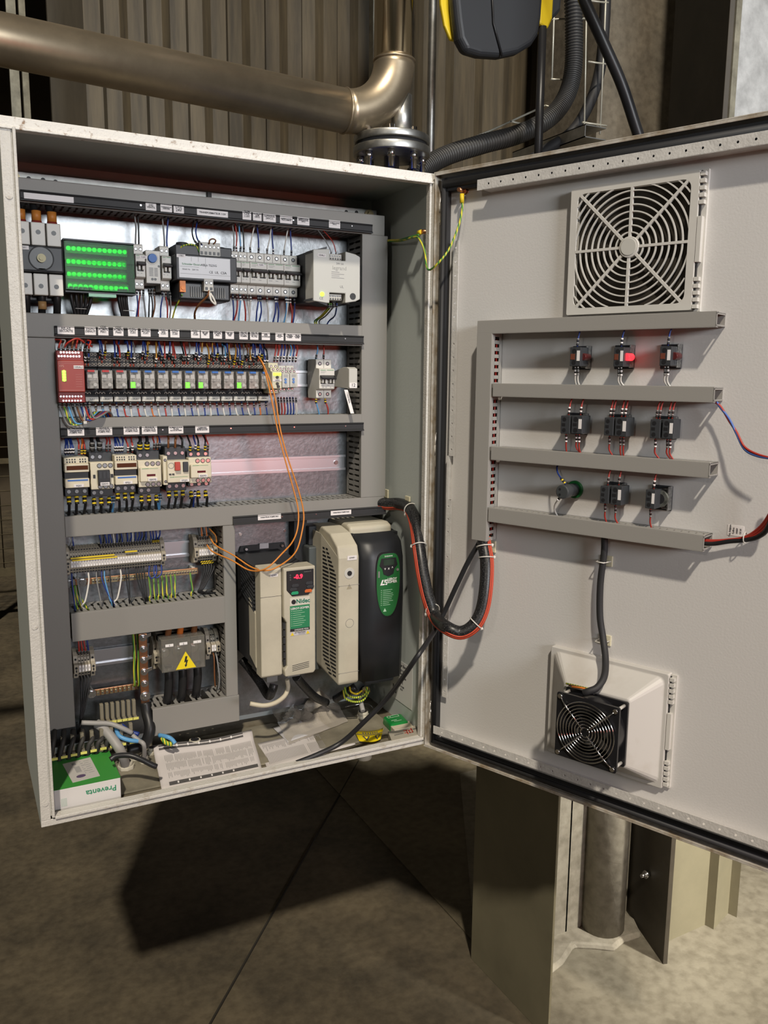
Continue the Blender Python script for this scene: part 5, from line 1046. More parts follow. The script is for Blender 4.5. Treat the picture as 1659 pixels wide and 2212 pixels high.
# ================================================================== WIRES
R = random.Random(11)
def W3(L): return [(c(px, py_, y)[0], y, c(px, py_, y)[1]) for px, py_, y in L]
def CN(k): return k.replace('_', ' ')
GT = {}
def down(px, zt__, zb__, yt_, yb_, col, where, grp, r=.0014, sl=('b', .011), pyref=700, lean=None, bulge=.004):
    """wire leaving a device at the top end zt__ and dropping into a duct at zb__ (or rising, if zb__ > zt__)."""
    x = cx(px, pyref, yt_); dx_ = R.uniform(-.005, .005) if lean is None else lean; dz = zb__-zt__
    P_ = [(x, yt_, zt__), (x+R.uniform(-.001, .001), yt_-.002, zt__+dz*.18), (x+dx_*.5+R.uniform(-.002, .002), yt_-bulge*.6, zt__+dz*.5), (x+dx_, (yt_+yb_)/2, zt__+dz*.84), (x+dx_*1.1, yb_, zb__)]
    return wire(P_, r, col, f'thin {CN(col)} wire {where}', sl, grp)
UPZ = 1.866; D2T = 1.6612; D2B = 1.619; D3T = 1.469; D3B = 1.434; D4T = 1.2808; D4B = 1.242; D5T = 1.088
g = 'wires above the breaker row'
def sl_(): return (R.choice('bbw'), .012)
zt1 = ZR1+.044
for px, col, w_ in ((293, 'grey', 'rising from the slim breaker beside the green cover'), (300, 'black', 'rising from the slim breaker beside the green cover'), (355, 'grey', 'rising from the slim breaker left of the transformer'), (361, 'blue', 'rising from the slim breaker left of the transformer')):
    down(px, zt1-.004, UPZ, .208, .20, col, w_, g, .0017, None, 535)
for px, col in ((505, 'grey'), (511, 'red'), (519, 'light_blue'), (526, 'black'), (541, 'white'), (558, 'blue'), (577, 'white'), (590, 'blue'), (613, 'white'), (629, 'blue')):
    down(px, zt1-.004, UPZ, .208, .20, col, 'rising from the close row of breakers into the top duct', g, .0015, sl_(), 550, lean=.008 if col == 'white' else -.003)
for px, col in ((713, 'grey'), (725, 'red')): down(px, ZU1-.012, UPZ, .16, .20, col, 'rising from the top of the power supply', g, .001, ('b', .012), 535, lean=-.02)
for px, col in ((415, 'black'), (423, 'blue')): wire(W3([(px+14, 530, .175), (px+4, 518, .18), (px, 500, .2), (px+3, 478, .21), (px+2, 466, .21)]), .0014, col, f'thin {col} wire curving from the transformer terminals to the top duct', ('b', .01), g)
wire(W3([(452, 527, .172), (453, 519, .17), (460, 516, .17), (466, 520, .17), (462, 527, .172)]), .0015, 'brown', 'short brown wire loop on top of the transformer terminals', None, g)
wire(W3([(386, 548, .19), (392, 533, .18), (410, 528, .18), (424, 532, .18), (431, 545, .178)]), .0016, 'green_yellow', 'green and yellow wire looping over the top of the transformer', None, g)
g = 'wires below the breaker row'; zb1 = ZR1-.042; D2E = 1.652
for px, col in ((296, 'blue'), (302, 'red'), (310, 'grey'), (321, 'black'), (327, 'black'), (333, 'brown'), (350, 'blue'), (358, 'red'), (366, 'grey')):
    down(px, zb1, D2E, .208, .22, col, 'dropping from the slim breakers and thermostat', g, .0015, sl_(), 630)
for px, col in ((503, 'blue'), (511, 'red'), (518, 'light_blue'), (526, 'red'), (535, 'white'), (541, 'white'), (557, 'blue'), (562, 'blue'), (577, 'white'), (594, 'blue'), (599, 'blue'), (617, 'light_blue'), (622, 'white'), (627, 'red'), (635, 'blue')):
    down(px, zb1, D2E, .208, .22, col, 'dropping from the close row of breakers', g, .0016, sl_(), 640)
for px, col in ((708, 'green_yellow'), (712, 'green_yellow'), (718, 'grey'), (725, 'blue')): wire(W3([(px+3, 655, .14), (px+2, 663, .145), (px-14 if col != 'blue' else px-2, 682, .19), (px-28 if col != 'blue' else px-14, 693, .22), (px-26 if col != 'blue' else px-20, 704, .23)]), .0016, col, f'thin {CN(col)} wire bending down from the power supply', ('b', .008), g)
wire(W3([(452, 628, .16), (448, 640, .16), (430, 658, .18), (421, 675, .2), (421, 692, .22)]), .0022, 'brown', 'dark red wire curving down from the lower transformer terminals', None, g)
wire(W3([(452, 628, .16), (456, 648, .155), (466, 658, .155), (462, 646, .155), (455, 634, .158)]), .002, 'white', 'white wire loop hanging under the transformer', None, g)
wire(W3([(393, 636, .17), (392, 642, .18), (380, 662, .2), (372, 690, .22)]), .0016, 'green_yellow', 'green and yellow wire falling from the orange link of the transformer', None, g)
# thick cables of the switch
for i, px in enumerate((44, 77, 109)):
    x = XS+WS*(.16+.335*i)
    w_ = wire([(x, .175, ZS+HS+.036), (x, .176, ZS+HS+.05), (x-.003, .19, ZS+HS+.075), (x-.004, .205, 1.868)], .0062, 'black', f'{("left", "middle", "right")[i]} thick black cable entering the disconnect switch from above', None, 'thick cables of the disconnect switch', 'power_cable', 'cable', 12)
    part(w_, 'red_sleeve', MB().cyl(0, 0, 0, 'z', .0088, .010, 0, 16), mat('dark red sleeve', (.22, .025, .02), .5)); part(w_, 'orange_sleeve', MB().cyl(0, .001, .010, 'z', .0082, .018, 0, 16), mat('dark orange sleeve', (.50, .18, .03), .5))
    w_ = wire([(x+.002, .175, ZS-HS-.034), (x+.002, .178, ZS-HS-.05), (x+.002, .19, ZS-HS-.07), (x+.002, .21, 1.65)], .0068, 'black', f'{("left", "middle", "right")[i]} thick black cable leaving the disconnect switch downward', None, 'thick cables of the disconnect switch', 'power_cable', 'cable', 12)
    if i == 1: part(w_, 'tan_sleeve', MB().cyl(0, 0, -.03, 'z', .0074, .014, 0, 16), mat('tan sleeve', (.35, .2, .08), .5))
for k, (a0, n_) in enumerate(((.10, 5), (.80, 4))):
    for i in range(n_):
        x = XD0+(XD1-XD0)*(a0+.035*i*(2 if k == 0 else 1)); xe = XD0+(XD1-XD0)*(a0+.08+.022*i)
        wire([(x, .20, ZDb+.01), (x, .20, ZDb-.012), ((x+xe)/2, .205, ZDb-.035), (xe, .21, 1.652)], .0034, 'black', f'black cable in the {"left" if k == 0 else "right"} bundle under the green covered block', None, 'black cables under the green covered block', 'cable', 'cable', 8)
    xe = XD0+(XD1-XD0)*(a0+.12); o_ = solo('cable_tie', MB().tube([(-.010, .002, 0), (-.008, -.0045, 0), (.010, -.0045, 0), (.014, .002, 0)], .0007, n=4), WM['white'], f'thin cable tie round the {"left" if k == 0 else "right"} black bundle below the green cover', 'cable tie', (xe, .205, ZDb-.030))
# relay row wires
g = 'wires above the relay row'; ztR = ZB_+.046; zbR = ZB_-.046
top = [('black', 'blue'), ('blue', 'blue', 'brown'), ('blue', 'blue', 'red'), ('blue', 'blue', 'grey'), ('blue', 'blue', 'orange'), ('orange', 'blue', 'blue', 'red'), ('blue', 'red', 'red'), ('black', 'red', 'grey'), ('blue', 'blue', 'orange'), ('orange', 'orange', 'blue', 'blue'), ('black', 'light_blue', 'blue', 'orange'), ('orange', 'blue', 'blue', 'grey'), ('brown', 'orange', 'blue', 'blue'), ('blue', 'blue', 'blue', 'black')]
amber = mat('amber insulation', (.42, .20, .02), .45)
for i, cols in enumerate(top):
    for j, col in enumerate(cols):
        x = RELX[i]+.0035+j*.0055+R.uniform(-.001, .001); z0_ = ztR-R.choice((0, .008, .014)); yy = .208 if z0_ > ztR-.005 else .204; dx_ = R.uniform(-.004, .006)
        P_ = [(x, yy-.004, z0_), (x+.0005, .190, z0_+.012), (x+dx_*.4, .190+R.uniform(-.004, .01), z0_+.030), (x+dx_, .20, D2B-.006), (x+dx_, .21, D2B+.012)]
        P_[0] = (x, .197, z0_); w_ = wire(P_, .0016, col, f'thin {CN(col)} wire rising from the {ordn[i]} relay of the row', (R.choice('bbbwwy'), .012), g, mtl=amber if col == 'orange' else None)
        part(w_, 'ferrule', MB().tube([(0, 0, 0), (0, .002, -.006)], .0014, 0, 8), mat('red ferrule', (.40, .07, .04), .45))
g = 'wires below the relay row'
bot = [('blue', 'brown'), ('light_blue', 'brown'), ('blue', 'red'), ('white', 'red'), ('white', 'orange'), ('white', 'red'), ('white', 'blue'), ('white', 'blue'), ('white', 'blue'), ('white', 'blue'), ('white', 'blue'), ('white', 'blue'), ('white', 'blue'), ('orange', 'blue')]
for i, cols in enumerate(bot):
    for j, col in enumerate(cols):
        x = RELX[i]+.006+j*.014; dx_ = R.uniform(.000, .009)
        P_ = [(x, .203, zbR+.002), (x, .199, zbR-.012), (x+dx_*.3, .196, zbR-.025), (x+dx_, .205, D3T), (x+dx_*1.1, .215, D3T-.012)]
        wire(P_, .0015, col, f'thin {CN(col)} wire hanging from the {ordn[i]} relay of the row', ('b', .011), g)
for i, col in enumerate(('grey', 'black', 'red', 'red', 'blue', 'blue', 'blue', 'white')):
    x = cx(594+i*6.4, 855, .19); P_ = [(x, .19, zbR+.012), (x, .187, zbR), (x+.002, .19, zbR-.02), (x+.001, .20, D3T-.01)]; wire(P_, .0015, col, f'thin {CN(col)} wire hanging from the grey timer relays', ('b', .011), g)
for i, col in enumerate(('red', 'red', 'blue', 'blue', 'black', 'light_blue', 'blue', 'red')):
    x = cx(592+i*6.6, 780, .19); P_ = [(x, .19, ztR-.006), (x, .185, ztR+.006), (x+.003, .186, ztR+.025), (x+R.uniform(-.006, .008), .2, D2B+.01)]; wire(P_, .0015, col, f'thin {CN(col)} wire rising from the grey timer relays', ('w' if i % 2 else 'b', .012), 'wires above the relay row')
for px, col in ((682, 'light_blue'), (699, 'red')): down(px, ZR2+.042, D2B+.01, .208, .21, col, 'rising from the lone wide breaker', 'wires above the relay row', .0016, ('b', .010), 775)
for px, col in ((683, 'light_blue'), (702, 'red')): down(px, ZR2-.042, D3T-.01, .208, .21, col, 'dropping from the lone wide breaker', 'wires below the relay row', .0016, ('y', .010), 860, lean=.008)
# safety relay bundle
for i, col in enumerate(('red', 'grey', 'black', 'brown', 'red', 'grey', 'black', 'red')):
    x = RX+.006+i*.0075; P_ = [(x, .165, RZ1-.004), (x, .155, RZ1+.008), (x+.004, .165, RZ1+.018), (x+R.uniform(-.012, .022), .19, RZ1+.020), (x+.02+R.uniform(-.01, .01), .21, D2B+.004)]
    wire(P_, .0017, col, f'{CN(col)} wire bunched above the red safety relay', ('b', .01), 'wires above the red safety relay')
wire([(RX+.014, .160, RZ1+.003), (RX+.022, .150, RZ1+.014), (RX+.038, .150, RZ1+.021), (RX+.054, .160, RZ1+.012), (RX+.066, .17, RZ1+.008)], .0018, 'red', 'red wire arching over the top of the red safety relay', None, 'wires above the red safety relay')
for i, col in enumerate(('grey', 'green_yellow', 'light_blue', 'black', 'brown', 'blue', 'red', 'grey')):
    x = RX+.004+i*.0075; xe = RX+.05+.004*i; P_ = [(x, .170, RZ0+.004), (x, .165, RZ0-.010), (x+(xe-x)*.3, .160, RZ0-.026-.002*(8-i)), (xe, .165, RZ0-.022-.001*(8-i)), (xe+.018, .19, RZ0-.018), (xe+.03, .21, D3T-.008)]
    wire(P_, .0019, col, f'{CN(col)} wire gathered in the loop under the red safety relay', ('b', .010), 'wires under the red safety relay')
solo('cable_tie', MB().torus(0, 0, 0, 'x', .009, .0011, 0, 20, 5).box(-.003, .003, -.012, -.008, -.012, -.007), WM['white'], 'white cable tie round the wire loop under the red safety relay', 'cable tie', (RX+.045, .165, RZ0-.026))
# contactor row
g = 'wires above the contactor row'
def devw(C_, spec, up, where, thick=False, zoff=0, g_=None):
    t_, w, h_, dp = C_; L_ = t_.matrix_world.translation
    for k, (fx, col, r_, sl) in enumerate(spec):
        x = L_.x+w*fx; y_ = YP-dp+.022; z0_ = L_.z+(h_+.004+zoff if up else -.012-zoff)
        if up: P_ = [(x, y_, z0_), (x, y_-.003, z0_+.014), (x+R.uniform(-.003, .003), y_+.004, (z0_+D3B)/2+.008), (x+R.uniform(-.006, .006), .21, D3B+.010)]
        else: P_ = [(x, y_+.008, z0_), (x, y_+.006, z0_-.012), (x+R.uniform(-.002, .004), y_+.010, (z0_+D4T)/2), (x+R.uniform(-.002, .006), .212, D4T-.012)]
        w_ = wire(P_, r_, col, f'{"thick" if r_ > .002 else "thin"} {CN(col)} wire {"rising from" if up else "dropping from"} {where}', sl, g_ or (g if up else 'wires below the contactor row'), n=8)
B4 = [(f, 'blue', .0016, ('w', .012)) for f in (.12, .22, .33, .43)]
devw(C1, B4+[(.66, 'red', .0016, ('b', .01)), (.78, 'orange', .0016, ('y', .01)), (.90, 'red', .0016, ('y', .01))], True, 'the first contactor at the left')
devw(C3, B4+[(.68, 'red', .0016, ('w', .01)), (.88, 'red', .0016, ('w', .012))], True, 'the third contactor from the left')
devw(C2, [(.16, 'black', .0034, ('b', .018)), (.46, 'black', .0034, ('b', .018)), (.76, 'red', .0016, ('b', .012)), (.90, 'red', .0016, ('b', .012))], True, 'the second contactor with the open window', zoff=.016)
devw(C4, [(.16, 'black', .0034, ('y', .014)), (.46, 'black', .0034, ('y', .014)), (.76, 'red', .0016, ('b', .012)), (.90, 'orange', .0016, ('b', .012)), (1.0, 'blue', .0016, ('b', .012))], True, 'the fourth contactor', zoff=.016)
devw(C5, [(.18, 'brown', .0022, None), (.5, 'brown', .0024, None), (.82, 'black', .0022, None)], True, 'the motor breaker', zoff=.02)
devw(C6, [(.15, 'black', .0018, ('y', .012)), (.38, 'blue', .0016, ('w', .012)), (.5, 'black', .0018, ('y', .012)), (.8, 'black', .0018, ('y', .012)), (.92, 'red', .0016, ('b', .012))], True, 'the last contactor at the right', zoff=.008)
for C_, nm_ in ((C1, 'the first contactor at the left'), (C2, 'the second contactor with the open window'), (C3, 'the third contactor from the left'), (C4, 'the fourth contactor'), (C5, 'the motor breaker'), (C6, 'the last contactor at the right')):
    sp_ = [(f, 'black', .0027, ('y', .016)) for f in ((.18, .5, .82) if C_ is not C2 else (.16, .46, .8))]
    if C_ in (C2, C4): sp_ += [(.9, 'light_blue', .0018, ('b', .012)), (1.0, 'light_blue', .0018, ('b', .012))]
    if C_ is C6: sp_ += [(.35, 'blue', .0018, ('w', .01))]
    devw(C_, sp_, False, nm_, zoff=.006)
# long terminal strip
g = 'wires above the long terminal strip'; cols = ['grey', 'blue']+['blue', 'black', 'blue', 'blue', 'blue', 'white', 'blue', 'black', 'blue', 'grey', 'blue', 'blue', 'white', 'blue', 'blue', 'blue', 'black', 'blue', 'grey', 'blue', 'blue', 'blue', 'blue']
idx = [0, 1]+list(range(11, 34))
for i, col in zip(idx, cols):
    x = T4X[i]+pit/2; z0_ = ZR4+.024; P_ = [(x, .226, z0_), (x, .219, z0_+.010), (x+R.uniform(-.003, .003), .217, z0_+.022), (x+R.uniform(-.008, .008), .225, D4B+.012)]
    wire(P_, .0016, col, f'thin {CN(col)} wire rising from the long terminal strip into the duct', ('y' if i > 30 else 'b', .008), g)
g = 'wires below the long terminal strip'
for i, col, lean in ((0, 'blue', 0), (2, 'grey', .004), (6, 'white', -.018), (9, 'grey', .004), (11, 'blue', .018), (12, 'light_blue', .008), (14, 'black', .000), (18, 'white', -.018), (20, 'black', .001), (21, 'black', -.004), (24, 'black', .012), (25, 'black', .008), (26, 'black', .004), (27, 'black', .001)):
    x = T4X[i]+pit/2; z0_ = ZR4-.024; P_ = [(x, .226, z0_), (x-.001, .216, z0_-.020), (x+lean*.6, .205, z0_-.055), (x+lean, .205, D5T+.006), (x+lean+(.012 if col == 'white' else .003), .215, D5T-.010)]
    wire(P_, .0015 if col != 'white' else .0018, col, f'thin {CN(col)} wire falling from the long terminal strip past the copper bar', None, g)
for k, i in enumerate((29, 31)):
    x = T4X[i]+pit/2; z0_ = ZR4-.024; wire([(x, .22, z0_), (x-.003, .212, z0_-.016), (x+.002, .21, z0_-.024), (x+.012, .212, z0_-.016), (x+.014, .22, z0_)], .0016, 'blue', 'short blue wire loop hanging from the right end of the long terminal strip', None, g)
g = 'green and yellow wires of the long copper bar'
for i in range(8):
    fx = .60+.034*i if i < 7 else .93; x = BX+BL*fx; z0_ = BZ-.002
    wire([(x, .228, z0_), (x, .223, z0_-.012), (x+R.uniform(-.004, .001), .215, z0_-.035), (x+R.uniform(-.004, .002), .215, D5T+.003), (x+R.uniform(-.002, .003), .22, D5T-.01)], .0018, 'green_yellow', 'green and yellow wire dropping from the right half of the long copper bar', None, g)
for i in range(3): x = BX+BL*(.02+.02*i); wire([(x, .225, BZ-.004), (x+.001, .215, BZ-.02), (x+.006+.003*i, .21, BZ-.045), (x+.012+.004*i, .215, D5T-.008)], .0019, 'green_yellow', 'green and yellow wire at the left bolt of the long copper bar', None, g)
g = 'wires of the short six terminal strip'
for i in range(5):
    x = T6X[i]+pit/2; z0_ = ZR4-.024; wire([(x+.004, .222, z0_), (x+.008, .212, z0_-.014), (x-.002-.003*i, .206, z0_-.05), (x-.008-.003*i, .206, D5T+.008), (x+.010, .212, D5T+.001)], .0018, 'black', 'thin black wire curving down from the short six terminal strip', ('y', .009), g)
    wire([(x, .222, ZR4+.025), (x, .215, ZR4+.035), (x+R.uniform(-.006, .002), .222, D4B+.01)], .0015, 'orange' if i in (1, 3) else 'black', f'thin {"orange" if i in (1, 3) else "black"} wire above the short six terminal strip', ('b', .008), g)
# lower left
g = 'wires of the lower left terminals'
for i in range(4):
    x = T5X[i]+pit/2
    wire([(x, .222, ZR5+.024), (x, .216, ZR5+.034), (x+R.uniform(-.004, .001), .222, 1.035)], .0018, ('red', 'red', 'red', 'blue')[i], f'thin {("red", "red", "red", "blue")[i]} wire rising from the lower left terminals', ('b', .008), g)
    wire([(x, .222, ZR5-.024), (x, .212, ZR5-.035), (x-.004-.004*i, .200, ZR5-.090), (x-.012-.006*i, .195, ZR5-.135), (cx(166, 1560, .19), .19, cz(166, 1560, .19))], .0017, 'black', 'thin black wire falling from the lower left terminals to the cabinet floor', None, g, n=8)
for px, s_ in ((290, 0), (299, 1)):
    x, zz = c(px, 1482, .228); wire([(x, .228, zz), (x, .220, zz+.008), (x-.001, .216, zz+.04), (x+.001, .216, zz+.08), (x, .225, 1.04)], .0024, 'green_yellow', f'{"left" if s_ == 0 else "right"} of two green and yellow wires left of the vertical copper busbar', None, 'green and yellow wires at the vertical busbar', n=8)
x, zz = c(466, 1412, .215); wire([(x, .215, zz), (x, .205, zz-.01), (x+.003, .2, zz-.05), (x+.001, .205, zz-.08)], .0018, 'grey', 'grey wire dropping from the two terminals right of the power block', None, g); x, zz = c(460, 1410, .215); wire([(x, .215, zz), (x, .207, zz-.01), (x-.001, .203, zz-.05), (x+.001, .207, zz-.075)], .0016, 'brown', 'brown wire dropping from the two terminals right of the power block', None, g)
# orange patch cables
oc_ = mat('orange patch cable', (.62, .22, .035), .45)
wire(W3([(560, 775, .175), (572, 800, .15), (585, 855, .14), (600, 930, .13), (615, 990, .12), (632, 1050, .115), (644, 1100, .11), (643, 1140, .10), (632, 1170, .08), (610, 1195, .055), (575, 1228, .050), (540, 1232, .09), (500, 1210, .13), (460, 1192, .18), (447, 1177, .205)]), .0016, 'orange', 'orange patch cable hanging from the relay row in front of the plate, outer strand', None, 'orange patch cables', n=8, mtl=oc_)
wire(W3([(558, 770, .175), (570, 790, .15), (592, 850, .14), (606, 930, .13), (622, 990, .12), (645, 1060, .115), (656, 1110, .11), (652, 1150, .10), (640, 1190, .08), (615, 1215, .055), (580, 1232, .049), (545, 1226, .085), (505, 1200, .13), (466, 1178, .18), (452, 1158, .21)]), .0016, 'orange', 'orange patch cable hanging from the relay row in front of the plate, inner strand', None, 'orange patch cables', n=8, mtl=oc_)
wire(W3([(452, 1142, .215), (458, 1148, .21), (466, 1158, .205), (468, 1172, .205)]), .0016, 'orange', 'short orange cable arch above the short six terminal strip', None, 'orange patch cables', n=8, mtl=oc_)
# ------------------------------------------------------------------ cable loop to the door
def D3(L): return [tuple(HG+HD*dd(px, py_, e)[0]+HN*e+Vector((0, 0, dd(px, py_, e)[1]))) for px, py_, e in L]
loop = W3([(800, 1082, .20), (835, 1088, .17), (862, 1088, .14), (885, 1098, .085), (898, 1130, .04), (906, 1185, .0), (914, 1240, -.025), (925, 1290, -.045), (941, 1332, -.07)])+D3([(965, 1355, .10), (995, 1366, .09), (1022, 1352, .075), (1040, 1320, .06), (1049, 1270, .048), (1051, 1215, .036), (1046, 1180, .028), (1044, 1160, .024)])
braid = bpy.data.materials.new('black braided sleeve'); braid.use_nodes = True; nt = braid.node_tree; b_ = nt.nodes['Principled BSDF']; b_.inputs['Roughness'].default_value = .38
tc = nt.nodes.new('ShaderNodeTexCoord'); ck = nt.nodes.new('ShaderNodeTexVoronoi'); ck.inputs['Scale'].default_value = 420; rr_ = nt.nodes.new('ShaderNodeValToRGB'); rr_.color_ramp.elements[0].color = (.09, .09, .09, 1); rr_.color_ramp.elements[1].color = (.008, .008, .009, 1); rr_.color_ramp.elements[1].position = .45
nt.links.new(tc.outputs['Object'], ck.inputs['Vector']); nt.links.new(ck.outputs['Distance'], rr_.inputs[0]); nt.links.new(rr_.outputs[0], b_.inputs['Base Color'])
wire(loop, .0130, 'black', 'thick braided black cable sleeve looping from the cabinet to the door', None, None, 'braided_cable', 'cable', n=18, st=8, mtl=braid)
vv = (CAM-Vector(loop[8])).normalized()
lp2 = [Vector(p) for p in loop]
def offset(k, du, dv):
    out = []
    for i, p in enumerate(lp2):
        t_ = (lp2[min(i+1, len(lp2)-1)]-lp2[max(i-1, 0)]).normalized(); v_ = (CAM-p).normalized(); s_ = t_.cross(v_).normalized(); out.append(p+s_*du+v_*dv)
    return out
for k, (du, dv) in enumerate(((.0115, .006), (.0085, .0095), (.0128, .0025))):
    wire(offset(k, -du, dv) if False else offset(k, du, dv), .0018, 'red', f'red wire strapped along the black cable loop, {("middle", "inner", "outer")[k]} strand', None, 'red wires strapped to the black cable loop', n=6, st=6, mtl=mat('orange red insulation', (.48, .06, .025), .42))
for px, py_, typ, yy, lb in ((886, 1097, 'Y', .08, 'at the top bend'), (906, 1176, 'Y', .005, 'on the left side'), (931, 1318, 'Y', -.055, 'at the lower left bend'), (1030, 1345, 'D', .072, 'at the lower right bend'), (1046, 1206, 'D', .036, 'near the upper right end'), (1045, 1180, 'D', .028, 'just under the door duct')):
    ctr = Vector(W3([(px, py_, yy)])[0] if typ == 'Y' else D3([(px, py_, yy)])[0]); i = min(range(len(lp2)), key=lambda q: (lp2[q]-ctr).length); t_ = (lp2[min(i+1, len(lp2)-1)]-lp2[max(i-1, 0)]).normalized()
    sm = cr(loop, 8); ctr = min(sm, key=lambda q: (q-ctr).length); u_ = t_.orthogonal().normalized(); w_ = t_.cross(u_); m = MB(); rr = .0150
    m.tube([u_*math.cos(a)*rr+w_*math.sin(a)*rr for a in [2*PI*j/24 for j in range(24)]], .0013, 0, 6, closed=True)
    v_ = (CAM-ctr).normalized(); s_ = t_.cross(v_).normalized(); q = s_*.015; m.tube([q-t_*.003, q+t_*.003+s_*.002], .003, 0, 6)
    solo('cable_tie', m, WM['white'], f'white cable tie round the black cable loop {lb}', 'cable tie', ctr, 'white cable ties on the black cable loop')
for px, py_, y_ in ((838, 1090, .155),): pass
pts = W3([(640, 1648, .012), (690, 1628, .010), (740, 1602, .008), (790, 1556, -.02), (840, 1504, -.05)])+D3([(900, 1420, .16), (945, 1352, .065), (985, 1268, .045), (1012, 1212, .035), (1038, 1168, .025)])
wire(pts, .0052, 'black', 'single black cable rising diagonally from the papers to the door duct', None, None, 'black_cable', 'cable', n=12, st=8, mtl=black)
wire(W3([(238, 1641, .06), (252, 1633, .06), (280, 1632, .05), (306, 1641, .04), (328, 1652, .034), (338, 1656, .033)]), .0052, 'black', 'black cable running over the cabinet floor beneath the open booklet', None, None, 'black_cable', 'cable', n=12, mtl=black)
# earth wire from the wall stud to the door stud
e1 = W3([(836, 519, .18), (862, 518, .12), (885, 512, .07), (905, 507, .03)])
wire(e1, .0019, 'green_yellow', 'green and yellow wire running to the stud on the right inside wall', None, None, n=8)
wire(W3([(836, 521, .18), (866, 520, .12), (898, 512, .03), (909, 522, .0), (918, 545, -.015), (921, 573, -.03), (928, 583, -.04)])+D3([(945, 570, .06), (970, 538, .045), (990, 490, .03), (998, 455, .02), (999, 438, .016)]), .0021, 'green_yellow', 'green and yellow earth wire sagging from the cabinet wall to the door stud', None, None, n=8)
P_ = D3([(998, 428, .016)])[0]; t = thing('earth_lug', 'bright yellow cable lug hanging under the door stud', 'cable lug', P_); part(t, 'yellow_sleeve', MB().cyl(0, 0, -.009, 'z', .0042, .017, 0, 14), yellow)
P_ = W3([(911, 500, .02)])[0]; t = thing('earth_stud', 'copper coloured stud with a yellow lug on the right inside wall', 'stud', (.797, .02, P_[2])); part(t, 'stud', MB().cyl(0, 0, 0, 'x', .0045, -.022, 0, 14), copper); part(t, 'washer', MB().cyl(0, 0, 0, 'x', .010, -.002, 0, 20), zinc); part(t, 'yellow_sleeve', MB().cyl(-.020, .004, 0, 'y', .0048, .014, 0, 14), yellow)
# door cables
wire(D3([(1306, 1160, .02), (1305, 1195, .018), (1297, 1260, .016), (1296, 1330, .016), (1303, 1380, .02), (1308, 1425, .04), (1305, 1462, .07), (1290, 1485, .09), (1272, 1493, .10), (1262, 1496, .10)]), .0062, 'black', 'black sheathed cable running down the door to the fan', None, None, 'fan_cable', 'cable', n=12, st=8, mtl=blackm)
for px, py_, lb in ((1308, 1211, 'upper'), (1305, 1382, 'lower')):
    s_, z_ = dd(px+4, py_, 0); t = thing('cable_tie_mount', f'{lb} cream adhesive cable tie mount on the fan cable', 'tie mount', (s_, 0, z_), None, DM); part(t, 'pad', MB().box(-.011, .011, -.003, 0, -.010, .010), mat('cream tie mount', (.62, .58, .42), .5), .001); part(t, 'tie', MB().tube([(-.013, -.002, 0), (-.010, -.024, 0), (.004, -.024, 0), (.008, -.003, 0)], .0012, 0, 6), WM['white'])
s_, z_ = dd(1063, 1180, 0); t = thing('cable_tie_mount', 'cream adhesive cable tie mount below the vertical door duct', 'tie mount', (s_, 0, z_), None, DM); part(t, 'pad', MB().box(-.010, .010, -.004, 0, -.012, .012), MT['cream tie mount'], .001)
for k, (px, py_) in enumerate(((836, 1066), (901, 1080))): x, z = c(px, py_, .10 if k else .2); t = thing('cable_tie_mount', f'cream tie mount on the inside wall {"right" if k else "left"} of the top of the cable loop', 'tie mount', (.797 if k else x, .10 if k else .2, z)); part(t, 'pad', MB().box(-.004, 0, -.010, .010, -.010, .010), MT['cream tie mount'], .001)
for k, col in enumerate(('light_blue', 'red')):
    wire(D3([(1548-k*3, 868, .022), (1556+k*2, 880, .022), (1575, 905+k*4, .025), (1590+k*2, 935, .03), (1608, 970-k*5, .035), (1635, 985-k*4, .04), (1675, 992, .045)]), .0019, col, f'{CN(col)} wire leaving the open end of the second door duct to the right', None, 'wires leaving the door ducts to the right', n=8, mtl=mat('medium blue insulation', (.06, .13, .42), .42) if k == 0 else None)
for k, col in enumerate(('red', 'red', 'red', 'black')):
    wire(D3([(1510, 1166+k*2, .02), (1540, 1168+k*2, .018), (1575, 1166+k, .016), (1610, 1160+k*2, .015), (1640, 1140+k*6, .02), (1662, 1110+k*8, .03), (1690, 1050, .04)]), .0024 if k < 3 else .0042, col, f'{CN(col)} wire leaving the open end of the lowest door duct to the right', None, 'wires leaving the door ducts to the right', n=8)
s_, z_ = dd(1612, 1160, .012); solo('cable_tie', MB().torus(0, 0, 0, 'x', .0085, .0011, 0, 18, 5), WM['white'], 'white cable tie round the red wires at the right edge of the door', 'cable tie', (s_, -.018, z_), fr=DM)
s_, z_ = dd(1573, 1133, 0), dd(1606, 1160, 0); t = thing('door_sticker', 'small white printed sticker above the red wires at the right of the door', 'sticker', (s_[0], 0, z_[1]), None, DM); w_ = z_[0]-s_[0]; h_ = s_[1]-z_[1]
part(t, 'sheet', MB().box(0, w_, -.0006, 0, 0, h_), paper)
for i, s in enumerate(('Fab. Belgique', 'Coffret', '1000V', 'CE 24')): q = txt(t, s, .0036, w_*(.16+.22*i), -.0008, h_*.5, rot=-PI/2)
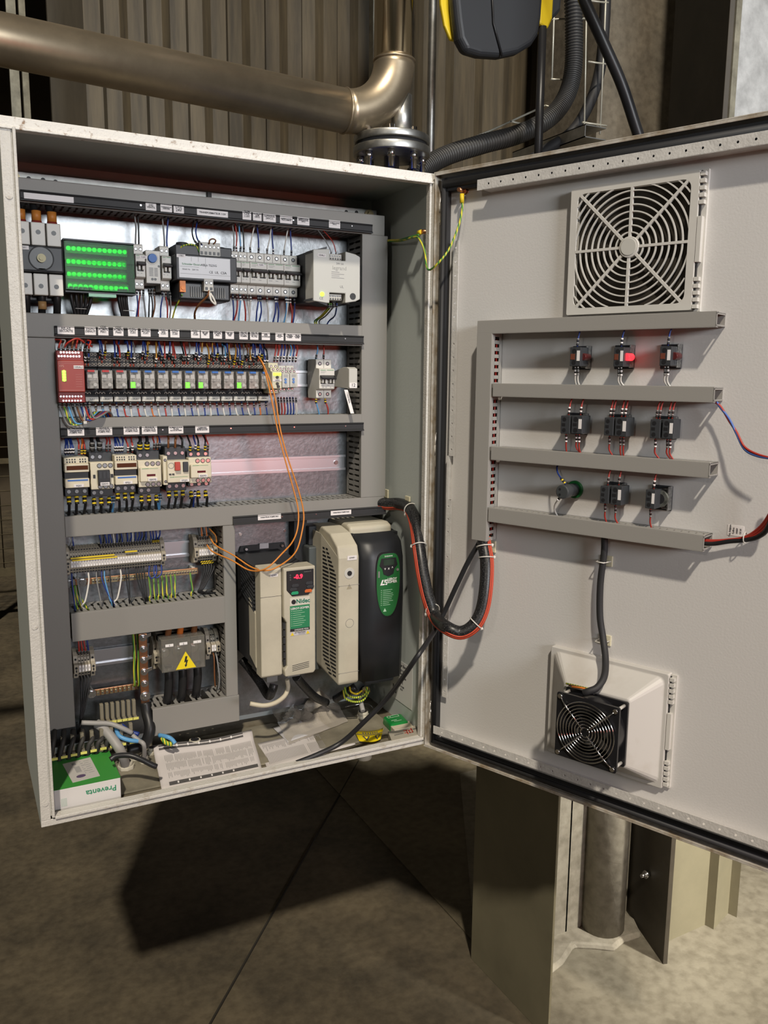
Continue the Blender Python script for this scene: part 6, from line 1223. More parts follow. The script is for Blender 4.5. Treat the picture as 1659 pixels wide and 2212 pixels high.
# ================================================================== THINGS LYING ON THE CABINET FLOOR
FZ = .7525
a = gz(119, 1763, FZ+.001); b = gz(262, 1730, FZ+.001); y0 = (a[1]+b[1])/2; zt_ = (c(110, 1713, y0)[1]+c(260, 1675, y0)[1])/2; bk_ = gz(229, 1622, zt_)
bw = b[0]-a[0]; bd = bk_[1]-y0; bh = zt_-FZ
t = thing('product_box', 'green and white cardboard box lying in the lower left corner of the cabinet', 'box', (a[0], y0, FZ))
part(t, 'carton', MB().box(0, bw, 0, bd, 0, bh-.0006), mat('white carton', (.66, .64, .63), .6), .0015); part(t, 'green_lid', MB().box(-.0003, bw+.0003, -.0003, bd, bh-.0006, bh), mat('bright green carton', (.04, .26, .04), .5))
q = txt(t, 'Preventa', .0155, bw*.70, 0, bh*.64, mat('carton green ink', (.02, .25, .12), .5), rot=PI, bold=.0002)
m = MB()
for i in range(5): m.box(bw*(.10+.018*i), bw*(.112+.018*i), -.0004, 0, bh*.30, bh*.62)
part(t, 'faint_print', m, mat('faint print', (.48, .55, .50), .6))
L3 = [gz(px, py_, zt_) for px, py_ in ((135, 1651), (195, 1636), (216, 1676), (157, 1691))]
st_ = part(t, 'shipping_label', MB().prism([(p[0]-a[0], p[1]-y0) for p in L3], 'z', bh, bh+.0005), mat('shipping label', (.50, .48, .46), .6))
def bil(P, u, v): return tuple((P[0][k]*(1-u)+P[1][k]*u)*(1-v)+(P[3][k]*(1-u)+P[2][k]*u)*v for k in range(len(P[0])))
LP = [(p[0]-a[0], p[1]-y0) for p in L3]; m = MB()
def qd(m, u0, u1, v0, v1, z, z1_=None, PP=None):
    PP = PP or LP; m.prism([bil(PP, u0, v0), bil(PP, u1, v0), bil(PP, u1, v1), bil(PP, u0, v1)], 'z', z, z+.0002)
for i in range(9): qd(m, .30+.022*i, .312+.022*i, .30, .60, bh+.0005)
for i in range(7): qd(m, .56, .60+.05*(i % 3), .10+.10*i, .12+.10*i, bh+.0005); qd(m, .70, .90-.04*(i % 2), .12+.10*i, .135+.10*i, bh+.0005)
qd(m, .28, .42, .10, .20, bh+.0005); part(st_, 'printing', m, greyink)
ct = bil(LP, .38, .82); m = MB(); m.prism([bil(LP, *(.38+.17*math.cos(t_*PI/8), .80+.07*math.sin(t_*PI/8))) for t_ in range(16)], 'z', bh+.0006, bh+.0009); part(st_, 'oval_mark', m, mat('violet ink', (.10, .07, .14), .6))
# papers
def sheet(name, label, px4, zz, bumpf, nu=24, nv=10, mt=None, thick=.0015, grp=None):
    P_ = [(*gz(*p, z), z) for p, z in zip(px4, zz)]; o = Vector(P_[3]); vs = []
    for s_ in (0, 1):
        for j in range(nv+1):
            for i in range(nu+1):
                q = Vector(bil(P_, i/nu, j/nv))-o; q.z += bumpf(i/nu, j/nv)-s_*thick; vs.append(q)
    n1 = (nu+1)*(nv+1); fs = []
    for s_ in (0, 1):
        for j in range(nv):
            for i in range(nu): k = s_*n1+j*(nu+1)+i; fs.append((k, k+1, k+nu+2, k+nu+1))
    for i in range(nu): fs.append((i, i+1, n1+i+1, n1+i)); k = nv*(nu+1)+i; fs.append((k, k+1, n1+k+1, n1+k))
    for j in range(nv): k = j*(nu+1); fs.append((k, k+nu+1, n1+k+nu+1, n1+k)); k += nu; fs.append((k, k+nu+1, n1+k+nu+1, n1+k))
    t = thing(name, label, 'paper', o, grp); part(t, 'pages', MB().add(vs, fs, 0, True), mt or paperm)
    def mark(m, u0, u1, v0, v1, n=6, e=.0005):
        vs = []
        for k in range(n+1):
            u = u0+(u1-u0)*k/n
            for v in (v0, v1): q = Vector(bil(P_, u, v))-o; q.z += bumpf(u, v)+e; vs.append(q)
        m.add(vs, [(2*k, 2*k+2, 2*k+3, 2*k+1) for k in range(n)])
    return t, mark
paperm = mat('printed paper', (.62, .58, .57), .6)
curl = lambda u, v: .004*math.sin(PI*v)+.003*math.sin(2*PI*u+1)*(1-v)+.012*math.exp(-((v-.06)/.12)**2)
t, mark = sheet('open_booklet', 'open printed booklet with dark bands lying on the cabinet floor', [(330, 1622), (543, 1587), (566, 1662), (350, 1709)], (.760, .760, .757, .7575), curl, mt=paperm)
for b_ in ((.05, .90, .07, .15), (.08, .97, .86, .93)): m = MB(); mark(m, *b_, 20); part(t, 'dark_band', m, mat('dark band ink', (.09, .085, .085), .6))
m = MB(); mm = MB()
for k in range(6): mark(mm, .22+.11*k, .235+.11*k, .09, .13, 1, .0008); mark(mm, .16+.11*k, .175+.11*k, .875, .915, 1, .0008)
for k in range(62):
    u = .09+k*.0142
    for v0, v1 in ((.24, .40+R.uniform(-.02, .05)), (.45, .62+R.uniform(-.05, .03)), (.67, .80+R.uniform(-.06, .02))):
        if R.random() < .88: mark(m, u, u+.0045, v0, v1, 1)
part(t, 'text_lines', m, mat('text grey ink', (.30, .285, .285), .7)); part(t, 'band_marks', mm, paper)
t, mark = sheet('printed_leaflet', 'flat printed leaflet under the plastic bag right of the open booklet', [(556, 1606), (740, 1568), (768, 1606), (578, 1662)], (.757, .757, .757, .7565), lambda u, v: .0015*math.sin(5*u), mt=paperm)
m = MB()
for k in range(56):
    u = .04+k*.0155
    for v0, v1 in ((.12, .30+R.uniform(-.1, .1)), (.46, .86)):
        if .46 < u < .5: continue
        mark(m, u, u+.005, v0, v1, 1)
part(t, 'text_lines', m, MT['text grey ink'])
t, mark = sheet('small_leaflet', 'small pinkish white paper corner sticking out left of the open booklet', [(325, 1640), (352, 1636), (356, 1690), (331, 1690)], (.755, .755, .755, .755), lambda u, v: 0, 2, 2, mat('pinkish paper', (.55, .47, .42), .6))
# clear bag with papers inside
t, mark = sheet('folded_sheet', 'folded white sheet inside the clear plastic bag', [(590, 1572), (682, 1548), (712, 1572), (622, 1603)], (.760, .760, .760, .760), lambda u, v: .001*math.sin(6*u), mt=mat('plain sheet', (.46, .45, .46), .6))
bagm = bpy.data.materials.new('thin clear bag film'); bagm.use_nodes = True; b_ = bagm.node_tree.nodes['Principled BSDF']; b_.inputs['Base Color'].default_value = (.62, .56, .47, 1); b_.inputs['Roughness'].default_value = .16; b_.inputs['Alpha'].default_value = .55; b_.inputs['Specular IOR Level'].default_value = 1.0; b_.inputs['Coat Weight'].default_value = 1
rb = random.Random(4)
from mathutils import noise
def crump(u, v): 
    p = Vector((u*5, v*4, .3)); rid = 1-abs(noise.noise(p))*2
    return .012+.075*math.exp(-(((u-.72)/.17)**2+((v-.10)/.28)**2))+.022*rid*math.sin(PI*u)*math.sin(PI*min(1, v+.15))
nu, nv = 34, 22; P4b = [(*gz(583, 1528, .765), .765), (*gz(716, 1500, .765), .765), (*gz(752, 1560, .758), .758), (*gz(624, 1610, .758), .758)]; o = Vector(P4b[3]); vs = []
for j in range(nv+1):
    for i in range(nu+1):
        u, v = i/nu, j/nv; q = Vector(bil(P4b, u, v))-o; q.z += crump(u, v)-.010; q.x += .004*noise.noise(Vector((u*7, v*7, 1))); vs.append(q)
solo('plastic_bag', MB().add(vs, [(j*(nu+1)+i, j*(nu+1)+i+1, (j+1)*(nu+1)+i+1, (j+1)*(nu+1)+i) for j in range(nv) for i in range(nu)], 0, False), bagm, 'crumpled clear plastic bag on the cabinet floor below the motor drives', 'plastic bag', o)
# yellow warning tape label
P4c = [(*gz(766, 1577, .768), .768), (*gz(828, 1572, .768), .768), (*gz(822, 1596, .760), .760), (*gz(776, 1600, .760), .760)]; o = Vector(P4c[3]); nu = 10; vs = []; 
arch = lambda u: -.010*math.sin(PI*u)
def cu(u, v, e=0): q = Vector(bil(P4c, u, v))-o; q.y += arch(u); q.z += e; return q
vs = [cu(i/nu, j, 0) for j in (0, 1) for i in range(nu+1)]+[cu(i/nu, j, -.0012) for j in (0, 1) for i in range(nu+1)]; n1 = 2*(nu+1)
t = thing('warning_label', 'curved yellow warning label with black print near the right end of the cabinet floor', 'label', o)
part(t, 'film', MB().add(vs, [(i, i+1, nu+2+i, nu+1+i) for i in range(nu)]+[(n1+i, n1+i+1, n1+nu+2+i, n1+nu+1+i) for i in range(nu)]+[(i, i+1, n1+i+1, n1+i) for i in range(nu)], 0, True), mat('warning yellow', (.80, .62, .01), .5))
m = MB()
for v0, v1 in ((.06, .10), (.38, .44)): 
    for i in range(nu): m.add([cu(i/nu, v0, .0006), cu((i+1)/nu, v0, .0006), cu((i+1)/nu, v1, .0006), cu(i/nu, v1, .0006)], [(0, 1, 2, 3)])
for k in range(7): u = .2+.085*k; m.add([cu(u, .20, .0006), cu(u+.045, .20, .0006), cu(u+.045, .32, .0006), cu(u, .32, .0006)], [(0, 1, 2, 3)])
for uu in (.3, .78): m.add([cu(uu-.14, .52, .0006), cu(uu+.14, .52, .0006), cu(uu, .96, .0006)], [(0, 1, 2)])
part(t, 'black_print', m, ink); m = MB()
for uu in (.3, .78): m.add([cu(uu-.07, .58, .0009), cu(uu+.07, .58, .0009), cu(uu, .82, .0009)], [(0, 1, 2)])
part(t, 'yellow_symbol', m, MT['warning yellow'])
# green packet, beige packet, carton with red logo
def slab(name, label, cat, px4, z, h_, mt, extra=None, bv=.002, grp=None):
    P_ = [gz(*p, z+h_) for p in px4]; o = (P_[3][0], P_[3][1], z); t = thing(name, label, cat, o, grp); part(t, 'body', MB().prism([(p[0]-o[0], p[1]-o[1]) for p in P_], 'z', 0, h_), mt, bv); return t, [(p[0]-o[0], p[1]-o[1]) for p in P_]
t, q4 = slab('green_packet', 'glossy green packet in the lower right corner of the cabinet floor', 'packet', [(826, 1547), (866, 1539), (884, 1558), (844, 1566)], FZ, .022, mat('glossy green film', (.01, .20, .04), .18), bv=.006)
m = MB()
for u0, u1, v0, v1 in ((.15, .75, .12, .15), (.15, .75, .30, .33), (.15, .18, .12, .33), (.74, .77, .12, .33), (.3, .33, .12, .33), (.2, .5, .6, .64), (.3, .7, .72, .75)): qd(m, u0, u1, v0, v1, .0222, PP=q4)
part(t, 'print', m, palei)
slab('beige_carton', 'plain beige carton edge in front of the green packet', 'box', [(842, 1566), (884, 1557), (893, 1569), (852, 1577)], FZ, .018, mat('beige carton', (.55, .49, .38), .6), bv=.001)
t, q4 = slab('grey_carton', 'grey carton with a red logo in the lower right corner of the cabinet', 'box', [(838, 1580), (898, 1566), (910, 1586), (846, 1600)], FZ, .016, mat('greyish carton', (.36, .33, .27), .65), bv=.001)
m = MB()
for u0, u1, v0, v1 in ((.50, .66, .28, .36), (.58, .62, .28, .72), (.50, .62, .52, .58), (.66, .80, .34, .40), (.66, .70, .34, .66), (.66, .80, .60, .66), (.76, .80, .20, .66)): qd(m, u0, u1, v0, v1, .0162, PP=q4)
part(t, 'red_logo', m, mat('red logo ink', (.42, .06, .04), .6)); m = MB()
for k in range(9): qd(m, .16+.035*k, .18+.035*k, .50, .58, .0162, PP=q4)
for k in range(4): qd(m, .83+.03*k, .85+.03*k, .30, .42, .0162, PP=q4)
part(t, 'black_text', m, ink)
# glands
def gland(px, py_, r, label, h_=.014):
    x, y = gz(px, py_, FZ+.004+h_); t = thing('cable_gland', label, 'cable gland', (x, y, FZ+.0045), 'pale cable glands on the cabinet floor'); part(t, 'nut', MB().cyl(0, 0, 0, 'z', r, h_*.6, 0, 8), mat('pale gland plastic', (.50, .47, .38), .5), .001); part(t, 'collar', MB().cyl(0, 0, h_*.6, 'z', r*.82, h_*.5, 0, 24), MT['pale gland plastic'], .001); part(t, 'opening', MB().cyl(0, 0, h_*1.1, 'z', r*.6, .0006, 0, 20), black); return x, y
g1 = gland(784, 1538, .015, 'pale cable gland right of the plastic bag'); g2 = gland(272, 1646, .017, 'pale cable gland with a thick grey cable beside the green box'); g3 = gland(311, 1634, .010, 'small pale cable gland with a thin grey cable')
gland(293, 1626, .013, 'empty pale gland behind the thick grey cable'); gland(328, 1616, .010, 'pale gland behind the open booklet'); gland(421, 1599, .015, 'pale round gland behind the top edge of the booklet')
wire([(g2[0], g2[1], FZ+.006)]+W3([(262, 1625, .13), (240, 1592, .15), (222, 1572, .17), (208, 1563, .18)]), .0098, 'grey', 'thick grey cable rising from the floor gland to the clamps', None, name='grey_cable', cat='cable', n=14, mtl=mat('grey cable jacket', (.30, .29, .28), .5))
wire([(g3[0], g3[1], FZ+.006)]+W3([(311, 1610, .13), (300, 1600, .14), (286, 1588, .15)]), .0045, 'grey', 'thin grey cable rising from the small floor gland', None, name='grey_cable', cat='cable', n=10, mtl=MT['grey cable jacket'])
wire(W3([(176, 1561, .17), (205, 1562, .165), (236, 1563, .16), (262, 1572, .15), (285, 1583, .15)]), .005, 'grey', 'pale grey cable lying across the cable clamps', None, name='grey_cable', cat='cable', n=10, mtl=MT['grey cable jacket'])
for k, (L_, col, lb) in enumerate(((((250, 1572, .17), (258, 1590, .15), (280, 1599, .14), (305, 1601, .14)), 'light_blue', 'blue wire bending under the grey cables left of the black sleeve'), (((262, 1566, .175), (280, 1580, .16), (300, 1586, .15)), 'blue', 'dark blue wire beside the grey cable'), (((344, 1588, .17), (362, 1592, .15), (372, 1598, .145), (378, 1606, .14)), 'light_blue', 'light blue wire under the bottom duct'), (((350, 1594, .16), (358, 1604, .15), (372, 1608, .14)), 'green_yellow', 'green and yellow wire curled under the bottom duct'))):
    wire(W3(L_), .0045, col, lb, None, n=10, group=None)
for k in range(9):
    x_ = 112+k*20; wire(W3([(x_+6, 1578-k*.5, .175), (x_+4+k, 1600-k, .155), (x_, 1625-k*4, .15), (x_-4, 1648-k*4, .15)]), .0048, ('black', 'black', 'grey', 'black', 'black', 'black', 'grey', 'black', 'black')[k], 'dark cable hanging through the clamps above the green and white box', None, 'dark cables in the lowest clamps', name='dark_cable', cat='cable', n=8, mtl=mat('dusty black cable', (.03, .029, .027), .6))
# cables under the drives
wire(W3([(620, 1468, .10), (622, 1485, .10), (615, 1503, .09), (595, 1518, .08), (570, 1524, .08), (540, 1520, .09)]), .0048, 'white', 'cream cable curving below the small motor drive', None, name='cream_cable', cat='cable', n=12, mtl=mat('dusty cream jacket', (.52, .47, .36), .5))
for L_, lb in (([(523, 1425, .22), (540, 1445, .20), (562, 1475, .17), (580, 1503, .14), (588, 1492, .12), (592, 1478, .12)], 'black braided cable entering the small drive from the lower left'), ([(640, 1462, .13), (655, 1480, .15), (680, 1505, .18), (705, 1518, .20)], 'black braided cable between the two drives'), ([(724, 1510, .17), (745, 1498, .15), (768, 1484, .14)], 'black cable below the vented drive half')):
    wire(W3(L_), .0095, 'black', lb, None, name='braided_cable', cat='cable', n=14, mtl=MT['black braided sleeve'] if 'black braided sleeve' in MT else bpy.data.materials['black braided sleeve'])
for k, (L_, r_) in enumerate((([(745, 1484, .14), (750, 1500, .13), (768, 1507, .13), (788, 1500, .13), (793, 1484, .14)], .0024), ([(742, 1490, .14), (746, 1508, .13), (765, 1516, .13), (785, 1512, .13), (797, 1492, .14)], .0024), ([(755, 1484, .14), (758, 1494, .13), (770, 1499, .13), (782, 1492, .14)], .0022))):
    wire(W3(L_), r_, 'green_yellow', 'green and yellow wire curled below the large motor drive', None, 'green and yellow wires below the large drive', n=8, mtl=yellow if k == 2 else None)
wire(W3([(776, 1498, .15), (779, 1515, .14), (784, 1536, .12)]), .0055, 'grey', 'grey cable running into the gland below the large motor drive', None, name='grey_cable', cat='cable', n=10, mtl=MT['grey cable jacket'])
t = thing('tray_wire_frame', 'thin bent wire frame standing on the gland plate at the right', 'wire frame', (*gz(750, 1535, FZ+.01), FZ+.008)); o = t.matrix_world.translation
part(t, 'rod', MB().tube([Vector((*gz(px, py_, FZ+.012), FZ+.012))-o for px, py_ in ((745, 1527), (775, 1521), (795, 1520), (803, 1526), (812, 1536))], .0014, n=6), zinc)
x, z = c(795, 1632, .02)
t = thing('bottom_grommet', 'small pale grommet hanging under the cabinet bottom edge', 'grommet', (x, .04, .735)); part(t, 'cap', MB().cyl(0, 0, -.010, 'z', .017, .025, 0, 24), MT['pale gland plastic'], .003)
# ================================================================== THINGS ON THE DOOR
def DT(name, label, cat, px, py_, e=0, grp=None): s_, z_ = dd(px, py_, e); return thing(name, label, cat, (s_, 0, z_), grp, DM), s_, z_
# filter grille
e_ = .016; sL = (dd(1234, 406, e_)[0]+dd(1224, 680, e_)[0])/2; sR = (dd(1510, 369, e_)[0]+dd(1494, 670, e_)[0])/2; z1_ = (dd(1234, 406, e_)[1]+dd(1510, 369, e_)[1])/2; z0_ = (dd(1224, 680, e_)[1]+dd(1494, 670, e_)[1])/2
cs, cz_ = (sL+sR)/2, (z0_+z1_)/2; hw, hh = (sR-sL)/2, (z1_-z0_)/2
GP = mat('filter housing plastic', (.60, .58, .54), .45, var=.1, vscale=8)
t = thing('filter_grille', 'square light grey filter grille with concentric rings high on the door', 'filter grille', (cs, 0, cz_), None, DM); fw = .0125
def rsq(h1, h2, r, n=6): 
    out = []
    for qx, qz, a0 in ((1, 1, 0), (-1, 1, PI/2), (-1, -1, PI), (1, -1, 1.5*PI)):
        for k in range(n+1): a = a0+k*PI/2/n; out.append((qx*(h1-r)+r*math.cos(a), qz*(h2-r)+r*math.sin(a)))
    return out
ow, oh = hw-fw, hh-fw*.9
outer = rsq(hw, hh, .003); inner = rsq(ow, oh, .014); n_ = len(outer); vs = [(a, -e_, b) for a, b in outer]+[(a, -e_, b) for a, b in inner]+[(a, 0, b) for a, b in outer]+[(a, -.002, b) for a, b in inner]
fs = []
for i in range(n_): j = (i+1) % n_; fs += [(i, j, n_+j, n_+i), (i, j, 2*n_+j, 2*n_+i), (n_+i, n_+j, 3*n_+j, 3*n_+i)]
part(t, 'frame', MB().add(vs, fs), GP)
part(t, 'filter_mat', MB().box(-ow-.002, ow+.002, -.004, -.001, -oh-.002, oh+.002), mat('dark filter fleece', (.035, .028, .020), .95, var=.4, vscale=60))
inside = lambda x, z: abs(x) < ow and abs(z) < oh and not (abs(x) > ow-.012 and abs(z) > oh-.012 and math.hypot(abs(x)-ow+.012, abs(z)-oh+.012) > .013)
pr_ = .0112
for k in range(12):
    r_ = .0245+k*pr_; m = MB(); N_ = 96; rw = .0011; got = 0
    for i in range(N_):
        a0, a1 = 2*PI*i/N_, 2*PI*(i+1)/N_; am = (a0+a1)/2
        if not inside(r_*math.cos(am), r_*math.sin(am)): continue
        q = [(r_+d_, a_) for d_, a_ in ((-rw, a0), (rw, a0), (rw, a1), (-rw, a1))]; V_ = [(rr*math.cos(a_), yy, rr*math.sin(a_)) for yy in (-e_+.0004, -e_+.0040) for rr, a_ in q]; got = 1
        m.add(V_, [(0, 1, 2, 3), (0, 3, 7, 4), (1, 2, 6, 5)])
    if got: part(t, 'ring', m, GP)
for k in range(8):
    a_ = k*PI/4; L_ = min(ow/max(abs(math.cos(a_)), 1e-6), oh/max(abs(math.sin(a_)), 1e-6))-(.004 if k % 2 else 0); ca, sa = math.cos(a_), math.sin(a_); w2 = .0022
    poly = [(.014*ca-w2*sa*-1*-1, .014*sa+w2*ca), (L_*ca-w2*sa, L_*sa+w2*ca), (L_*ca+w2*sa, L_*sa-w2*ca), (.014*ca+w2*sa, .014*sa-w2*ca)]; part(t, 'spoke', MB().prism(poly, 'y', -e_-.0002, -e_+.005), GP)
part(t, 'hub', MB().cyl(0, -.006, 0, 'y', .0175, -.0115, 0, 32), GP, .001); part(t, 'hub_disc', MB().cyl(0, -.0176, 0, 'y', .014, -.001, 0, 28), lgrey, .0005)
def clips(t, x, hh, e1, side=1):
    m = MB().box(x, x+.010*side, -.006, 0, -hh, hh) if side > 0 else MB().box(x-.010, x, -.006, 0, -hh, hh); part(t, 'flange', m, GP)
    n_ = 5
    for blk in (1, -1):
        for k in range(n_):
            z_ = blk*(hh*.98-(k+.5)*hh*.098); part(t, 'clip_tooth', MB().box(min(x, x+.008*side), max(x, x+.008*side), -e1, -.006, z_-hh*.028, z_+hh*.028), GP)
    part(t, 'clip_latch', MB().box(min(x, x+.007*side), max(x, x+.007*side), -e1-.001, -.006, -hh*.30, hh*.34), GP)
    part(t, 'clip_shadow_gap', MB().box(min(x, x+.0015*side), max(x, x+.0015*side), -e1+.004, -.005, -hh*.98, hh*.98), blackm)
clips(t, hw+.001, hh*1.02, .015)
# fan unit
e_ = .014; sL = dd(1190, 1400, e_)[0]; sR = (dd(1445, 1452, e_)[0]+dd(1430, 1705, e_)[0])/2; z1_ = (dd(1190, 1400, e_)[1]+dd(1445, 1452, e_)[1])/2; z0_ = dd(1430, 1705, e_)[1]; cs, cz_ = (sL+sR)/2, (z0_+z1_)/2; hw, hh = (sR-sL)/2, (z1_-z0_)/2
t = thing('ventilation_fan', 'black fan with chrome wire guard on a light grey pyramid housing low on the door', 'fan', (cs, 0, cz_), None, DM); FCS, FCZ = cs, cz_
fs_ = dd(1266, 1581, .112); fx, fz = fs_[0]-cs, fs_[1]-cz_; F = .0595
o4 = rsq(hw, hh, .003, 3); i4 = rsq(hw-.008, hh-.008, .012, 3); p4 = rsq(F+.004, F+.004, .006, 3); n_ = len(o4)
vs = [(a, 0, b) for a, b in o4]+[(a, -e_, b) for a, b in o4]+[(a, -e_, b) for a, b in i4]+[(a+fx*.6, -.070, b+fz*.6) for a, b in p4]; fs = []
for r in range(3):
    for i in range(n_): j = (i+1) % n_; fs.append((r*n_+i, r*n_+j, (r+1)*n_+j, (r+1)*n_+i))
fs.append(tuple(3*n_+i for i in range(n_)))
part(t, 'pyramid_housing', MB().add(vs, fs), mat('dusty fan housing plastic', (.54, .52, .49), .45, var=.3, vscale=10, col2=(.47, .44, .40), ramp=(.3, .5)), .002)
clips(t, hw+.001, hh*.98, .013)
y1, y2 = -.074, -.112
def fanframe(ya, yb):
    m = MB(); sq = rsq(F, F, .004, 5); n_ = len(sq); ci = []
    for a, b in sq: al = math.atan2(b, a); ci.append((F*.96*math.cos(al), F*.96*math.sin(al)))
    vs = [(a+fx, ya, b+fz) for a, b in sq]+[(a+fx, ya, b+fz) for a, b in ci]+[(a+fx, yb, b+fz) for a, b in sq]+[(a+fx, yb, b+fz) for a, b in ci]; fs = []
    for i in range(n_): j = (i+1) % n_; fs += [(i, j, n_+j, n_+i), (2*n_+i, 2*n_+j, 3*n_+j, 3*n_+i), (i, j, 2*n_+j, 2*n_+i), (n_+i, n_+j, 3*n_+j, 3*n_+i)]
    return m.add(vs, fs)
bf = mat('fan black', (.012, .012, .014), .3); part(t, 'rear_flange', fanframe(y1, y1-.005), bf); part(t, 'front_flange', fanframe(y2, y2+.005), bf)
m = MB(); N_ = 40; R1 = F*.97
m.add([(fx+R1*math.cos(2*PI*i/N_), y_, fz+R1*math.sin(2*PI*i/N_)) for y_ in (y1, y2) for i in range(N_)], [(i, (i+1) % N_, N_+(i+1) % N_, N_+i) for i in range(N_)], 0, True); part(t, 'barrel', m, bf)
part(t, 'motor_hub', MB().cyl(fx, y1, fz, 'y', .020, -.030, 0, 28), bf, .002)
for k in range(7):
    a_ = 2*PI*k/7; vs = []
    for rr, da in ((.019, 0), (F*.9, .18)):
        for dy_, aa in ((-.008, 0), (-.026, .55)): vs.append((fx+rr*math.cos(a_+da+aa), y1+dy_, fz+rr*math.sin(a_+da+aa)))
    vs += [(x_, y_-.0015, z_) for x_, y_, z_ in vs]; part(t, 'blade', MB().add(vs, [(0, 1, 3, 2), (4, 5, 7, 6), (0, 1, 5, 4), (2, 3, 7, 6), (0, 2, 6, 4), (1, 3, 7, 5)]), bf)
for k in range(9): part(t, 'guard_ring', MB().torus(fx, y2-.004, fz, 'y', .0085+.0056*k*1.02, .0011, 0, 48, 6), chrome)
for k in range(4):
    a_ = PI/4+k*PI/2+.0; part(t, 'guard_spoke', MB().tube([(fx+.006*math.cos(a_), y2-.0055, fz+.006*math.sin(a_)), (fx+.052*math.cos(a_), y2-.006, fz+.052*math.sin(a_)), (fx+.0745*math.cos(a_), y2-.001, fz+.0745*math.sin(a_))], .0013, n=6), chrome)
    part(t, 'corner_screw', MB().cyl(fx+.0745*math.cos(a_), y2, fz+.0745*math.sin(a_), 'y', .0042, -.003, 0, 14), zinc); part(t, 'standoff', MB().cyl(fx+.0745*math.cos(a_), y1-.005, fz+.0745*math.sin(a_), 'y', .003, -.028, 0, 10), lgrey)
s_, z_ = dd(1262, 1496, .10); t2 = thing('fan_connector', 'small connector with orange and brown wires on top of the fan', 'connector', (s_-.012, -.085, z_), None, DM); part(t2, 'sleeve', MB().cyl(.012, 0, 0, 'x', .005, .012, 0, 12), blackm)
for k, mm_ in enumerate((orange, WM['brown'], gy)): part(t2, 'wire', MB().tube([(.012, .001*k, .001*k), (0, .002*k, .001), (-.020-.008*k, .004*k, -.002)], .0018, n=6), mm_)
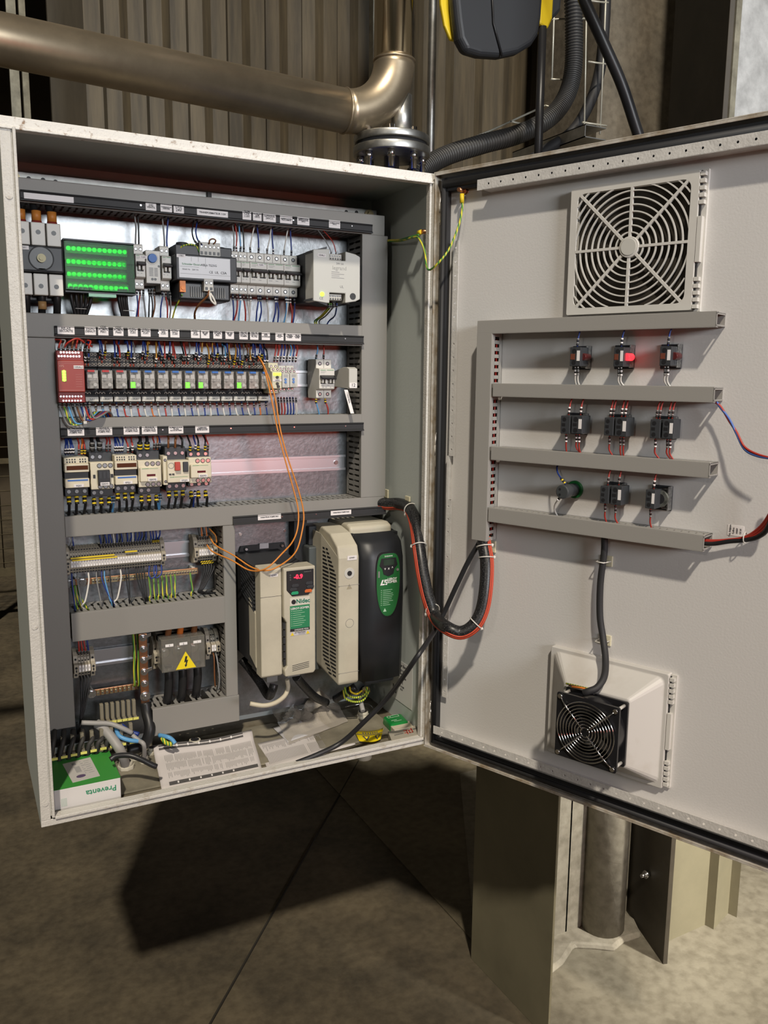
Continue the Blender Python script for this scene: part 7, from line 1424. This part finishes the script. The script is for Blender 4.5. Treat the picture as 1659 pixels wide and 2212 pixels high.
# contact blocks
def block(t, x0, x1, z0, z1, e0, e1, amber_=False):
    p_ = part(t, 'contact_block', MB().box(x0, x1, -e1, -e0, z0, z1), mat('contact block grey', (.040, .043, .048), .45), .001); w_ = x1-x0; h_ = z1-z0; m = MB()
    for zz in (.80, .2): m.cyl((x0+x1)/2-w_*.1, -e1, z0+h_*zz, 'y', w_*.20, -.0004, 0, 12)
    m.box(x0+w_*.15, x0+w_*.5, -e1-.0003, -e1, z0+h_*.42, z0+h_*.58); part(p_, 'openings', m, black)
    if amber_: part(p_, 'amber_window', MB().box(x0+w_*.08, x0+w_*.48, -e1-.0006, -e1, z0+h_*.35, z0+h_*.65), mat('brown window', (.16, .05, .03), .3))
    return p_
def unit(label, blks, collar, kind='switch', topw=(), botw=(), amber_=False, name='door_switch_block', grp='door switch blocks', lit=False):
    e1 = .044; s0_, s1_ = dd(*blks[0][:2], e1)[0], dd(blks[-1][2], blks[-1][1], e1)[0]; z0_ = dd((blks[0][0]+blks[0][2])/2, blks[0][3], e1)[1]; z1_ = dd((blks[0][0]+blks[0][2])/2, blks[0][1], e1)[1]
    t = thing(name, label, 'switch block', (s0_, 0, z0_), grp, DM); geo = []
    for b in blks:
        a0 = dd(b[0], (b[1]+b[3])/2, e1)[0]-s0_; a1 = dd(b[2], (b[1]+b[3])/2, e1)[0]-s0_; q0 = dd((b[0]+b[2])/2, b[3], e1)[1]-z0_; q1 = dd((b[0]+b[2])/2, b[1], e1)[1]-z0_
        p_ = block(t, a0, a1, q0, q1, .014, e1, amber_); geo.append((a0, a1, q0, q1))
    part(p_, 'name_tag', MB().box(a1-(a1-a0)*.34, a1-(a1-a0)*.08, -e1-.0008, -e1, q0+(q1-q0)*.28, q0+(q1-q0)*.82), paper)
    ca0, ca1, cz0, cz1 = [dd(collar[0], 0+collar[1], .008)[0]-s0_, dd(collar[2], collar[1], .008)[0]-s0_, dd(collar[2], collar[3], .008)[1]-z0_, dd(collar[2], collar[1], .008)[1]-z0_]
    zinc2 = mat('speckled zinc collar', (.55, .56, .55), .25, .9, var=.7, vscale=160); x_c0 = ca1-.036
    m = MB().box(x_c0, ca1, -.0045, 0, cz0, cz1); part(t, 'collar_plate', m, dgrey, .001)
    m = MB().box(ca1-.0022, ca1, -.020, -.002, cz0+.002, cz1).box(ca1-.014, ca1-.002, -.013, -.004, cz0+.004, cz1-.004); part(t, 'bracket', m, zinc2, .0008)
    m = MB().cyl(ca1-.010, -.013, (cz0+cz1)/2+.010, 'y', .0022, -.001, 0, 8).cyl(ca1-.010, -.013, (cz0+cz1)/2-.012, 'y', .0022, -.001, 0, 8); part(t, 'bracket_holes', m, black)
    part(t, 'barrel', MB().cyl(ca1-.018, -.0045, (cz0+cz1)/2, 'y', .0145, -.010, 0, 20), dgrey, .001)
    lx = dd(blks[0][2]+5, blks[0][1]+21, .034)[0]-s0_; lz = dd(blks[0][2]+5, blks[0][1]+21, .034)[1]-z0_
    if kind == 'lamp': part(t, 'lamp', MB().cyl(lx+.001, -.0145, lz, 'y', .0062, -.022, 0, 20), redled if lit else mat('dark red lens', (.08, .015, .015), .3), .001, label='lit red lamp' if lit else 'dark red lamp')
    for fr_, col, sgn in [(a_, b_, 1) for a_, b_ in topw]+[(a_, b_, -1) for a_, b_ in botw]:
        g_ = geo[int(fr_)]; x_ = s0_+g_[0]+(g_[1]-g_[0])*(fr_-int(fr_)); z_ = z0_+(g_[3]+.001 if sgn > 0 else g_[2]-.001); L_ = .045
        P_ = [(x_, -.036, z_), (x_+.0003, -.035, z_+sgn*.012), (x_+.001*sgn, -.032, z_+sgn*.024), (x_+R.uniform(-.002, .006), -.026, z_+sgn*.036), (x_+R.uniform(-.001, .008), -.020, z_+sgn*L_)]
        w_ = wire([DM @ Vector(p) for p in P_], .0014, col, f'thin {CN(col)} wire {"above" if sgn > 0 else "below"} {label.split(",")[0].replace("dark grey ", "the ")}'[:150], ('w' if R.random() < .5 else 'b', .013), 'wires of the door switches')
    return t
rw = ['red']
unit('lamp block with dark lens, leftmost in the top row of the door', [(1231, 750, 1254, 791)], (1243, 747, 1275, 799), 'lamp', [(.45, 'blue')], [(.35, 'white'), (.6, 'white')], True, 'door_lamp_block', 'door lamp blocks')
unit('lamp block glowing red, middle of the top row of the door', [(1325.5, 750, 1347.5, 792)], (1335, 745, 1369, 797), 'lamp', [(.5, 'blue')], [(.35, 'white'), (.6, 'white')], True, 'door_lamp_block', 'door lamp blocks', lit=True)
unit('lamp block with dark lens, rightmost in the top row of the door', [(1425, 748, 1450, 790)], (1435, 743, 1472, 797), 'lamp', [(.5, 'blue')], [(.35, 'white'), (.6, 'white')], True, 'door_lamp_block', 'door lamp blocks')
unit('dark grey double switch block, leftmost in the second row of the door', [(1211, 898, 1231, 937), (1234, 898, 1258, 937)], (1232, 893, 1268, 940), 'switch', [(.6, 'red'), (1.6, 'red')], [(.4, 'red'), (1.3, 'red'), (1.55, 'red')])
unit('dark grey double switch block, middle of the second row of the door', [(1305, 902, 1325, 941), (1328, 902, 1354, 943)], (1325, 896, 1361, 944), 'switch', [(.4, 'red'), (.7, 'red'), (1.35, 'red'), (1.65, 'red')], [(.4, 'red'), (1.35, 'red'), (1.6, 'red')])
unit('dark grey double switch block, rightmost in the second row of the door', [(1404, 906, 1426, 947), (1430, 906, 1455, 948)], (1425, 900, 1462, 950), 'switch', [(.4, 'red'), (.7, 'red'), (1.35, 'red'), (1.65, 'red')], [(.4, 'red'), (1.35, 'red'), (1.6, 'red')])
unit('dark grey double switch block, middle of the lowest row of the door', [(1296, 1050, 1315, 1088), (1319, 1050, 1343, 1091)], (1316, 1044, 1351, 1090), 'switch', [(.6, 'red'), (1.5, 'red')], [(.4, 'red'), (1.3, 'red')])
t = unit('dark grey single switch block with an exposed round collar, rightmost in the lowest row', [(1394, 1058, 1415, 1099)], (1410, 1051, 1451, 1105), 'switch', [(.6, 'red')], [(.4, 'red')])
s0_ = t.matrix_world.inverted() @ (HG+HD*dd(1426, 1077, .02)[0]+HN*.02+Vector((0, 0, dd(1426, 1077, .02)[1]))); part(t, 'open_collar', MB().cyl(s0_.x, -.014, s0_.z, 'y', .0150, -.008, 0, 24), mat('speckled collar', (.20, .21, .19), .35, .5, var=.6, vscale=120), .001); part(t, 'round_opening', MB().cyl(s0_.x, -.0222, s0_.z, 'y', .0085, -.0006, 0, 24), black)
# emergency pilot light with green ring
t, s_, z_ = DT('pilot_lamp', 'dark round pilot lamp with a green ring, leftmost in the lowest door row', 'pilot lamp', 1243, 1057, 0)
part(t, 'green_ring', MB().cyl(0, 0, 0, 'y', .0165, -.005, 0, 32), mat('dark green nut', (.01, .13, .03), .35), .0015); part(t, 'barrel', MB().cyl(0, -.005, 0, 'y', .0118, -.024, 0, 28), dgrey, .0015); part(t, 'terminal_end', MB().cyl(0, -.029, 0, 'y', .0128, -.022, 0, 28), mat('pilot lamp grey', (.05, .055, .058), .4), .002)
part(t, 'terminal_openings', MB().cyl(-.004, -.051, .005, 'y', .0022, -.0005, 0, 10).cyl(-.004, -.051, -.005, 'y', .0022, -.0005, 0, 10), black)
wire(D3([(1222, 1046, .045), (1214, 1036, .045), (1205, 1022, .035), (1203, 1010, .025), (1206, 1003, .02)]), .0015, 'blue', 'blue wire rising from the round pilot lamp', ('y', .013), 'wires of the door switches')
wire(D3([(1216, 1070, .045), (1207, 1078, .045), (1199, 1090, .035), (1198, 1102, .025), (1204, 1115, .02)]), .0016, 'white', 'white wire hanging from the round pilot lamp', ('w', .013), 'wires of the door switches')
# outer pale booklet etc end
bpy.context.view_layer.update()
